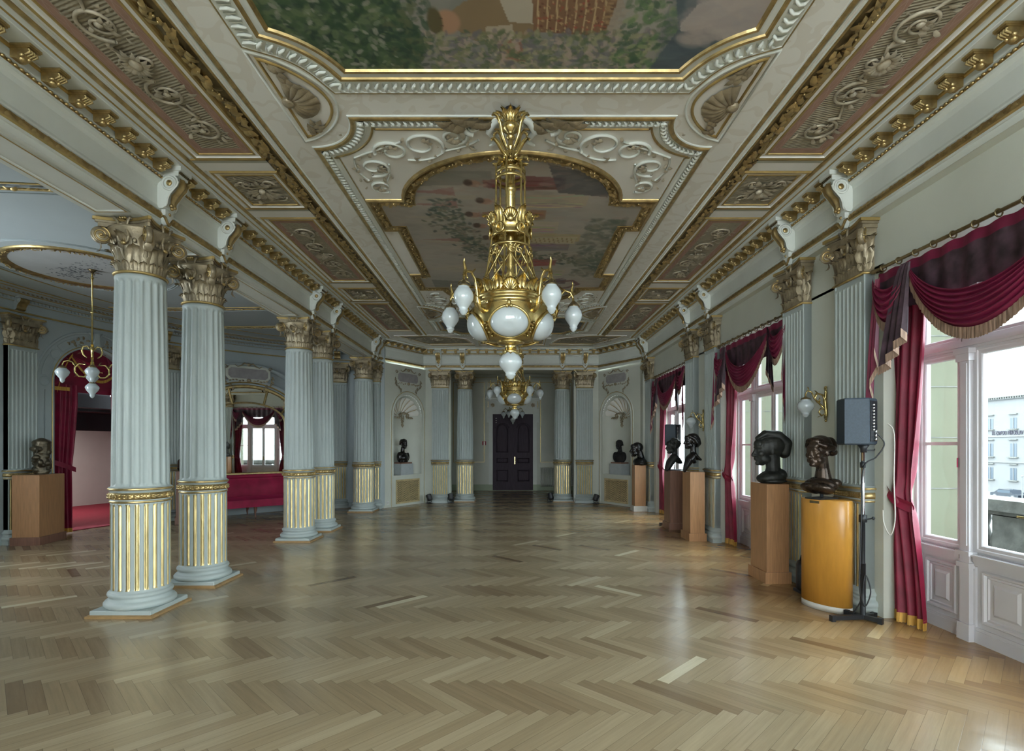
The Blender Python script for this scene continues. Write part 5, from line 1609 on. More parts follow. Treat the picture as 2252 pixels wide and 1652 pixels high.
# ------------------------------------------------------------------ windows of the hall
def window(n, a, b, label):
    yc = (a+b)/2; hw = (b-a)/2
    root = thing(f'window_{n}', label, 'window', (3.80, yc, 0), PI_R, kind='structure')
    J = M_joinery
    f = MB()                                            # outer casing
    for s in (-1, 1): f.add(P_box(s*hw-.03 if s > 0 else s*hw, s*hw if s > 0 else s*hw+.03, -.06, .05, 0, 3.27))
    f.add(P_box(-hw, hw, -.06, .05, 3.20, 3.27))
    f.add(P_box(-hw, hw, -.055, .05, 2.40, 2.47)); f.add(P_box(-hw, hw, -.075, .05, 2.42, 2.45)); f.add(P_box(-hw, hw, .0, .06, 0, .05))
    f.build('casing', J, root)
    mw = .52                                             # half width of the double door
    for s in (-1, 1):
        m = MB(); x = s*(mw+.065)
        m.add(P_box(x-.065, x+.065, -.03, .05, 0, 3.22)); m.add(P_box(x-.045, x+.045, -.065, -.02, .14, 2.36))
        m.add(P_box(x-.03, x+.03, -.075, -.02, .78, 2.28))
        for z0, z1, e in ((0, .14, .010), (.60, .64, .012), (.70, .735, .016), (2.30, 2.36, .014), (2.36, 2.40, .026), (2.47, 3.2, -.02)):
            m.add(P_box(x-.05-e, x+.05+e, -.07-e, -.02, z0, z1))
        m.build('mullion', J, root)
    def sash(x0, x1, z0, z1, name, bars=()):
        """glazed light with a bevelled surround"""
        g = MB(); Mv = RX(PI/2)
        g.add(P_sweep([(x0, z0), (x1, z0), (x1, z1), (x0, z1)], [(-.058, -.02), (-.058, .016), (-.05, .024), (-.028, .028), (-.022, .036), (0, .036), (0, -.02)], True), 0, False, Mv)
        for z in bars: g.add(P_box(x0, x1, -.030, .0, z-.014, z+.014))
        s = g.build('sash', J, root)
        p = MB(); p.add(P_box(x0+.05, x1-.05, -.004, .002, z0+.05, z1-.05)); p.build('pane', M_glass, s)
    def lower(x0, x1, name):
        g = MB(); Mv = RX(PI/2)
        g.add(P_box(x0, x1, -.012, .03, .02, .74))
        g.add(P_box(x0, x1, -.055, -.01, .66, .72)); g.add(P_box(x0, x1, -.040, -.01, .625, .66)); g.add(P_box(x0, x1, -.07, -.01, .70, .715))
        g.add(P_box(x0, x1, -.035, -.01, 0.0, .10)); g.add(P_box(x0, x1, -.028, -.01, .10, .125))
        q = [(x0+.06, .17), (x1-.06, .17), (x1-.06, .59), (x0+.06, .59)]
        g.add(P_sweep(q, [(-.055, .010), (-.045, .022), (-.03, .016), (-.02, .034), (-.006, .036), (0, .026), (.004, .010)], True), 0, False, Mv)
        g.add(P_sweep(offset(q, -.085), [(-.02, .026), (0, .012)], True), 0, False, Mv)
        i = offset(q, -.105); g.add(P_box(i[0][0], i[1][0], -.026, 0, i[0][1], i[2][1]))
        return g.build(name, J, root)
    for s in (-1, 1):
        x0, x1 = sorted((s*(mw+.13), s*(hw-.03)))
        lower(x0, x1, 'lower_panel')
        sash(x0, x1, .74, 2.40, 'sash', (1.62,)); sash(x0, x1, 2.47, 3.20, 'sash')
        l = MB(); xe = x0+.02 if s > 0 else x1-.02
        l.add(P_box(xe-.008, xe+.008, -.05, -.03, 1.42, 1.50)); l.build('hinge', M_chrome, root)
        # door leaf
        d0, d1 = sorted((s*.002, s*mw))
        lf = lower(d0, d1, 'door_leaf')
        sash(d0, d1, .74, 2.40, 'sash')
    sash(-mw, mw, 2.47, 3.20, 'sash')
    h = MB(); h.add(P_box(-.03, -.01, -.06, -.03, 1.0, 1.16)); h.add(P_tube([(-.02, -.06, 1.08), (-.02, -.09, 1.08), (-.10, -.09, 1.08)], .008, 6)); h.build('door_handle', M_brass, root)
    return root
WL = ['white glazed window doors nearest the viewer, street building behind', 'white glazed window doors in the middle of the window wall', 'white glazed window doors closest to the dark end door', 'window doors beside the viewer', 'window doors behind the viewer']
for i, (a, b) in enumerate(WIN_Y): window(i+1, a, b, WL[i])

# ------------------------------------------------------------------ curtains
def curtain_mesh(root, yo, yt, yi_tie, yb, mat, ztop=3.18, x0=0.0, folds=5, amp=.035, ztie=1.16, fringe=True):
    """hanging panel in the plane x = x0; yo fixed outer edge, inner edge yt at the top, yi_tie at the tie, yb at the floor"""
    nu, nv = 61, 48
    sg = 1 if yt > yo else -1
    zb = .075
    def edge(z):
        if z > ztie:
            t = (z-ztie)/(ztop-ztie); return yi_tie+(yt-yi_tie)*(min(1, t*1.25)**.75)
        t = (ztie-z)/(ztie-zb); return yi_tie+(yb-yi_tie)*(t**.7)
    def outer(z):
        return yo+ (0.0 if z > ztie else 0)+.035*sg*math.exp(-((z-ztie)/.18)**2)
    def fn(u, v):
        z = ztop+(zb-ztop)*v
        e, o = edge(z), outer(z)
        y = o+(e-o)*u
        w = abs(e-o)
        sq = math.exp(-((z-ztie)/.14)**2)
        ph = 2*PI*folds*(u+.03*math.sin(5*v))
        x = x0-amp*(.55+.45*(1-sq))*math.cos(ph)*(1-.35*sq)-.045*sq*math.sin(PI*u)-.02*math.sin(PI*u)
        x -= .030*math.sin(2*PI*(folds*.37*u+.4*v))*(.3+v*.5)
        return (x, y, z)
    c = MB(); c.add(P_grid(fn, nu, nv), 0, True)
    o = c.build('panel', [mat], root)
    if fringe:
        def fr(u, v):
            x, y, z = fn(u, 1.0); return (x-.004, y, zb-.068*v+(.02 if v == 0 else 0)+.004*math.sin(u*300)*v)
        f = MB(); f.add(P_grid(fr, 161, 3), 0, True); f.build('fringe', [M_fringe], root)
    t = MB()
    def tb(u, v):
        a = -.25+u*1.5
        zz = ztie+.13-.24*(u**1.2)+(.5-v)*.095+.05*math.sin(PI*u)*-1
        xx, yy, _ = fn(min(1, max(0, u)), (ztop-ztie)/(ztop-zb))
        return (x0-.075*math.sin(PI*min(1, max(0, .08+u*.9)))-.012-.01*math.cos(v*PI*2), outer(ztie)+(edge(ztie)+.03*sg-outer(ztie))*u-.05*sg*(1-u), zz)
    t.add(P_grid(tb, 20, 7), 0, True)
    t.build('tieback', [mat], root)
    return o
def swag(root, y0, y1, z0, z1, d0, d1, x, name, mat, fr, bulge=.07, folds=6, skew=0.0, fl=.085):
    def fn(u, v):
        q = (u+skew*u*(1-u))
        y = y0+(y1-y0)*q
        s = (4*u*(1-u))**.85
        zt = z0+(z1-z0)*u
        z = zt-.01-.05*v-(d0+(d1-d0)*v)*s
        xx = x-.01-bulge*math.sin(PI*u)**.6*(.35+.65*math.sin(PI*min(1, v*.85+.08)))-.020*math.sin(2*PI*folds*v+.5)*math.sin(PI*u)**.7
        return (xx, y, z)
    m = MB(); m.add(P_grid(fn, 41, 49), 0, True)
    o = m.build(name, [mat], root)
    def f2(u, v):
        p = fn(u, 1.0); return (p[0]-.004+.004*math.sin(u*260), p[1], p[2]+.012-fl*v-.004*math.sin(u*400)*v)
    f = MB(); f.add(P_grid(f2, 121, 3), 0, True); f.build('fringe', [fr], o)
def jabot(root, y0, y1, z0, zin, zout, x, mat, fr, pleats=3):
    """pleated tail: y0 inner edge (short, ends at zin), y1 outer edge (long, ends at zout)"""
    def fn(u, v):
        fold = abs(((u*pleats) % 1)*2-1)
        y = y0+(y1-y0)*(u*.8+.2*fold)*(.25+.75*v**.6)+(y1-y0)*.0
        zb = zin+(zout-zin)*u
        z = z0+(zb-z0)*v
        return (x-.012-.045*fold*(.3+.7*v)-.02*u, y, z)
    m = MB(); m.add(P_grid(fn, 43, 20), 0, True); o = m.build('jabot', [mat], root)
    def f2(u, v):
        p = fn(u, 1.0); return (p[0]-.004, p[1], p[2]+.01-.075*v+.004*math.sin(u*200)*v)
    f = MB(); f.add(P_grid(f2, 90, 3), 0, True); f.build('fringe', [fr], o)
def rod(n, a, b, label):
    root = thing('curtain_rod', label, 'curtain rod', (3.395, (a+b)/2, 3.235), group='curtain rods of the window wall')
    h = (b-a)/2+.06
    r = MB(); r.add(P_tube([(0, -h, 0), (0, h, 0)], .015, 10), 0, True)
    for s in (-1, 1): r.add(P_ball((0, s*h, 0), (.022, .03, .022), 10, 6), 0, True)
    r.build('pole', M_brassd, root)
    k = int((b-a)/.19)
    for i in range(k+1):
        y = -h+.14+(2*h-.28)*i/k
        g = MB(); g.add(P_tube([(.0+.027*math.cos(t), y, -.008+.027*math.sin(t)) for t in np.linspace(0, 2*PI, 16, endpoint=False)], .006, 5, True), 0, True); g.build('ring', M_brassd, root)
    for s in (-1, 1):
        g = MB(); y = s*(h-.04)
        g.add(P_tube([(.055, y, -.06), (.05, y, -.01), (0, y, -.02)], .008, 6), 0, True); g.add(P_box(.045, .058, y-.02, y+.02, -.14, .05), 0)
        g.add(P_tube([(.04-.0*x, y, -.09+z) for x, z in ((0, 0),)]+[(.04+.02*math.cos(t), y, -.09+.03*math.sin(t)) for t in np.linspace(0, 5, 12)], .005, 5), 0, True)
        g.build('bracket', M_brassd, root)
def drapes(a, b, which, far_only):
    yc = (a+b)/2
    rod(which, a, b, f'dark metal rod with rings above the {which} window')
    v = thing('valance', f'plum swag valance with fringe hanging over the {which} window', 'valance', (3.41, yc, 0), group='valances of the window wall')
    h = (b-a)/2
    bk = MB()
    def back(u, w):
        y = -h-.03+(2*h+.06)*u
        sc = abs(math.sin(PI*(u*11)))
        return (.015-.010*math.sin(u*2*PI*11), y, 3.205-.012*sc-(.40)*w)
    bk.add(P_grid(back, 133, 6), [0 if (j % 5) < 1 else 1 for j in range(132*5)], True)
    bk.build('header', [M_silk, M_print], v)
    swag(v, -h+.40, h-.40, 3.17, 3.17, .40, .66, -.02, 'swag', M_silk, M_fringed, .09, 7)
    for s in (-1, 1):
        swag(v, s*(h+.05), s*(h-.42), 3.19, 3.16, .16, .42, -.015, 'side_swag', M_silk, M_fringed, .06, 5, .0)
        jabot(v, s*(h-.46), s*(h-.14), 3.16, 2.60, 2.30, -.03, M_print, M_fringed, 3)
        jabot(v, s*(h-.06), s*(h+.07), 3.14, 2.50, 1.92, -.01, M_silk, M_fringed, 2)
    for s, side in ((1, 'far'), (-1, 'near')):
        c = thing('curtain', f'tied-back crimson curtain at the {side} edge of the {which} window', 'curtain', (3.57, yc+s*h, 0), group='curtains of the window wall')
        curtain_mesh(c, s*.09, -s*.36, -s*.20, -s*.38, M_velvet)
WN = ['first', 'middle', 'last', 'side', 'rear']
for i, (a, b) in enumerate(WIN_Y[:3]): drapes(a, b, WN[i], False)

# ------------------------------------------------------------------ outside the windows
def outside():
    for i, (y0, y1, lab) in enumerate(((5.42, 6.22, 'yellow rendered loggia pier outside the first window'), (9.24, 10.0, 'yellow rendered loggia pier outside the middle window'))):
        root = thing('loggia_pier', lab, 'pier', (0, 0, 0), group='loggia piers')
        m = MB(); m.add(P_box(3.95, 4.80, y0, y1, -.05, 4.6)); m.build('shaft', M_yellow, root)
        j = MB()
        for k in range(9): j.add(P_box(3.945, 4.81, y0-.004, y1+.004, .12+k*.52, .132+k*.52))
        j.build('joint', M_stone, root)
    m = MB(); m.add(P_box(3.9, 7.2, -8, 16, -.25, -.05)); struct(m, 'terrace', M_stone, 'stone terrace outside the windows', 'terrace')
    m = MB(); m.add(P_box(7.3, 130, -60, 190, -6.3, -5.9)); struct(m, 'street', M_street, 'bright street below the windows', 'street')
    b = thing('balustrade', 'weathered stone balustrade outside the first window', 'balustrade')
    t = MB(); t.add(P_box(5.95, 6.45, -6, 15, .80, .94)); t.add(P_box(6.0, 6.4, -6, 15, .74, .80)); t.build('coping', M_stone, b)
    t = MB(); t.add(P_box(5.98, 6.42, -6, 15, -.06, .16)); t.build('base', M_stone, b)
    for y0, y1 in ((5.4, 6.62), (8.6, 9.9), (12, 13.2), (1.5, 2.8)):
        t = MB(); t.add(P_box(6.0, 6.40, y0, y1, .15, .75)); t.build('pedestal', M_stone, b)
    bp = MB(); bp.add(P_lathe([(.06, .16), (.075, .2), (.05, .24), (.085, .36), (.07, .46), (.045, .56), (.065, .66), (.06, .74)], 14), 0, True)
    me = None
    for y in [6.75+.19*k for k in range(9)]+[4.2+.19*k for k in range(6)]+[10.0+.19*k for k in range(10)]:
        if me is None: o = bp.build('baluster', M_stone, b); me = o.data
        else: o = bpy.data.objects.new('baluster', me); COL.objects.link(o); o.parent = b
        o.location = (6.2, y, 0)
    # building across the street
    X = 80.0
    f = thing('street_building', 'pale classical building across the street with lettering on its front', 'building', (X, 0, 0))
    w = MB(); w.add(P_box(0, 12, 55, 130, -6, 9.6)); w.build('wall', M_facade, f)
    w = MB(); w.add(P_box(-.7, 12, 54.5, 130, 9.5, 9.9)); w.add(P_box(-.4, 12, 54.5, 130, 9.15, 9.5))
    w.build('cornice', M_facade, f)
    w = MB()
    for k in range(90): w.add(P_box(-.62, -.3, 70+k*.42, 70+k*.42+.2, 9.28, 9.52))
    w.build('dentil_band', M_stone, f)
    for z in (3.2, -1.0): 
        w = MB(); w.add(P_box(-.18, 0, 55, 130, z-.12, z+.12)); w.build('string_course', M_facade, f)
    ys = [84.5-4.1*k*-1 for k in range(-4, 6)]
    for y in ys:
        for zc, hh in ((5.25, .85), (.95, 1.05), (-2.9, .95)):
            g = MB(); g.add(P_box(-.03, .02, y-.55, y+.55, zc-hh, zc+hh)); wo = g.build('window', M_facw, f)
            g = MB(); g.add(P_box(-.10, -.02, y-.08, y+.02, zc-hh, zc+hh)); g.build('mullion', M_facade, wo)
            g = MB(); g.add(P_box(-.35, 0, y-.85, y+.85, zc-hh-.2, zc-hh-.05)); g.add(P_box(-.30, 0, y-.75, y+.75, zc+hh+.55, zc+hh+.68)); g.build('ledge', M_stone, wo)
    cu = bpy.data.curves.new('lettering', 'FONT'); cu.body = 'KI ZAVOD MIROSLAV'; cu.size = .92; cu.extrude = .04; cu.space_character = .98
    to = bpy.data.objects.new('tmp', cu); COL.objects.link(to)
    dg = bpy.context.evaluated_depsgraph_get(); me = bpy.data.meshes.new_from_object(to.evaluated_get(dg)); me.name = 'lettering'
    bpy.data.objects.remove(to)
    xs = [v.co.x for v in me.vertices]; wdt = max(xs)-min(xs)
    me.materials.clear(); me.materials.append(M_letters)
    lo = bpy.data.objects.new('lettering', me); COL.objects.link(lo); lo.parent = f
    # reads along -y seen from the hall
    lo.rotation_euler = (PI/2, 0, -PI/2); sc = 5.35/wdt
    lo.scale = (sc, 1.0, 1); lo.location = (-.10, 88.2, 3.42)
    # parked cars
    def car(y, x, lab):
        r = thing('parked_car', lab, 'car', (x, y, -5.9), 0, group='parked cars in the street')
        bd = MB(); pr = [(-2.1, .35), (-2.15, .75), (-1.3, .90), (-.7, 1.38), (.75, 1.42), (1.45, .95), (2.1, .85), (2.15, .35)]
        n = len(pr)
        bd.add(([(-.85, p, q) for p, q in pr]+[(.85, p, q) for p, q in pr], [tuple(range(n)), tuple(range(2*n-1, n-1, -1))]+[(i, n+i, n+(i+1) % n, (i+1) % n) for i in range(n)]))
        bd.build('body', M_car, r)
        g = MB(); g.add(P_box(-.87, -.84, -.95, .95, .92, 1.28)); g.build('side_window', M_facw, r)
        for yy in (-1.35, 1.35):
            for xx in (-.8, .8):
                wl = MB(); wl.add(P_lathe([(.01, -.1), (.34, -.1), (.34, .1), (.01, .1)], 18), 0, True, T(xx, yy, .34) @ RY(PI/2)); wo = wl.build('wheel', M_black, r)
                hb = MB(); hb.add(P_lathe([(.01, -.115), (.2, -.11)], 12), 0, True, T(xx, yy, .34) @ RY(PI/2)); hb.build('hubcap', M_chrome, wo)
    car(74.5, 70, 'dark parked car seen through the first window, beside a lamp post'); car(69.4, 70, 'dark parked car seen through the first window, with a bright wheel')
    r = thing('street_lamp', 'thin lamp post between the two parked cars outside', 'lamp post', (68, 70.6, -5.9))
    m = MB(); m.add(P_tube([(0, 0, 0), (0, 0, 3.4)], .06, 8)); m.build('post', M_street, r); m = MB(); m.add(P_ball((0, 0, 3.45), .14)); m.build('lantern', M_street, r)
outside()
# ------------------------------------------------------------------ chandeliers and lamps
GLOBE = [(.048, .0), (.056, -.006), (.052, -.014), (.070, -.028), (.092, -.060), (.099, -.090), (.092, -.122), (.070, -.152), (.050, -.176), (.040, -.194), (.044, -.200), (.044, -.208), (.036, -.214), (.031, -.226), (.016, -.240), (.002, -.244)]
def big_chandelier(label):
    root = thing('chandelier', label, 'chandelier', group='gilt chandeliers of the hall')
    Z = lambda z: z-ZC
    def part(name, mats, par=None): 
        mb = MB(T(0, 0, -ZC)); return mb, (lambda: mb.build(name, mats, par or root))
    mb, fin = part('ceiling_hook', [M_dark]); mb.add(P_tube([(0, 0, 4.365), (0, 0, 4.32), (.03, 0, 4.30), (.03, 0, 4.27), (0, 0, 4.25)], .010, 6), 0, True); mb.add(P_lathe([(.001, 4.36), (.05, 4.36), (.03, 4.335), (.001, 4.33)], 14), 0, True); fin()
    mb, fin = part('crown', [M_brass])
    mb.add(P_lathe([(.012, 4.25), (.03, 4.25), (.055, 4.235), (.070, 4.205), (.060, 4.175), (.034, 4.155), (.026, 4.14), (.036, 4.13), (.036, 4.115), (.022, 4.10)], 24), 0, True)
    for k in range(10): mb.add(P_acanthus(.105, .058, .03, .05, 8, 2), 0, True, RZ(2*PI*k/10) @ T(0, -.045, 4.225))
    fin()
    for k in range(4):
        mb, fin = part('upper_scroll', [M_brass]); a = PI/4+k*PI/2
        c = [(.03, 4.02), (.06, 4.05), (.10, 4.12), (.115, 4.19), (.15, 4.235), (.19, 4.235), (.20, 4.215)]
        mb.add(P_tube([(r*math.cos(a), r*math.sin(a), z) for r, z in c], [.008, .012, .016, .016, .015, .014, .012], 7, False, .8), 0, True)
        c = [(.05, 3.955), (.09, 3.97), (.14, 4.02), (.19, 4.04), (.21, 4.02)]
        mb.add(P_tube([(r*math.cos(a), r*math.sin(a), z) for r, z in c], [.010, .015, .016, .014, .010], 7), 0, True)
        fin()
    mb, fin = part('stem', [M_brass])
    mb.add(P_lathe([(.020, 4.11), (.020, 4.06), (.028, 4.05), (.030, 4.04), (.020, 4.03), (.018, 3.99), (.036, 3.975), (.050, 3.95), (.040, 3.92), (.030, 3.91), (.048, 3.885), (.050, 3.87), (.030, 3.855), (.026, 3.74), (.040, 3.725), (.050, 3.70), (.042, 3.675), (.030, 3.665), (.036, 3.64), (.030, 3.63), (.030, 2.90)], 24), 0, True); fin()
    mb, fin = part('leaf_knot', [M_brass])
    for k in range(8):
        mb.add(P_acanthus(.12, .07, .04, .055, 8, 2), 0, True, RZ(2*PI*k/8) @ T(0, -.045, 4.0) @ RX(PI) @ RZ(PI))
        mb.add(P_ball((.07*math.cos(2*PI*k/8), .07*math.sin(2*PI*k/8), 3.93), .016, 7, 5), 0, True)
    fin()
    for z, r in ((3.82, .118), (3.77, .122)):
        mb, fin = part('hoop', [M_brass]); mb.add(P_lathe([(r-.004, z-.012), (r+.006, z-.012), (r+.006, z+.012), (r-.004, z+.012), (r-.004, z-.012)], 40), 0, True); fin()
    rod = [(.05, 3.93), (.095, 3.92), (.122, 3.87), (.120, 3.80), (.122, 3.60), (.140, 3.40), (.155, 3.30), (.168, 3.18), (.195, 3.02), (.235, 2.88)]
    for k in range(6):
        mb, fin = part('cage_rod', [M_brass]); a = 2*PI*k/6+.26
        mb.add(P_tube([(r*math.cos(a), r*math.sin(a), z) for r, z in rod], .0085, 6), 0, True); fin()
    mb, fin = part('gallery', [M_brass])
    mb.add(P_lathe([(.146, 3.29), (.160, 3.285), (.164, 3.30), (.156, 3.32), (.156, 3.36), (.164, 3.375), (.158, 3.385), (.146, 3.38)], 40), 0, True)
    mb.add(P_lathe([(.166, 3.20), (.176, 3.195), (.178, 3.21), (.170, 3.218), (.166, 3.20)], 40), 0, True)
    for k in range(6):
        a = 2*PI*k/6
        M = RZ(a) @ T(0, -.160, 3.37)
        for j in range(7):
            t = -1.1+2.2*j/6
            mb.add(P_tube([(0, 0, 0), (.052*math.sin(t), -.012, .03+.062*math.cos(t)), (.062*math.sin(t), -.028, .03+.075*math.cos(t))], [.008, .014, .008], 6), 0, True, M)
        mb.add(P_ball((0, -.012, .025), (.03, .018, .03), 8, 5), 0, True, M)
        M2 = RZ(a+PI/6) @ T(0, -.160, 3.31)
        mb.add(P_acanthus(.20, .075, .02, .05, 9, 3), 0, True, M2)
        mb.add(P_tube([(.036*math.cos(q), -.008, .02+.036*math.sin(q)) for q in np.linspace(0, 2*PI, 14, endpoint=False)], .009, 5, True), 0, True, M2)
    fin()
    mb, fin = part('lattice', [M_brass])
    def prof_r(z):
        for (r0, z0), (r1, z1) in zip(rod[:-1], rod[1:]):
            if z1 <= z <= z0: return r0+(r1-r0)*(z0-z)/(z0-z1+1e-9)
        return .235
    for k in range(12):
        for s in (-1, 1):
            pts = []
            for i in range(9):
                t = i/8; z = 3.20-.31*t; a = 2*PI*k/12+s*(PI/3.0)*t+.26
                r = prof_r(z)-.004; pts.append((r*math.cos(a), r*math.sin(a), z))
            mb.add(P_tube(pts, .0055, 5), 0, True)
    for k in range(6):
        a = 2*PI*k/6+.26+PI/6
        for s in (-1, 1):
            c = [(x*s+.028*s, 0, y) for x, y, _ in spiral((0, 0), .034, .008, 1.2, PI/2, 14, -s)]
            r = prof_r(3.15); mb.add(P_tube(c, np.linspace(.008, .005, 15), 5), 0, True, RZ(a-PI/2) @ T(0, r, 3.15))
    fin()
    mb, fin = part('leaf_collar', [M_brass])
    for k in range(20):
        a = 2*PI*k/20
        if k % 4 == 0:
            for j in range(7):
                t = -1.2+2.4*j/6
                mb.add(P_tube([(0, 0, 0), (.055*math.sin(t), -.018, .02+.070*math.cos(t)), (.066*math.sin(t), -.036, .02+.080*math.cos(t))], [.010, .017, .008], 6), 0, True, RZ(a) @ T(0, -.245, 2.80))
        else: mb.add(P_acanthus(.12+.02*(k % 2), .085, .04, .06, 8, 2), 0, True, RZ(a) @ T(0, -.245, 2.785))
    fin()
    mb, fin = part('rim', [M_brass])
    mb.add(P_lathe([(.20, 2.86), (.245, 2.85), (.252, 2.815), (.285, 2.80), (.302, 2.79), (.306, 2.775), (.292, 2.765), (.288, 2.75), (.298, 2.74), (.298, 2.725), (.284, 2.715), (.286, 2.70), (.300, 2.69), (.292, 2.675), (.24, 2.67)], 60), 0, True); fin()
    def bowl(t, e=0.0): return (.045+(.275+e)*math.cos(t)**.62*(1+.10*math.sin(2*t)), 2.70-(.255+e)*math.sin(t))
    mb, fin = part('bowl', [M_brass])
    mb.add(P_lathe([bowl(t) for t in np.linspace(0, PI/2*.97, 16)], 60), 0, True); fin()
    for k in range(5):
        a0 = -PI/2+2*PI*k/5-.03
        def pos(u, v, e):
            # u, v in a disc; heart-like outline
            w = .50*(1-.10*v)
            t = .70+.54*v*-1
            r, z = bowl(t, e); a = a0+w*u
            return (r*math.cos(a), r*math.sin(a), z)
        mb, fin = part('glass_panel', [M_opal])
        V = [pos(0, 0, .03)]; F = []
        nr, ns = 6, 32
        for i in range(1, nr+1):
            for j in range(ns):
                q = 2*PI*j/ns; rr = i/nr
                V.append(pos(rr*math.cos(q), rr*math.sin(q), .034*math.sqrt(max(0, 1-rr**2.2))+.004))
        for j in range(ns): F.append((0, 1+j, 1+(j+1) % ns))
        for i in range(nr-1):
            for j in range(ns): F.append((1+i*ns+j, 1+(i+1)*ns+j, 1+(i+1)*ns+(j+1) % ns, 1+i*ns+(j+1) % ns))
        mb.add((V, F), 0, True); g = fin()
        mb = MB(T(0, 0, -ZC))
        mb.add(P_tube([pos(1.03*math.cos(q), 1.03*math.sin(q), .010) for q in np.linspace(0, 2*PI, 48, endpoint=False)], .0105, 7, True), 0, True)
        for s in (-1, 1):
            p = pos(s*.10, 1.0, .03); mb.add(P_ball(p, .016, 8, 5), 0, True)
            am = a0+s*2*PI/10
            for j in range(4):
                t = .62+.16*j; r, z = bowl(t, .012); mb.add(P_ball((r*math.cos(am), r*math.sin(am), z), (.012, .012, .014), 7, 5), 0, True)
            r, z = bowl(.95, .016)
            mb.add(P_acanthus(.14, .07, .015, .05, 8, 2), 0, True, RZ(am+PI/2) @ T(0, -bowl(1.2, .012)[0], bowl(1.2)[1]) @ RX(-.75))
        p = pos(0, 1.05, .03); mb.add(P_ball((p[0], p[1], p[2]+.02), (.016, .016, .028), 8, 5), 0, True)
        mb.build('surround', [M_brass], g)
    mb, fin = part('bottom_cup', [M_brass])
    mb.add(P_lathe([(.10, 2.455), (.115, 2.445), (.10, 2.43), (.052, 2.425), (.046, 2.415), (.046, 2.385), (.056, 2.378), (.060, 2.368), (.050, 2.355), (.062, 2.345), (.066, 2.338), (.05, 2.33), (.03, 2.33)], 28), 0, True)
    for k in range(8): mb.add(P_acanthus(.05, .045, .015, .025, 7, 1), 0, True, RZ(2*PI*k/8) @ T(0, -.045, 2.385) @ RX(PI) @ RZ(PI))
    fin()
    mb, fin = part('bottom_globe', [M_opal]); mb.add(P_lathe([(r*.98, 2.368+z*.92) for r, z in GLOBE], 26), 0, True); fin()
    for k in range(5):
        a = -PI/2+2*PI*(k+.5)/5-.05
        M = RZ(a)
        mb = MB(T(0, 0, -ZC) @ M)
        c = [(.285, 2.72), (.30, 2.665), (.335, 2.64), (.375, 2.655), (.395, 2.70), (.405, 2.78), (.425, 2.86), (.470, 2.905), (.520, 2.895), (.545, 2.855), (.550, 2.82)]
        mb.add(P_tube([(r, 0, z) for r, z in c], [.020, .022, .021, .018, .015, .012, .011, .011, .011, .010, .009], 8), 0, True)
        for (r, z, an, L) in ((.34, 2.645, .3, .10), (.375, 2.66, .9, .11), (.40, 2.72, 1.4, .10), (.40, 2.70, 2.2, .07), (.47, 2.905, 2.3, .06)):
            mb.add(P_blade(L, L*.55, .02, .4, 4), 0, True, T(r, 0, z) @ RY(-an))
        mb.add(P_tube([(.545, 0, 2.86), (.532, 0, 2.91), (.545, 0, 2.955), (.54, 0, 2.985)], [.013, .013, .009, .005], 6), 0, True)
        mb.add(P_tube([(.535, 0, 2.875), (.505, 0, 2.85), (.515, 0, 2.83)], [.009, .007, .005], 6), 0, True)
        arm = mb.build('arm', [M_brass], root)
        mb = MB(T(0, 0, -ZC) @ M)
        mb.add(P_lathe([(.004, 2.825), (.016, 2.82), (.02, 2.80), (.038, 2.788), (.046, 2.782), (.046, 2.774), (.004, 2.776)], 20), 0, True, T(.55, 0, 0))
        for q in range(3): mb.add(P_tube([(.55+.012*math.cos(q*2.1), .012*math.sin(q*2.1), 2.82), (.55+.045*math.cos(q*2.1), .045*math.sin(q*2.1), 2.80), (.55+.055*math.cos(q*2.1), .055*math.sin(q*2.1), 2.775)], .005, 5), 0, True)
        mb.build('globe_holder', [M_brassd], arm)
        mb = MB(T(0, 0, -ZC) @ M)
        mb.add(P_lathe([(r*.76, 2.782+z*.90) for r, z in GLOBE], 24), 0, True, T(.55, 0, 0))
        mb.build('globe', [M_opal], arm)
    return root
ch = big_chandelier('larger-looking gilt chandelier with opal bowl, hanging between the two biggest ceiling paintings')
ch.location = (-.012, 4.33, ZC)
dup(ch, (.055, 10.9, ZC), 0, 'second gilt chandelier farther down the hall, hanging in front of the dark door')

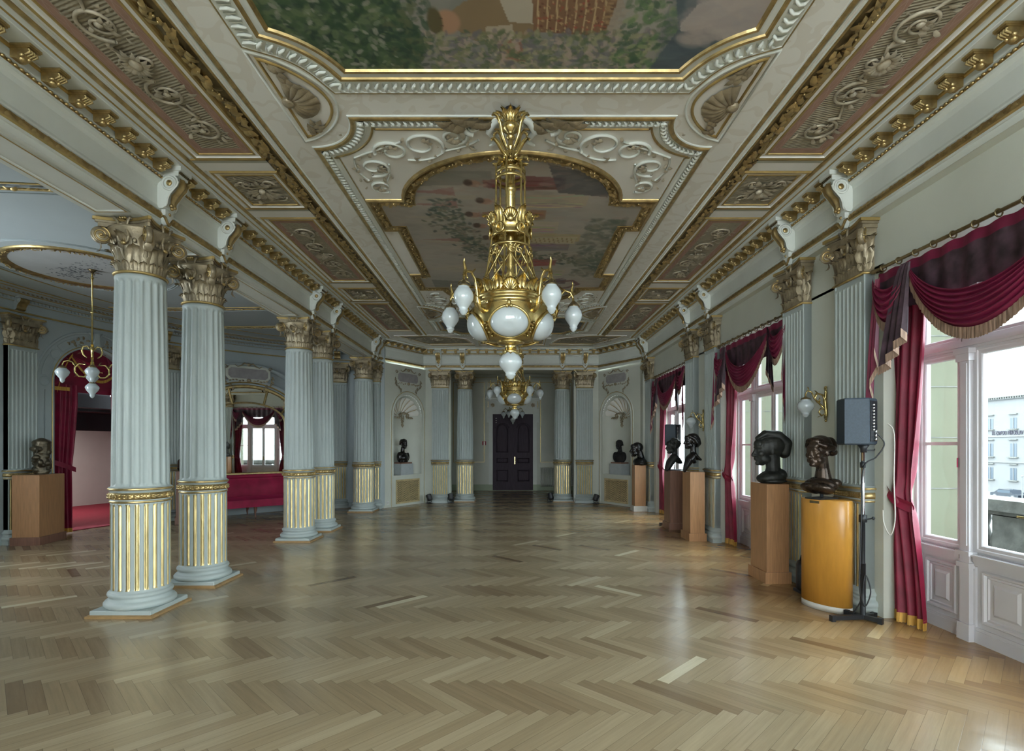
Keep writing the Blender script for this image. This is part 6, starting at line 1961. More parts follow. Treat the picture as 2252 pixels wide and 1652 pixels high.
def small_chandelier(label, drop, narm=4, rot=0.0):
    root = thing('pendant_lamp', label, 'chandelier', group='small scrolled pendant lamps')
    mb = MB(); mb.add(P_lathe([(.002, 0), (.06, 0), (.04, -.02), (.018, -.05), (.010, -.06)], 18), 0, True)
    for k in range(4): mb.add(P_blade(.12, .03, .02, .3, 3), 0, True, T(0, 0, -.06) @ RZ(k*PI/2+.4))
    mb.build('ceiling_rose', [M_brassd], root)
    z0 = -drop
    mb = MB(); mb.add(P_tube([(0, 0, -.05), (0, 0, z0+.34)], .011, 8), 0, True)
    for z in (-.12, -.62): mb.add(P_ball((0, 0, z), (.024, .024, .02), 10, 6), 0, True)
    mb.add(P_lathe([(.012, z0+.36), (.026, z0+.33), (.018, z0+.28), (.016, z0+.10), (.04, z0+.06), (.05, z0+.0), (.036, z0-.06), (.016, z0-.12), (.02, z0-.15), (.008, z0-.19)], 18), 0, True)
    mb.build('stem', [M_brass], root)
    for k in range(narm):
        a = rot+2*PI*k/narm
        mb = MB(RZ(a) @ T(0, 0, z0))
        s1 = [(.02, .30), (.06, .35), (.105, .335), (.118, .28), (.10, .22), (.06, .18)]
        mb.add(P_tube([(r, 0, z) for r, z in s1], [.008, .011, .013, .012, .011, .008], 6), 0, True)
        s2 = [(.05, .08), (.12, .085), (.165, .03), (.165, -.04), (.12, -.095), (.06, -.10), (.035, -.06), (.055, -.02), (.09, -.025)]
        mb.add(P_tube([(r+.03, 0, z) for r, z in s2], [.009, .012, .014, .014, .013, .012, .010, .008, .006], 6), 0, True)
        s3 = [(.19, .05), (.22, .10), (.27, .12), (.315, .10), (.33, .06), (.33, .04)]
        mb.add(P_tube([(r, 0, z) for r, z in s3], [.010, .010, .010, .009, .008, .008], 6), 0, True)
        for r, z, an, L in ((.10, .33, .3, .07), (.11, .24, -.5, .06), (.19, .03, 1.3, .07), (.14, -.09, -.4, .07), (.06, .06, .8, .09), (.26, .12, .6, .05)): mb.add(P_blade(L, L*.55, .02, .4, 3), 0, True, T(r, 0, z) @ RY(-an))
        arm = mb.build('arm', [M_brass], root)
        mb = MB(RZ(a) @ T(.33, 0, z0)); mb.add(P_lathe([(.006, .045), (.03, .035), (.052, .012), (.052, .004), (.005, .006)], 16), 0, True); mb.build('globe_holder', [M_brassd], arm)
        mb = MB(RZ(a) @ T(.33, 0, z0+.008)); mb.add(P_lathe([(.045, 0), (.062, -.015), (.082, -.04), (.086, -.06), (.07, -.10), (.042, -.135), (.030, -.155), (.030, -.175), (.022, -.195), (.002, -.21)], 20), 0, True); mb.build('globe', [M_opal], arm)
    mb = MB(T(0, 0, z0-.19)); mb.add(P_lathe([(.006, .03), (.03, .02), (.045, .003), (.006, .002)], 16), 0, True); mb.build('globe_holder', [M_brassd], root)
    mb = MB(T(0, 0, z0-.19)); mb.add(P_lathe([(.045, 0), (.062, -.015), (.082, -.04), (.086, -.06), (.07, -.10), (.042, -.135), (.030, -.155), (.030, -.175), (.022, -.195), (.002, -.21)], 20), 0, True); mb.build('bottom_globe', [M_opal], root)
    return root
sp_ = small_chandelier('small scrolled brass pendant lamp with opal globes under the apse medallion', 1.46, 4, 0.67)
sp_.location = (-6.07, 7.66, ZA)
sp2 = dup(sp_, (.03, 17.2, RZT), .5, 'small pendant lamp with opal globes in the recess, right in front of the dark door', 'small scrolled pendant lamps')

def sconce(label):
    """on a wall, front towards -y"""
    root = thing('wall_lamp', label, 'wall lamp', group='brass wall lamps between the pilasters')
    mb = MB()
    mb.add(P_tube([(0, -.012, -.17), (.012, -.014, -.12), (0, -.016, -.04), (-.012, -.016, .04), (0, -.014, .12), (.0, -.012, .17)], [.008, .016, .022, .022, .016, .008], 7), 0, True)
    for z in (-.18, -.12, .12, .18): mb.add(P_ball((0, -.014, z), (.018, .012, .018), 8, 5), 0, True)
    for z, a in ((.13, 1.9), (.13, 1.2), (-.10, -1.9), (-.10, -1.2)): mb.add(P_blade(.07, .035, .01, .3, 3), 0, True, T(0, -.014, z) @ RX(PI/2) @ RZ(a))
    mb.build('back_plate', [M_brass], root)
    mb = MB(RZ(-PI/2))
    a = [(.01, .02), (.05, .10), (.11, .115), (.135, .06), (.11, .02), (.075, .035), (.085, .07)]
    mb.add(P_tube([(r, 0, z) for r, z in a], [.009, .012, .012, .011, .010, .008, .006], 6), 0, True)
    a = [(.01, -.10), (.06, -.13), (.09, -.09), (.07, -.05), (.04, -.06)]
    mb.add(P_tube([(r, 0, z) for r, z in a], [.008, .010, .010, .008, .006], 6), 0, True)
    a = [(.02, -.06), (.08, .0), (.14, .06), (.17, .13), (.215, .145), (.235, .11), (.235, .07)]
    mb.add(P_tube([(r, 0, z) for r, z in a], [.009, .011, .011, .010, .009, .008, .008], 6), 0, True)
    for r, z, an, L in ((.10, .115, .5, .06), (.14, .06, 1.6, .06), (.08, .0, 1.2, .06), (.06, -.13, -.6, .05), (.20, .145, 1.0, .05)): mb.add(P_blade(L, L*.5, .015, .4, 3), 0, True, T(r, 0, z) @ RY(-an))
    arm = mb.build('arm', [M_brass], root)
    mb = MB(T(0, -.235, .062)); mb.add(P_lathe([(.006, .02), (.02, .012), (.05, -.004), (.052, -.014), (.005, -.012)], 16), 0, True); mb.build('globe_holder', [M_brassd], arm)
    mb = MB(T(0, -.235, .052)); mb.add(P_lathe([(r*.88, z*.82) for r, z in GLOBE], 22), 0, True); mb.build('globe', [M_opal], arm)
    return root
w1 = sconce('brass wall lamp with opal globe between the front pair of pilasters')
w1.location = (3.45, 5.80, 2.06); w1.rotation_euler = (0, 0, PI_R)
dup(w1, (3.45, 9.52, 2.06), PI_R, 'brass wall lamp with opal globe between the second pair of pilasters')

# ------------------------------------------------------------------ sculpture
def blob(parts, voxel=.006, smooth=3):
    """one continuous modelled body out of overlapping masses: ('e', centre, radii, [rotz, roty]) or ('c', [points], [radii], flat)"""
    V = []; F = []
    def add(p):
        n = len(V); V.extend([tuple(q) for q in p[0]]); F.extend([tuple(i+n for i in f) for f in p[1]])
    for p in parts:
        if p[0] == 'e':
            v, f = P_ball((0, 0, 0), p[2], 20, 12)
            M = T(*p[1]) @ RZ(p[3][0] if len(p) > 3 else 0) @ RY(p[3][1] if len(p) > 3 else 0)
            v = np.array(v) @ M[:3, :3].T + M[:3, 3]; add((v, f))
        else:
            P = np.array(p[1], float); Rr = p[2]; fl = p[3] if len(p) > 3 else 1.0
            dense = []; rad = []
            for i in range(len(P)-1):
                L = np.linalg.norm(P[i+1]-P[i]); k = max(2, int(L/(min(Rr[i], Rr[i+1])*.28)))
                for j in range(k):
                    t = j/k; dense.append(P[i]*(1-t)+P[i+1]*t); rad.append(Rr[i]*(1-t)+Rr[i+1]*t)
            dense.append(P[-1]); rad.append(Rr[-1])
            for c, r in zip(dense, rad): add(P_ball(c, (r, r*fl, r), 14, 8))
    me = bpy.data.meshes.new('tmp'); me.from_pydata(V, [], F)
    o = bpy.data.objects.new('tmp', me); COL.objects.link(o)
    md = o.modifiers.new('r', 'REMESH'); md.mode = 'VOXEL'; md.voxel_size = voxel; md.use_smooth_shade = True
    sm = o.modifiers.new('s', 'SMOOTH'); sm.factor = .5; sm.iterations = smooth
    dg = bpy.context.evaluated_depsgraph_get()
    m2 = bpy.data.meshes.new_from_object(o.evaluated_get(dg))
    bpy.data.objects.remove(o); bpy.data.meshes.remove(me)
    m2.polygons.foreach_set('use_smooth', [True]*len(m2.polygons))
    return m2
def head(s=1.0, at=(0, 0, 0), hair=None, slim=1.0, beard=False, ears=True):
    """face towards -x, chin near z = 0, crown near z = .25 (times s)"""
    e = []
    def E(c, r, rot=(0, 0)): e.append(('e', (at[0]+c[0]*s, at[1]+c[1]*s*slim, at[2]+c[2]*s), (r[0]*s, r[1]*s*slim, r[2]*s), rot))
    def C(pts, rr, fl=1.0): e.append(('c', [(at[0]+x*s, at[1]+y*s*slim, at[2]+z*s) for x, y, z in pts], [q*s for q in rr], fl))
    E((.008, 0, .165), (.102, .080, .092)); E((-.052, 0, .120), (.052, .064, .092)); E((-.050, 0, .050), (.046, .050, .048)); E((-.082, 0, .024), (.022, .026, .020))
    E((-.078, 0, .185), (.034, .058, .040))
    C([(-.098, 0, .142), (-.112, 0, .112), (-.122, 0, .092)], [.011, .013, .0155]); E((-.110, .012, .088), (.013, .010, .010)); E((-.110, -.012, .088), (.013, .010, .010))
    E((-.104, 0, .066), (.010, .024, .0075)); E((-.101, 0, .054), (.010, .021, .0085))
    for y in (-1, 1):
        C([(-.100, y*.012, .152), (-.096, y*.032, .158), (-.080, y*.052, .150)], [.009, .010, .008])
        E((-.088, y*.031, .135), (.0145, .017, .012)); E((-.066, y*.048, .105), (.028, .020, .026)); E((-.035, y*.050, .060), (.042, .018, .030))
        if ears: E((.012, y*.078, .125), (.018, .010, .032), (y*.3, 0)); 
    if beard: E((-.075, 0, .02), (.05, .055, .05)); E((-.06, 0, -.02), (.04, .045, .045))
    if hair == 'bun':
        E((.02, 0, .195), (.110, .090, .088)); E((-.045, 0, .228), (.068, .078, .038)); E((-.02, .035, .222), (.07, .05, .036)); E((.142, 0, .185), (.060, .062, .082)); E((.125, .02, .23), (.045, .05, .04)); E((.150, -.02, .130), (.045, .045, .035))
        for y in (-1, 1): C([(-.07, y*.05, .205), (-.02, y*.085, .185), (.06, y*.085, .165), (.12, y*.05, .16)], [.022, .026, .028, .03])
    if hair == 'short':
        E((.028, 0, .180), (.100, .088, .088)); C([(-.085, 0, .232), (-.02, 0, .256), (.06, 0, .240)], [.020, .026, .03], 2.0)
        for y in (-1, 1): C([(-.055, y*.058, .21), (.01, y*.084, .18), (.06, y*.078, .13)], [.018, .020, .024])
    if hair == 'swept':
        E((.045, 0, .175), (.105, .090, .098)); C([(-.085, .0, .235), (-.02, 0, .272), (.08, 0, .255), (.145, 0, .19), (.135, 0, .11)], [.018, .032, .045, .05, .045], 1.5)
    if hair == 'wavy':
        E((.035, 0, .172), (.100, .088, .092))
        for k in range(26):
            a = rng.uniform(0, 2*PI); b = rng.uniform(.1, 1.5)
            x, y, z = .03+.098*math.cos(a)*math.cos(b), .088*math.sin(a)*math.cos(b), .165+.096*math.sin(b)
            if x < -.055 and z < .2: continue
            E((x, y, z), (.026, .026, .022))
    if hair == 'bob':
        E((.035, 0, .175), (.100, .088, .088))
        for y in (-1, 1): C([(-.05, y*.062, .21), (.02, y*.085, .17), (.07, y*.075, .10), (.085, y*.05, .07)], [.02, .024, .03, .03])
        C([(.10, 0, .16), (.115, 0, .10), (.10, 0, .06)], [.05, .05, .035], 1.3)
    return e
def put_mesh(me, name, mat, root):
    me.materials.clear(); me.materials.append(mat)
    o = bpy.data.objects.new(name, me); COL.objects.link(o); o.parent = root; return o
def bust(label, loc, rz, parts, mat, voxel=.006, group=None):
    root = thing('bust', label, 'bust', loc, rz, group)
    put_mesh(blob(parts, voxel), 'figure', mat, root)
    return root
def base_plate(root, w, d, h, mat, z=0.0):
    m = MB(); m.add(P_box(-w/2, w/2, -d/2, d/2, z, z+h)); return m.build('base_plate', [mat], root)

def pedestal(label, x0, x1, y0, y1, h, mat, plinth, lip=.03, rz=0.0, mark=False):
    cx, cy = (x0+x1)/2, (y0+y1)/2; a, b = (x1-x0)/2, (y1-y0)/2
    root = thing('pedestal', label, 'pedestal', (cx, cy, 0), rz)
    m = MB(); m.add(P_box(-a-lip, a+lip, -b-lip, b+lip, 0, .13)); m.build('plinth', [plinth], root)
    m = MB(); m.add(P_box(-a, a, -b, b, .12, h-.012)); m.add(P_box(-a+.004, a-.004, -b+.004, b-.004, h-.014, h-.008)); m.build('body', [mat], root)
    m = MB(); m.add(P_cbox(-a, a, -b, b, h-.010, h, .003)); m.build('top', [mat], root)
    return root
# near oval amber pedestal
def oval_pedestal():
    root = thing('pedestal', 'glossy amber oval pedestal with white foot beneath the bronze woman', 'pedestal', (3.108, 5.24, 0), math.atan2(-.89, .45))
    def ov(r0, z0, z1, rb=None): return P_lathe([(.001, z0), (r0, z0), (r0, z1), (.001, z1)], 64, 0, 2*PI, .245, .135)
    m = MB(); m.add(ov(1.0, 0, .058), 0, True); m.build('foot', [M_offw], root)
    m = MB(); m.add(P_lathe([(.001, .058), (1.0, .058), (1.0, 1.070), (.985, 1.076), (.001, 1.076)], 64, 0, 2*PI, .245, .135), 0, True); m.build('body', [M_amber], root)
    m = MB(); m.add(P_box(-.05, .05, -.003, .0, -.012, .012)); 
    o = m.build('label_plate', [M_brassd], root); a = 2.0*PI*.73
    o.location = (.245*math.cos(a)*1.0, .135*math.sin(a)*1.02, 1.05); o.rotation_euler = (0, 0, math.atan2(math.sin(a)/.135, math.cos(a)/.245)+PI/2)
oval_pedestal()
r = bust('dark bronze bust of a woman with a hair bun, on the amber oval pedestal', (3.075, 5.26, 1.076), .42,
         head(1.12, (-.045, 0, .315), 'bun')+[('c', [(-.01, 0, .40), (.015, 0, .30), (.02, 0, .20)], [.062, .060, .078]), ('e', (-.01, 0, .135), (.115, .165, .060), (0, .35)), ('e', (-.07, .05, .105), (.105, .115, .050), (0, .35)), ('e', (-.07, -.06, .105), (.105, .11, .050), (0, .35)), ('e', (.06, .09, .17), (.075, .075, .045)), ('e', (.05, -.09, .16), (.075, .07, .045))], M_brown, .0055)
m = MB(); m.add(P_tube([(.0, 0, .0), (.0, 0, .12)], .016, 10), 0, True); m.build('post', [M_black], r)
base_plate(r, .26, .17, .014, M_black)
# second pedestal: large dark profile head
pedestal('tan oak pedestal by the middle window, carrying the big dark head', 2.966, 3.225, 6.17, 6.58, 1.155, M_ped, M_ped, .022)
r = bust('large matt dark head in profile with swept hair, before the middle window', (3.115, 6.38, 1.155), -.05,
         head(1.42, (-.035, 0, .205), 'swept', .92)+[('c', [(.02, 0, .30), (.03, 0, .18), (.03, 0, .10)], [.085, .082, .10]), ('e', (.02, 0, .07), (.155, .15, .085)), ('e', (-.06, 0, .055), (.10, .13, .06)), ('e', (.10, 0, .10), (.075, .13, .075)), ('e', (.02, 0, .02), (.165, .14, .03))], M_green, .0065)
# third pedestal and the swan-necked woman
pedestal('pale oak pedestal carrying the long-necked woman, second of the close pair', 2.995, 3.24, 8.90, 9.30, 1.16, M_ped, M_ped, .025)
bust('black bronze woman with a long neck and flowing hollow shoulders, beside the second wall lamp', (3.09, 9.12, 1.16), .06,
     head(1.05, (-.005, 0, .385), 'bob', .95)+[('c', [(.02, 0, .46), (.03, 0, .36), (.035, 0, .28)], [.052, .050, .058]), ('c', [(.035, 0, .28), (-.03, 0, .21), (-.09, 0, .10), (-.125, 0, .008)], [.066, .075, .050, .026], 1.35), ('c', [(.04, 0, .28), (.10, 0, .235), (.16, 0, .205)], [.055, .040, .020], 1.9), ('c', [(-.02, 0, .22), (.04, 0, .17), (.07, 0, .16)], [.06, .035, .018], 1.6)], M_bronze, .0055)
# fourth
pedestal('darker oak pedestal of the close pair, under the wavy-haired bust', 3.01, 3.26, 10.09, 10.48, 1.13, M_pedd, M_pedd, .025)
r = bust('dull bronze youth with wavy hair leaning forward, in front of the second loudspeaker', (3.13, 10.28, 1.13), .18,
     head(1.12, (-.01, 0, .315), 'wavy')+[('c', [(.02, 0, .40), (.03, 0, .30), (.02, 0, .24)], [.06, .058, .07]), ('c', [(.02, 0, .25), (-.06, 0, .16), (-.11, 0, .06), (-.13, 0, .015)], [.075, .072, .055, .04], 1.5), ('c', [(.03, 0, .25), (.12, 0, .17), (.17, 0, .14)], [.06, .045, .02], 1.9)], M_green, .0055)
base_plate(r, .30, .20, .018, M_black)
# fifth: bald shiny head
pedestal('reddish oak pedestal with grey foot in front of the last pilaster', 3.00, 3.27, 12.94, 13.26, 1.13, M_ped, M_offw, .03)
bust('shiny bald bronze head with bowed face, standing by the canted niche', (3.13, 13.08, 1.13), .10,
     head(1.42, (-.045, 0, .20), None, .96)+[('c', [(.02, 0, .30), (.05, 0, .20), (.05, 0, .12)], [.082, .085, .11]), ('e', (.03, 0, .08), (.165, .20, .11)), ('e', (.04, 0, .03), (.165, .20, .06))], M_bronze, .0065)
# niche busts
def niche_plinth(label, M, c, hw):
    p = M @ np.array([c, .12, 0, 1.0])
    root = thing('niche_plinth', label, 'plinth', (p[0], p[1], NF+.002), math.atan2(M[1, 0], M[0, 0]))
    m = MB(); m.add(P_cbox(-hw, hw, -.15, .15, 0, .30, .004)); m.build('block', [M_stonegrey], root)
    m = MB(); m.add(P_box(-hw+.03, hw-.03, -.13, .13, .30, .335)); m.build('slab', [M_pedd], root)
    return p
coat = [('c', [(.01, 0, .40), (.02, 0, .31)], [.052, .058]), ('e', (.02, 0, .20), (.10, .19, .10)), ('e', (-.02, 0, .12), (.10, .165, .12)), ('e', (.0, .15, .15), (.075, .065, .13)), ('e', (.0, -.15, .15), (.075, .065, .13)), ('e', (0, 0, .03), (.10, .17, .05))]
pl = niche_plinth('pale blue-grey plinth in the niche on the colonnade side', M_cl, NC-.05, .24)
rb = bust('dark bust of a clergyman with white collar bands in the colonnade-side niche', (pl[0], pl[1], NF+.338), CANT+.35+PI/2-.35, head(.98, (-.01, 0, .365), 'short')+coat, M_bronze, .006)
m = MB()
for s in (-1, 1): m.add(P_prism([(s*.004, 0), (s*.055, -.01), (s*.06, -.075), (s*.006, -.09)] if s > 0 else [(s*.006, -.09), (s*.06, -.075), (s*.055, -.01), (s*.004, 0)], 0, .012), 0, False, T(-.098, 0, .335) @ RZ(-PI/2) @ RX(PI/2-.25))
m.build('collar_bands', [M_offw], rb)
pr = niche_plinth('grey plinth in the niche beside the windows', M_cr, CL-NC, .24)
bust('small black bust of a man in a jacket, in the window-side niche', (pr[0], pr[1], NF+.338), -CANT+PI/2+.1, head(.95, (-.01, 0, .345), 'short')+[(q[0], q[1], q[2])+tuple(q[3:]) for q in coat], M_dark, .006)
# apse busts
pedestal('brown veneer pedestal with a small white tag, before the curtained doorway', -8.05, -7.66, 8.50, 9.10, 1.13, M_ped, M_pedd, .02, .16)
kn = []
r8 = random.Random(12)
for k in range(46):
    z = .03+.52*k/46; a = r8.uniform(0, 2*PI); R = .10+.03*math.sin(z*9)+(.03 if z > .36 else 0)
    kn.append(('e', (R*.62*math.cos(a), R*.62*math.sin(a), z), (.055, .055, r8.uniform(.03, .06))))
kn += [('c', [(0, 0, .03), (0, 0, .30), (0, 0, .48)], [.10, .105, .125])]
kn += [('e', (-.02, -.11, .42), (.09, .05, .05)), ('c', [(.03, -.15, .42), (.035, -.175, .36)], [.014, .018]), ('e', (.0, -.13, .28), (.05, .04, .04)), ('e', (.05, -.12, .20), (.04, .04, .05)), ('e', (.0, 0, .53), (.13, .12, .06))]
bust('rough knotted bronze sculpture of merged heads on the brown pedestal', (-7.84, 8.83, 1.13), .2, kn, M_clay, .008)
pedestal('mauve-brown pedestal seen between the two front columns', -6.98, -6.42, 10.92, 11.25, 1.08, M_pedd, M_pedd, .02, .55)
bust('bronze bust of a bald man, fist at his chin, between the two front columns', (-6.74, 11.08, 1.08), PI-.55,
     head(1.2, (0, 0, .30), None)+[('c', [(.02, 0, .36), (.03, 0, .24)], [.07, .08]), ('e', (.03, 0, .12), (.15, .2, .12)), ('c', [(-.03, -.16, .02), (-.14, -.05, .12), (-.105, 0, .26)], [.05, .042, .035]), ('e', (-.11, .0, .28), (.035, .045, .035)), ('c', [(.05, .16, .06), (.0, .19, .20), (.06, .10, .27)], [.06, .05, .03]), ('e', (0, 0, .03), (.15, .18, .04))], M_brown, .006)
pedestal('light oak pedestal half hidden behind the fourth column', -4.72, -4.40, 12.62, 12.92, 1.10, M_ped, M_pedd, .02, .1)
bust('dark bust mostly hidden behind the fourth column', (-4.56, 12.77, 1.10), PI-.3, head(1.0, (0, 0, .345), 'short')+coat, M_dark, .007)

# ------------------------------------------------------------------ loudspeakers and stands
def speaker(label):
    root = thing('loudspeaker', label, 'loudspeaker', group='loudspeakers on stands')
    P = [(-.205, -.05), (-.025, -.115), (.115, -.015), (.105, .135), (-.165, .135)]
    m = MB()
    P2 = offset(P, -.012)
    n = 5
    V = [(x, y, 0) for x, y in P2]+[(x, y, .012) for x, y in P]+[(x, y, .413) for x, y in P]+[(x, y, .425) for x, y in P2]
    m.add((V, [tuple(range(4, -1, -1)), tuple(range(15, 20))]+[(k*5+i, k*5+(i+1) % 5, k*5+5+(i+1) % 5, k*5+5+i) for k in range(3) for i in range(5)]))
    m.build('cabinet', [M_spk], root)
    # amplifier plate with knobs and sockets on the bevelled back
    a, b = np.array(P[1]), np.array(P[2]); d = (b-a)/np.linalg.norm(b-a); ang = math.atan2(d[1], d[0]); L = np.linalg.norm(b-a)
    M = T(a[0], a[1], 0) @ RZ(ang)
    m = MB(); m.add(P_box(.015, L-.012, -.006, 0, .03, .40), 0, False, M); pl_ = m.build('control_plate', [M_black], root)
    for k in range(9):
        q = MB(); q.add(P_lathe([(.001, 0), (.010, 0), (.008, .022), (.001, .022)], 10), 0, True, M @ T(.045, -.006, .36-.028*k) @ RX(PI/2)); q.build('knob', [M_chrome], pl_)
    for k in range(3):
        q = MB(); q.add(P_lathe([(.001, 0), (.014, 0), (.014, .02), (.001, .02)], 12), 0, True, M @ T(.10, -.006, .12-.035*k) @ RX(PI/2)); q.build('socket', [M_chrome], pl_)
    m = MB(); m.add(P_lathe([(.001, -.07), (.026, -.07), (.026, -.035), (.05, 0), (.001, 0)], 16), 0, True); m.add(P_tube([(.02, -.02, -.05), (.06, -.06, -.05), (.06, -.06, -.035)], .006, 6), 0, True); m.build('mounting_socket', [M_black], root)
    return root
def stand(label):
    root = thing('speaker_stand', label, 'speaker stand', group='black speaker stands')
    m = MB(); m.add(P_tube([(0, 0, .95), (0, 0, 1.56)], .016, 14), 0, True); m.build('inner_pole', [M_chrome], root)
    m = MB(); m.add(P_tube([(0, 0, .05), (0, 0, .97)], .020, 14), 0, True); m.add(P_tube([(0, 0, .02), (0, 0, .52)], .024, 14), 0, True); m.build('outer_tube', [M_black], root)
    m = MB(); m.add(P_lathe([(.018, .90), (.034, .90), (.034, .965), (.018, .97)], 14), 0, True); m.add(P_lathe([(.016, 1.40), (.023, 1.40), (.023, 1.45), (.016, 1.45)], 14), 0, True); m.build('clamp', [M_black], root)
    m = MB(); m.add(P_tube([(0, -.03, .93), (.05, -.05, .94)], .007, 6), 0, True); m.add(P_ball((.06, -.054, .943), .015, 8, 5), 0, True); m.build('tightening_knob', [M_black], root)
    for a, L in ((PI+.12, .30), (.35, .14), (PI/2+.5, .14), (-.95, .14)):
        m = MB(RZ(a)); m.add(P_box(0, L, -.019, .019, .012, .050), 0); m.add(P_box(L-.015, L+.02, -.022, .022, 0, .055), 0); m.build('leg', [M_black], root)
    return root
sk = speaker('slate-blue loudspeaker on a stand beside the front curtain'); sk.location = (3.225, 4.86, 1.61)
st = stand('black and chrome speaker stand next to the amber pedestal'); st.location = (3.225, 4.87, 0)
dup(sk, (3.29, 10.70, 1.61), 0, 'loudspeaker behind the wavy-haired bust, dark against the last window')
dup(st, (3.29, 10.71, 0), 0, 'black speaker stand hidden behind the pair of bust pedestals')
def cable(label, pts, r, mat):
    P = np.array(pts, float); out = []
    for i in range(len(P)-1):
        p0 = P[max(0, i-1)]; p1 = P[i]; p2 = P[i+1]; p3 = P[min(len(P)-1, i+2)]
        for t in np.linspace(0, 1, 8, endpoint=False):
            out.append(.5*((2*p1)+(-p0+p2)*t+(2*p0-5*p1+4*p2-p3)*t*t+(-p0+3*p1-3*p2+p3)*t**3))
    out.append(P[-1])
    m = MB(); m.add(P_tube(out, r, 6), 0, True); o = m.build('cable', [mat]); tag(o, label, 'cable'); return o
cable('black cable hanging from the front loudspeaker down its stand to the floor', [(3.30, 4.80, 1.72), (3.36, 4.78, 1.62), (3.30, 4.80, 1.50), (3.215, 4.845, 1.40), (3.20, 4.85, 1.0), (3.19, 4.85, .60), (3.17, 4.83, .30), (3.21, 4.82, .14), (3.25, 4.80, .28), (3.22, 4.83, .42), (3.19, 4.84, .2), (3.14, 4.92, .02), (3.05, 4.98, .008), (3.2, 5.0, .008)], .006, M_black)
cable('pale flex looping beside the front curtain', [(3.40, 4.79, 1.80), (3.42, 4.74, 1.70), (3.41, 4.73, 1.3), (3.42, 4.73, .95), (3.40, 4.76, .80), (3.37, 4.80, .90), (3.36, 4.80, 1.02)], .006, M_offw)
cable('black cables coiled on the floor behind the amber pedestal', [(3.28, 5.0+.06*math.sin(t*1.7), .012+.004*t) if False else (3.24+.07*math.cos(t*1.9), 5.62+.12*math.sin(t*1.9), .01+.010*t) for t in np.linspace(0, 9, 28)], .007, M_black)

# floor lights
def floodlight(label, loc, rz, s=1.0):
    root = thing('floor_spotlight', label, 'spotlight', loc, rz, 'small black floor spotlights')
    m = MB(S(s)); m.add(P_lathe([(.001, -.09), (.06, -.085), (.075, -.05), (.075, .07), (.08, .075), (.08, .09), (.07, .09), (.068, .06), (.001, .05)], 20), 0, True, T(0, 0, .16) @ RX(-.5)); m.build('housing', [M_black], root)
    m = MB(S(s)); m.add(P_tube([(-.085, 0, .16), (-.085, 0, .03), (.085, 0, .03), (.085, 0, .16)], .009, 6), 0); m.build('yoke', [M_black], root)
    m = MB(S(s)); m.add(P_box(-.09, .09, -.05, .05, 0, .014)); m.add(P_tube([(0, -.1, .012), (0, .1, .012)], .012, 6), 0); m.build('foot', [M_black], root)
    return root
f0 = floodlight('black can spotlight on the floor between flat pilaster and column, colonnade side of the door', (-1.72, 14.88, 0), .3, 1.0)
for loc, rz, lab in (((-2.30, 14.74, 0), 1.0, 'small black spotlight at the foot of the colonnade-side niche wall'), ((2.32, 14.66, 0), -1.0, 'round black spotlight at the foot of the window-side niche wall'), ((1.10, 15.06, 0), .2, 'tiny black spotlight beside the column that hides the radiator')):
    dup(f0, loc, rz, lab)
g = thing('heater', 'black drum-shaped device on the floor behind the amber pedestal', 'device', (3.22, 5.80, 0))
m = MB(); m.add(P_lathe([(.001, .02), (.09, .02), (.10, .05), (.10, .30), (.08, .34), (.001, .34)], 22), 0, True); m.build('drum', [M_black], g)
m = MB(); m.add(P_tube([(-.07, 0, .33), (-.05, 0, .40), (.05, 0, .40), (.07, 0, .33)], .010, 6), 0, True); m.build('handle', [M_black], g)
m = MB(); m.add(P_box(-.1, .1, -.08, .08, 0, .03)); m.build('foot', [M_black], g)
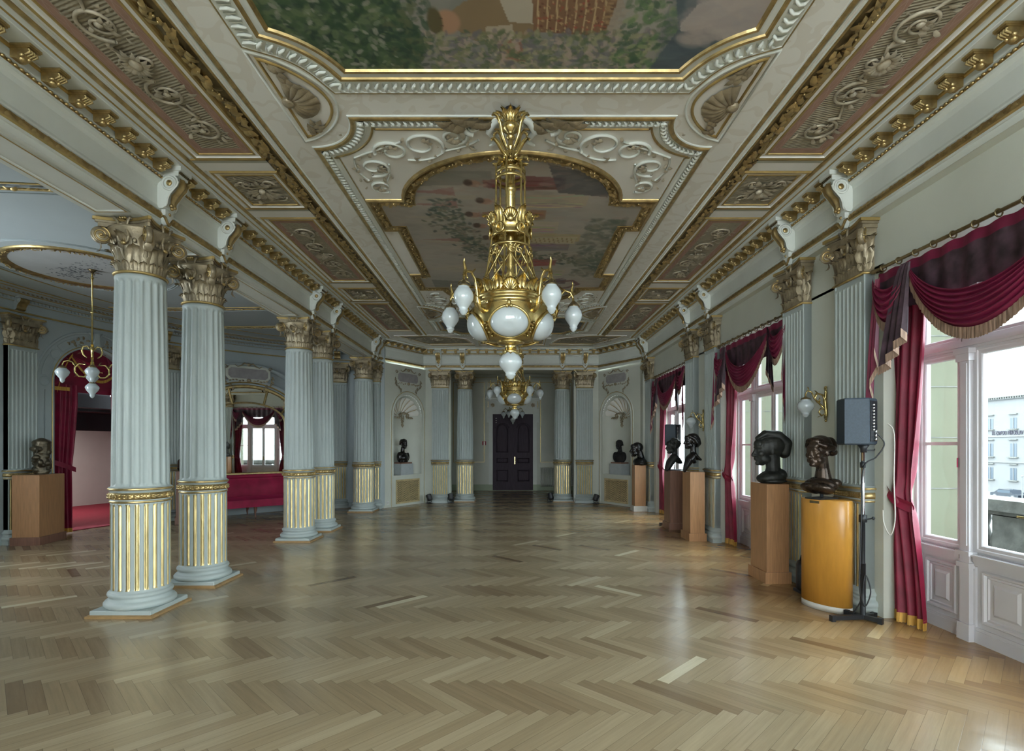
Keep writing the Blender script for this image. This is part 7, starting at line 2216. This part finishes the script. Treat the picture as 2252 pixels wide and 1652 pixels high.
# ------------------------------------------------------------------ door end
def dark_door():
    root = thing('door_1', 'dark carved double door at the end of the hall', 'door', (.03, 19.0, 0), kind='structure')
    J = M_stucco
    f = MB()
    for s in (-1, 1):
        f.add(P_box(s*.72 if s > 0 else s*.86, s*.86 if s > 0 else s*.72, -.06, 0, .22, 2.86)); f.add(P_box(s*.72 if s > 0 else s*.87, s*.87 if s > 0 else s*.72, -.07, 0, 0, .22), 1)
        f.add(P_box(s*.86 if s > 0 else s*.93, s*.93 if s > 0 else s*.86, -.05, 0, 2.45, 2.92))
    f.add(P_box(-.90, .90, -.07, 0, 2.74, 2.92)); f.add(P_box(-.86, .86, -.05, 0, 2.92, 3.20))
    f.add(P_box(-.58, .58, -.10, 0, 2.90, 3.18))
    f.add(P_sweep([(-.52, 2.96), (.52, 2.96), (.52, 3.12), (-.52, 3.12)], [(-.012, .10), (-.012, .112), (.012, .112), (.012, .10)], True), 0, False, RX(PI/2))
    f.add(P_box(-.95, .95, -.16, 0, 3.20, 3.26)); f.add(P_box(-1.0, 1.0, -.20, 0, 3.26, 3.31))
    arc = [(1.0*math.cos(t), 3.31+.44*math.sin(t)) for t in np.linspace(0, PI, 25)]
    f.add(P_sweep(arc, [(0, .02), (0, .16), (-.04, .18), (-.08, .14), (-.10, .08), (-.12, .02)]), 0, True, RX(PI/2))
    f.add(P_prism([(x*.93, z-.0) for x, z in arc], 0, .03), 2, False, RX(PI/2))
    for s in (-1, 1):
        for k in range(7): f.add(P_blade(.09, .05, .03, .3, 3), 3, True, T(s*.72, -.055, 3.06) @ RX(PI/2) @ RZ(k*.9))
    f.build('surround', [J, M_dado, M_sage, M_capg], root)
    for s in (-1, 1):
        l = MB(); x0, x1 = sorted((s*.004, s*.72))
        l.add(P_box(x0, x1, -.045, 0, .02, 2.74))
        Mv = RX(PI/2)
        c = (x0+x1)/2+s*.02; hw = .20
        pr = [(-.03, .045), (-.018, .062), (-.006, .058), (.004, .070), (.014, .045)]
        def pan(z0, z1, arch=False):
            q = [(c-hw, z0), (c+hw, z0), (c+hw, z1)]
            if arch: q += [(c+hw*.86*math.cos(t), z1+.03+.15*math.sin(t)) for t in np.linspace(0, PI, 11)]
            q += [(c-hw, z1)]
            l.add(P_sweep(q, pr, True), 0, False, Mv)
            i = offset(q, -.09); l.add(P_prism(i, .045, .058), 0, False, Mv)
        pan(1.38, 2.20, True); pan(1.00, 1.16); pan(.34, .72)
        l.add(P_tube([(c+.24*math.cos(t), -.055, 2.22+.20*math.sin(t)) for t in np.linspace(.1, PI-.1, 12)], .014, 6), 0, True)
        if s > 0: l.add(P_box(-.035, .035, -.062, 0, .02, 2.70))
        lf = l.build('leaf', [M_dwood], root)
        if s > 0:
            h = MB(); h.add(P_box(.055, .085, -.075, -.06, .95, 1.21)); h.add(P_tube([(.07, -.07, 1.10), (.07, -.115, 1.10), (.18, -.115, 1.10)], .010, 6), 0, True); h.build('door_handle', [M_brass], lf)
        else:
            h = MB()
            for z in (2.42, 2.50, 2.58): h.add(P_box(-.62, -.57, -.05, -.044, z, z+.02))
            h.build('sticker', [M_offw], lf)
    return root
dark_door()
def radiator():
    root = thing('radiator', 'pale ribbed radiator on the recess wall behind the column', 'radiator', (1.62, 18.86, .19), group=None)
    me = None
    for k in range(19):
        x = -.58+.064*k
        if me is None:
            m = MB(); m.add(P_tube([(0, -.03, .0), (0, -.03, .60)], .019, 8), 0, True); m.add(P_tube([(0, .05, .0), (0, .05, .60)], .019, 8), 0, True)
            m.add(P_tube([(0, -.03, .60), (0, .01, .625), (0, .05, .60)], .019, 8), 0, True); m.add(P_tube([(0, -.03, 0), (0, .01, -.02), (0, .05, 0)], .019, 8), 0, True)
            o = m.build('rib', [M_rad], root); me = o.data
        else: o = bpy.data.objects.new('rib', me); COL.objects.link(o); o.parent = root
        o.location = (x, 0, 0)
    m = MB(); m.add(P_tube([(-.60, .01, .60), (.60, .01, .60)], .016, 8), 0, True); m.add(P_tube([(-.60, .01, .0), (.66, .01, .0), (.66, .01, -.19)], .014, 8), 0, True); m.build('pipe', [M_rad], root)
radiator()
s = thing('fire_sign', 'small red and white sign on the wall beside the dark door', 'sign', (-1.00, 18.985, 1.70))
m = MB(); m.add(P_box(-.07, .07, -.012, 0, -.07, .07)); m.build('plate', [M_redsign], s)
m = MB(); m.add(P_box(-.015, .025, -.016, -.011, -.07, .055)); m.build('white_mark', [M_white], s)

# lattice radiator grilles under the niches
def grille(M, c, label):
    p = M @ np.array([c, -.004, 0, 1.0])
    root = thing('grille', label, 'grille', (p[0], p[1], 0), math.atan2(M[1, 0], M[0, 0]), 'gilded lattice grilles')
    hw, z0, z1 = .46, .06, .70
    m = MB(); m.add(P_sweep([(-hw, z0), (hw, z0), (hw, z1), (-hw, z1)], [(-.04, .0), (-.04, .016), (-.03, .022), (0, .022), (.004, .0)], True), 0, False, RX(PI/2)); m.build('frame', [M_lat], root)
    m = MB(); m.add(P_box(-hw+.03, hw-.03, -.003, 0, z0+.03, z1-.03)); m.build('shade_backing', [M_dark], root)  # dark sheet put in for the shade behind the lattice
    m = MB(); w, h = 2*hw-.06, z1-z0-.06; cx, cz = 0, (z0+z1)/2
    n = 17; st_ = .058
    for sg in (-1, 1):
        for k in range(-n, n+1):
            # diagonal bar clipped to the frame
            off = k*st_*math.sqrt(2)/1.0*.70
            pts = []
            for x in (-w/2, w/2):
                z = sg*(x-off)
                pts.append((x, z))
            (xa, za), (xb, zb) = pts
            t0, t1 = 0.0, 1.0
            dz = zb-za
            for lim, sgn in ((-h/2, 1), (h/2, -1)):
                ta = (lim-za)/dz
                if (dz > 0) == (sgn > 0): t0 = max(t0, ta)
                else: t1 = min(t1, ta)
            if t1-t0 < .02: continue
            A = (xa+(xb-xa)*t0, za+dz*t0); B = (xa+(xb-xa)*t1, za+dz*t1)
            m.add(P_tube([(A[0], -.008, cz+A[1]), (B[0], -.008, cz+B[1])], .0085, 4), 0)
    m.build('lattice', [M_lat], root)
grille(M_cl, NC, 'gilded lattice grille under the niche with the clergyman bust')
grille(M_cr, CL-NC, 'gilded lattice grille under the window-side niche, partly behind the bald head pedestal')

# shells and cartouches over the niches
def niche_shell(M, c, label, flip):
    p = M @ np.array([c, .0, NS, 1.0])
    root = thing('niche_shell', label, 'ornament', (p[0], p[1], p[2]), math.atan2(M[1, 0], M[0, 0]), 'painted shells in the wall niches')
    f = MB()
    def dome(r, a, lift):      # direction a from -pi/2..pi/2 measured from vertical, r 0..1
        x = r*NW*.93*math.sin(a)*flip; z = r*NW*.93*math.cos(a)-.02
        q = min(1, math.hypot(x, max(0, z))/NW)
        d = .34*math.sqrt(max(0, 1-q*q))
        return (x, d-lift, z+.0)
    cx = -.10
    n = 9
    for k in range(n):
        a0, a1 = -1.62+3.1*k/n, -1.62+3.1*(k+1)/n
        V = []
        for i in range(9):
            r = .30+.70*i/8+(.03 if i == 8 else 0)
            for j in range(7):
                t = j/6; a = a0+(a1-a0)*t
                rr = r*(1+.05*math.sin(PI*t)*(i/8))
                V.append(dome(min(.995, rr), a, .040+.055*math.sin(PI*t)*(.3+.7*i/8)))
        f.add((V, grid_faces(9, 7)), 0, True)
        f.add(P_tube([dome(min(.99, .30+.70*i/8), a0, .046) for i in range(9)], .007, 5), 1, True)
    f.build('shell', [M_ceil, M_goldl], root)
    l = MB()
    for s in (-1, 1):
        l.add(P_tube([(s*.15+x, .20-.06, y-.0) for x, y, _ in spiral((0, .02), .06, .015, 1.3, PI/2, 18, s)], np.linspace(.020, .010, 19), 6), 0, True)
        for k in range(4): l.add(P_blade(.11, .05, .03, .3, 4), 0, True, T(s*(.05+.06*k), .12, .0-.01*k) @ RX(PI/2) @ RZ(-PI/2+s*(.4+.25*k)))
    for k in range(14):
        l.add(P_blade(.08, .05, .03, .3, 3), 0, True, T(.02*math.sin(k*2.1), .22, -.04-.016*k) @ RX(PI/2) @ RZ(-PI/2+1.0*math.sin(k*1.7)))
    l.add(P_tube([(-.2, .14, .03), (-.1, .14, .07), (0, .13, .085), (.1, .14, .07), (.2, .14, .03)], .022, 6), 0, True)
    l.build('leaf_drop', [M_capg], root)
niche_shell(M_cl, NC, 'cream scallop shell over the clergyman bust', 1)
niche_shell(M_cr, CL-NC, 'brownish scallop shell over the small black bust', -1)
def cartouche(M, c, label, zc=3.45, w=.42):
    p = M @ np.array([c, -.004, zc, 1.0])
    root = thing('wall_cartouche', label, 'ornament', (p[0], p[1], p[2]), math.atan2(M[1, 0], M[0, 0]), 'scrolled plaques on the walls')
    h = .12
    m = MB(); m.add(P_prism([(-w+.06, -h), (w-.06, -h), (w, -h+.06), (w, h-.06), (w-.06, h), (-w+.06, h), (-w, h-.06), (-w, -h+.06)], 0, .012), 0, False, RX(PI/2)); m.build('marble_plaque', [M_marble], root)
    m = MB(); q = [(-w+.06, -h), (w-.06, -h), (w, -h+.06), (w, h-.06), (w-.06, h), (-w+.06, h), (-w, h-.06), (-w, -h+.06)]
    m.add(P_sweep(q, [(0, 0), (0, .022), (.05, .022), (.06, 0)], True), 0, False, RX(PI/2)); m.build('frame', [M_wall], root)
    for s in (-1, 1):
        l = MB()
        l.add(P_tube([(s*(w+.05)+x, -.02, h+.02+y) for x, y, _ in spiral((0, 0), .045, .012, 1.2, 0, 16, s)], np.linspace(.012, .007, 17), 5), 0, True)
        pts = [(s*x, -.02, z) for x, z in ((.02, h+.09), (.10, h+.12), (.16, h+.06), (.24, h+.03), (.30, h+.07))]
        l.add(P_tube(pts, [.014, .018, .016, .012, .008], 6), 0, True)
        for k in range(12):
            x = s*(w+.10-.02*k*(1 if k > 6 else .2)); z = -.02-.03*k
            l.add(P_blade(.085, .045, .03, .3, 3), 0, True, T(x, -.012, z) @ RX(PI/2) @ RZ(-PI/2+s*(.6*math.sin(k*1.9))))
        l.build('scroll_border', [M_capg], root)
        l = MB()
        for k in range(5): l.add(P_blade(.07, .04, .025, .3, 3), 0, True, T(s*(.10+.07*k), -.02, -h-.05) @ RX(PI/2) @ RZ((0 if s > 0 else PI)+.5*math.sin(k*2)))
        l.build('leaf_festoon', [M_capg], root)
    for z, q in ((h+.09, 'crest'), (-h-.04, 'boss')):
        l = MB(); l.add(P_ball((0, -.03, z), (.05, .03, .04), 10, 6), 0, True); l.build(q, [M_capg], root)
cartouche(M_cl, NC, 'grey marble plaque with scroll border above the colonnade-side niche', 3.44, .40)
cartouche(M_cr, CL-NC, 'grey marble plaque with scroll border above the window-side niche', 3.44, .40)
so = thing('wall_socket', 'white socket plate low on the wall beside the colonnade-side grille', 'socket')
so.matrix_world = Matrix((M_cl @ T(.14, -.002, .12)).tolist())
m = MB(); m.add(P_box(-.04, .04, -.01, 0, -.04, .04)); m.build('plate', [M_white], so)
m = MB(); m.add(P_lathe([(.001, 0), (.024, 0), (.024, .004), (.001, .004)], 14), 0, True, T(0, -.010, 0) @ RX(PI/2)); m.build('outlet', [M_offw], so)

# ------------------------------------------------------------------ apse: curtained doorway, mirror, sofa
def doorway():
    # local frame x along the wall, -y into the apse
    Md = APM(22.5, -.06)
    ang = math.atan2(Md[1, 0], Md[0, 0])
    loc = (Md[0, 3], Md[1, 3], 0)
    class Sh: pass
    for s, side in ((-1, 'broad'), (1, 'narrow')):
        c = thing('door_curtain', f'{side} wine-red curtain tied at the arched doorway, ' + ('next to the brown pedestal' if s < 0 else 'partly behind the front column'), 'curtain', loc, ang, 'doorway curtains')
        nu, nv = 49, 40; zt, zb, ztie = 2.72, .09, 1.22
        W0, W1, W2 = (.44, .34, .34) if s < 0 else (.28, .16, .22)
        def edge(z):
            if z > ztie: t = (z-ztie)/(zt-ztie); return W1+(W0-W1)*min(1, t*1.3)**.8
            t = (ztie-z)/(ztie-zb); return W1+(W2-W1)*t
        def fn(u, v):
            z = zt+(zb-zt)*v; w = edge(z); sq = math.exp(-((z-ztie)/.12)**2)
            x = s*(.66-w*u); y = .0+.030*math.cos(2*PI*5*(u+.02*math.sin(4*v)))*(1-.3*sq)+.02*math.sin(2*PI*1.7*u+2*v)
            return (x, y, z)
        m = MB(); m.add(P_grid(fn, nu, nv), 0, True); m.build('panel', [M_velvet], c)
        m = MB(); m.add(P_grid(lambda u, v: (lambda p: (p[0], p[1]-.004, zb+.01-.075*v))(fn(u, 1.0)), 60, 3), 0, True); m.build('fringe', [M_fringe], c)
        m = MB(); m.add(P_grid(lambda u, v: (s*(.68-(W1+.05)*u), -.05-.02*math.sin(PI*u), ztie+.10-.16*u+(.5-v)*.09), 14, 4), 0, True); m.build('tieback', [M_velvet], c)
    v = thing('arch_valance', 'wine-red draped cloth with tan braid filling the top of the arched doorway', 'valance', loc, ang)
    n = 24
    arc = [(.68*math.cos(t), DSP+.67*math.sin(t)) for t in np.linspace(0, PI, n)]
    m = MB(); m.add(P_prism([(x, z) for x, z in arc]+[(-.68, 2.60), (.68, 2.60)], -.10, -.06), 0, False, RX(PI/2)); m.build('back_cloth', [M_velvet], v)
    for s in (-1, 1):
        def sg(u, w):
            x0, z0 = s*.66, 2.68+.0; x1, z1 = s*.36, 3.28
            x = s*.66*(1-u)+s*(.30)*u; z = 2.72+(.62*u)-(.04+.20*w)*math.sin(PI*u)*1.0-.10*w*(1-u)
            return (x, .03-.05*math.sin(PI*u)-.014*math.sin(w*PI*8)*math.sin(PI*u), z)
        m = MB(); m.add(P_grid(sg, 20, 20), 0, True); m.build('tail', [M_velvet], v)
    def sw(u, w):
        x = -.34+.86*u-.0; z = 3.28-.12*u-(.10+.34*w)*4*u*(1-u)*.8-.02*w
        return (x, .0-.06*math.sin(PI*u)-.014*math.sin(w*PI*9)*math.sin(PI*u), z)
    m = MB(); m.add(P_grid(sw, 30, 24), 0, True); m.build('swag', [M_velvet], v)
    m = MB(); m.add(P_grid(lambda u, w: (lambda p: (p[0], p[1]-.008, p[2]+.01-.055*w))(sw(u, 1.0)), 40, 3), 0, True)
    m.add(P_grid(lambda u, w: (-.34-.26*u, -.05, 3.30-.30*u-.40*u*u+.0-.05*w), 10, 3), 0, True)
    m.add(P_box(-.66, -.40, -.06, -.05, 2.60, 2.665)); m.add(P_box(.40, .66, -.06, -.05, 2.60, 2.665))
    m.build('braid', [M_fringe], v)
    # foyer behind
    Mf = Md
    fl = MB(); fl.add(P_box(-2.2, 4.2, .22, 4.6, -.004, .012), 0, False, Mf); struct(fl, 'foyer_floor', M_carpet, 'red carpet in the foyer beyond the doorway', 'carpet')
    w = MB(); w.add(P_box(-2.4, 4.4, 4.5, 4.7, 0, 2.35), 0, False, Mf); w.add(P_box(-2.4, -2.2, .3, 4.6, 0, 2.6), 0, False, Mf); w.add(P_box(4.2, 4.4, .3, 4.6, 0, 2.6), 0, False, Mf)
    w.add(P_box(-2.4, 4.4, .34, 4.7, 2.35, 2.6), 1, False, Mf); w.add(P_box(-2.4, 4.4, 2.2, 2.45, 1.95, 2.4), 1, False, Mf)
    w.add(P_box(-2.4, -.75, .34, .5, 0, 3.7), 0, False, Mf); w.add(P_box(.75, 4.4, .34, .5, 0, 3.7), 0, False, Mf); w.add(P_box(-1.0, 1.0, .34, .9, 3.55, 3.8), 1, False, Mf); w.add(P_box(-.9, .9, .75, .9, 2.3, 3.7), 1, False, Mf)
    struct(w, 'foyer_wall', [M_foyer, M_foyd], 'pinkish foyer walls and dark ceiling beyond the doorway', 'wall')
    d = thing('door_2', 'pale half-glazed foyer door beyond the curtained doorway', 'door', kind='structure'); d.matrix_world = Matrix((Mf @ T(.10, 4.46, 0)).tolist())
    m = MB(); m.add(P_box(-.62, .62, -.03, .02, 0, .82)); m.add(P_box(-.62, -.36, -.03, .02, .8, 2.0)); m.add(P_box(.16, .62, -.03, .02, .8, 2.0)); m.add(P_box(-.62, .62, -.03, .02, 1.86, 2.05)); m.add(P_box(-.45, .3, -.04, 0, .18, .62)); m.build('leaf', [M_joinery], d)
    m = MB(); m.add(P_box(-.36, .16, -.012, .0, .82, 1.86)); m.build('lit_pane', [pmat('daylit_pane', (.7, .8, .85), .3, emis=(.80, .93, 1.0), es=1.1)], d)
    m = MB(); m.add(P_box(-.03, 0, -.03, 0, .82, 1.86)); m.build('curtain_strip', [M_offw], d)
    b = thing('door_closer_box', 'dark box above the pale foyer door', 'box'); b.matrix_world = Matrix((Mf @ T(.66, 4.44, 1.74)).tolist())
    m = MB(); m.add(P_cbox(-.34, .34, -.16, 0, 0, .24, .006)); m.build('case', [M_black], b)
doorway()
# added area light that brightens the foyer, no fitting is modelled
_l = bpy.data.lights.new('foyer_fill_light', 'AREA'); _l.size = 1.2; _l.energy = 60; _l.color = (1, .93, .88)
_o = bpy.data.objects.new('foyer_fill_light', _l); COL.objects.link(_o); _p = APM(22.5, 0) @ np.array([.8, 3.3, 2.33, 1.0]); _o.location = _p[:3]

# mirror on the curved wall, flat on its chord
MT0, MT1 = 41.5, 67.0
(pa, pb) = AP(MT0, .10), AP(MT1, .10)
MW = math.hypot(pb[0]-pa[0], pb[1]-pa[1]); MA = math.atan2(pb[1]-pa[1], pb[0]-pa[0])
M_mi = T((pa[0]+pb[0])/2, (pa[1]+pb[1])/2, 0) @ RZ(MA)
def big_mirror():
    hw = MW/2; zs, zb = 2.30, .90; rise = .74
    root = thing('mirror', 'large gold-framed arched mirror above the sofa', 'mirror'); root.matrix_world = Matrix(M_mi.tolist())
    n = 28
    def out(k, zz=0, b=0): return [(-hw+k, zb+b), (hw-k, zb+b), (hw-k, zs)]+[((hw-k)*math.cos(t), zs+(rise-k)*math.sin(t)) for t in np.linspace(0, PI, n)[1:-1]]+[(-hw+k, zs)]
    m = MB(); m.add(P_prism(out(.05), -.01, .01), 0, False, RX(PI/2)); m.build('glass', [M_mirror], root)
    m = MB(); o = out(.0)
    m.add(P_sweep(o, [(0, -.05), (0, .04), (-.02, .055), (-.04, .04), (-.055, .045), (-.075, .03), (-.08, .0)], True), 0, True, RX(PI/2))
    # inner arch and radiating bars
    i0 = hw-.28
    inn = [(i0, zb+.05), (i0, zs-.14)]+[(i0*math.cos(t), zs-.14+.46*math.sin(t)) for t in np.linspace(0, PI, n)[1:-1]]+[(-i0, zs-.14), (-i0, zb+.05)]
    m.add(P_sweep(inn, [(-.02, .008), (-.02, .03), (0, .04), (.02, .03), (.02, .008)]), 0, True, RX(PI/2))
    for a in (28, 66, 114, 152):
        t = math.radians(a)
        p, q = (i0*math.cos(t), zs-.14+.46*math.sin(t)), ((hw-.05)*math.cos(t*.98+.03), zs+(rise-.05)*math.sin(t*.98+.03))
        m.add(P_tube([(p[0], -.03, p[1]), (q[0], -.03, q[1])], .022, 4), 0)
    for z in (1.25, 1.95):
        for s in (-1, 1): m.add(P_tube([(s*i0, -.03, z), (s*(hw-.05), -.03, z)], .014, 4), 0)
    m.add(P_box(-hw-.02, hw+.02, -.075, 0, zb-.05, zb+.02)); m.build('frame', [M_gold], root)
    # plaster backing wall and archivolt, part of the room
    w = MB(M_mi)
    w.add(P_prism([(-hw-.14, 0), (hw+.14, 0), (hw+.14, zs)]+[((hw+.14)*math.cos(t), zs+(rise+.14)*math.sin(t)) for t in np.linspace(0, PI, n)[1:-1]]+[(-hw-.14, zs)], -.20, -.015), 0, False, RX(PI/2))
    ar = [(hw+.10, 0), (hw+.10, zs)]+[((hw+.10)*math.cos(t), zs+(rise+.10)*math.sin(t)) for t in np.linspace(0, PI, n)[1:-1]]+[(-hw-.10, zs), (-hw-.10, 0)]
    w.add(P_sweep(ar, [(-.06, -.1), (-.06, .02), (-.03, .035), (.02, .035), (.05, .02), (.06, -.1)]), [0, 1, 0, 0, 0]*(len(ar)-1), True, RX(PI/2))
    ar2 = [((hw+.42)*math.cos(t), zs-.1+(rise+.58)*math.sin(t)) for t in np.linspace(.35, PI-.35, 24)]
    w.add(P_sweep(ar2, [(-.03, -.16), (-.03, .02), (0, .03), (.03, .02), (.03, -.16)]), 0, True, RX(PI/2))
    struct(w, 'trim_14', [M_apse, M_goldl], 'arched plaster surround framing the mirror recess', 'archway')
    cartouche(M_mi @ T(0, -.015, 0), 0, 'lilac-grey plaque with scroll border above the arched mirror', 3.30, .44)
big_mirror()
def sofa():
    root = thing('sofa', 'crimson velvet sofa with curved legs below the mirror', 'sofa'); 
    root.matrix_world = Matrix((M_mi @ T(-.10, -.50, 0)).tolist())
    hw = 1.06
    m = MB(); m.add(P_grid(lambda u, v: (-hw+2*hw*u, -.36+.62*v, .40+.05*math.sin(PI*min(1, v*1.0+.0))*1.0+.015*math.sin(PI*u)), 30, 10), 0, True)
    m.add(P_box(-hw, hw, -.36, .26, .24, .405), 0); m.build('seat', [M_seat], root)
    m = MB()
    def bk(u, v):
        t = v*PI*1.0
        return (-hw+2*hw*u, .20+.10*v+.05*math.sin(PI*v)*-1, .40+.50*v)
    m.add(P_grid(bk, 24, 10), 0, True); m.add(P_box(-hw, hw, .26, .34, .24, .90)); m.add(P_tube([(-hw, .28, .895), (hw, .28, .895)], .045, 10), 0, True); m.build('backrest', [M_seat], root)
    for s in (-1, 1):
        m = MB(); x = s*(hw-.02)
        m.add(P_tube([(x, -.34, .58), (x, -.1, .62), (x, .12, .70), (x, .30, .88)], [.085, .085, .08, .06], 12), 0, True); m.add(P_box(x-.06, x+.06, -.33, .30, .26, .60)); m.add(P_ball((x, -.345, .58), (.085, .02, .085), 12, 6), 0, True); m.build('armrest', [M_seat], root)
    for x in (-hw+.08, 0, hw-.08):
        for y in (-.30, .24):
            m = MB(); m.add(P_tube([(x, y, .25), (x, y-.015, .18), (x, y+.01, .10), (x, y-.01, .03), (x, y-.02, 0)], [.035, .036, .022, .014, .02], 8), 0, True); m.build('leg', [M_pedd], root)
sofa()
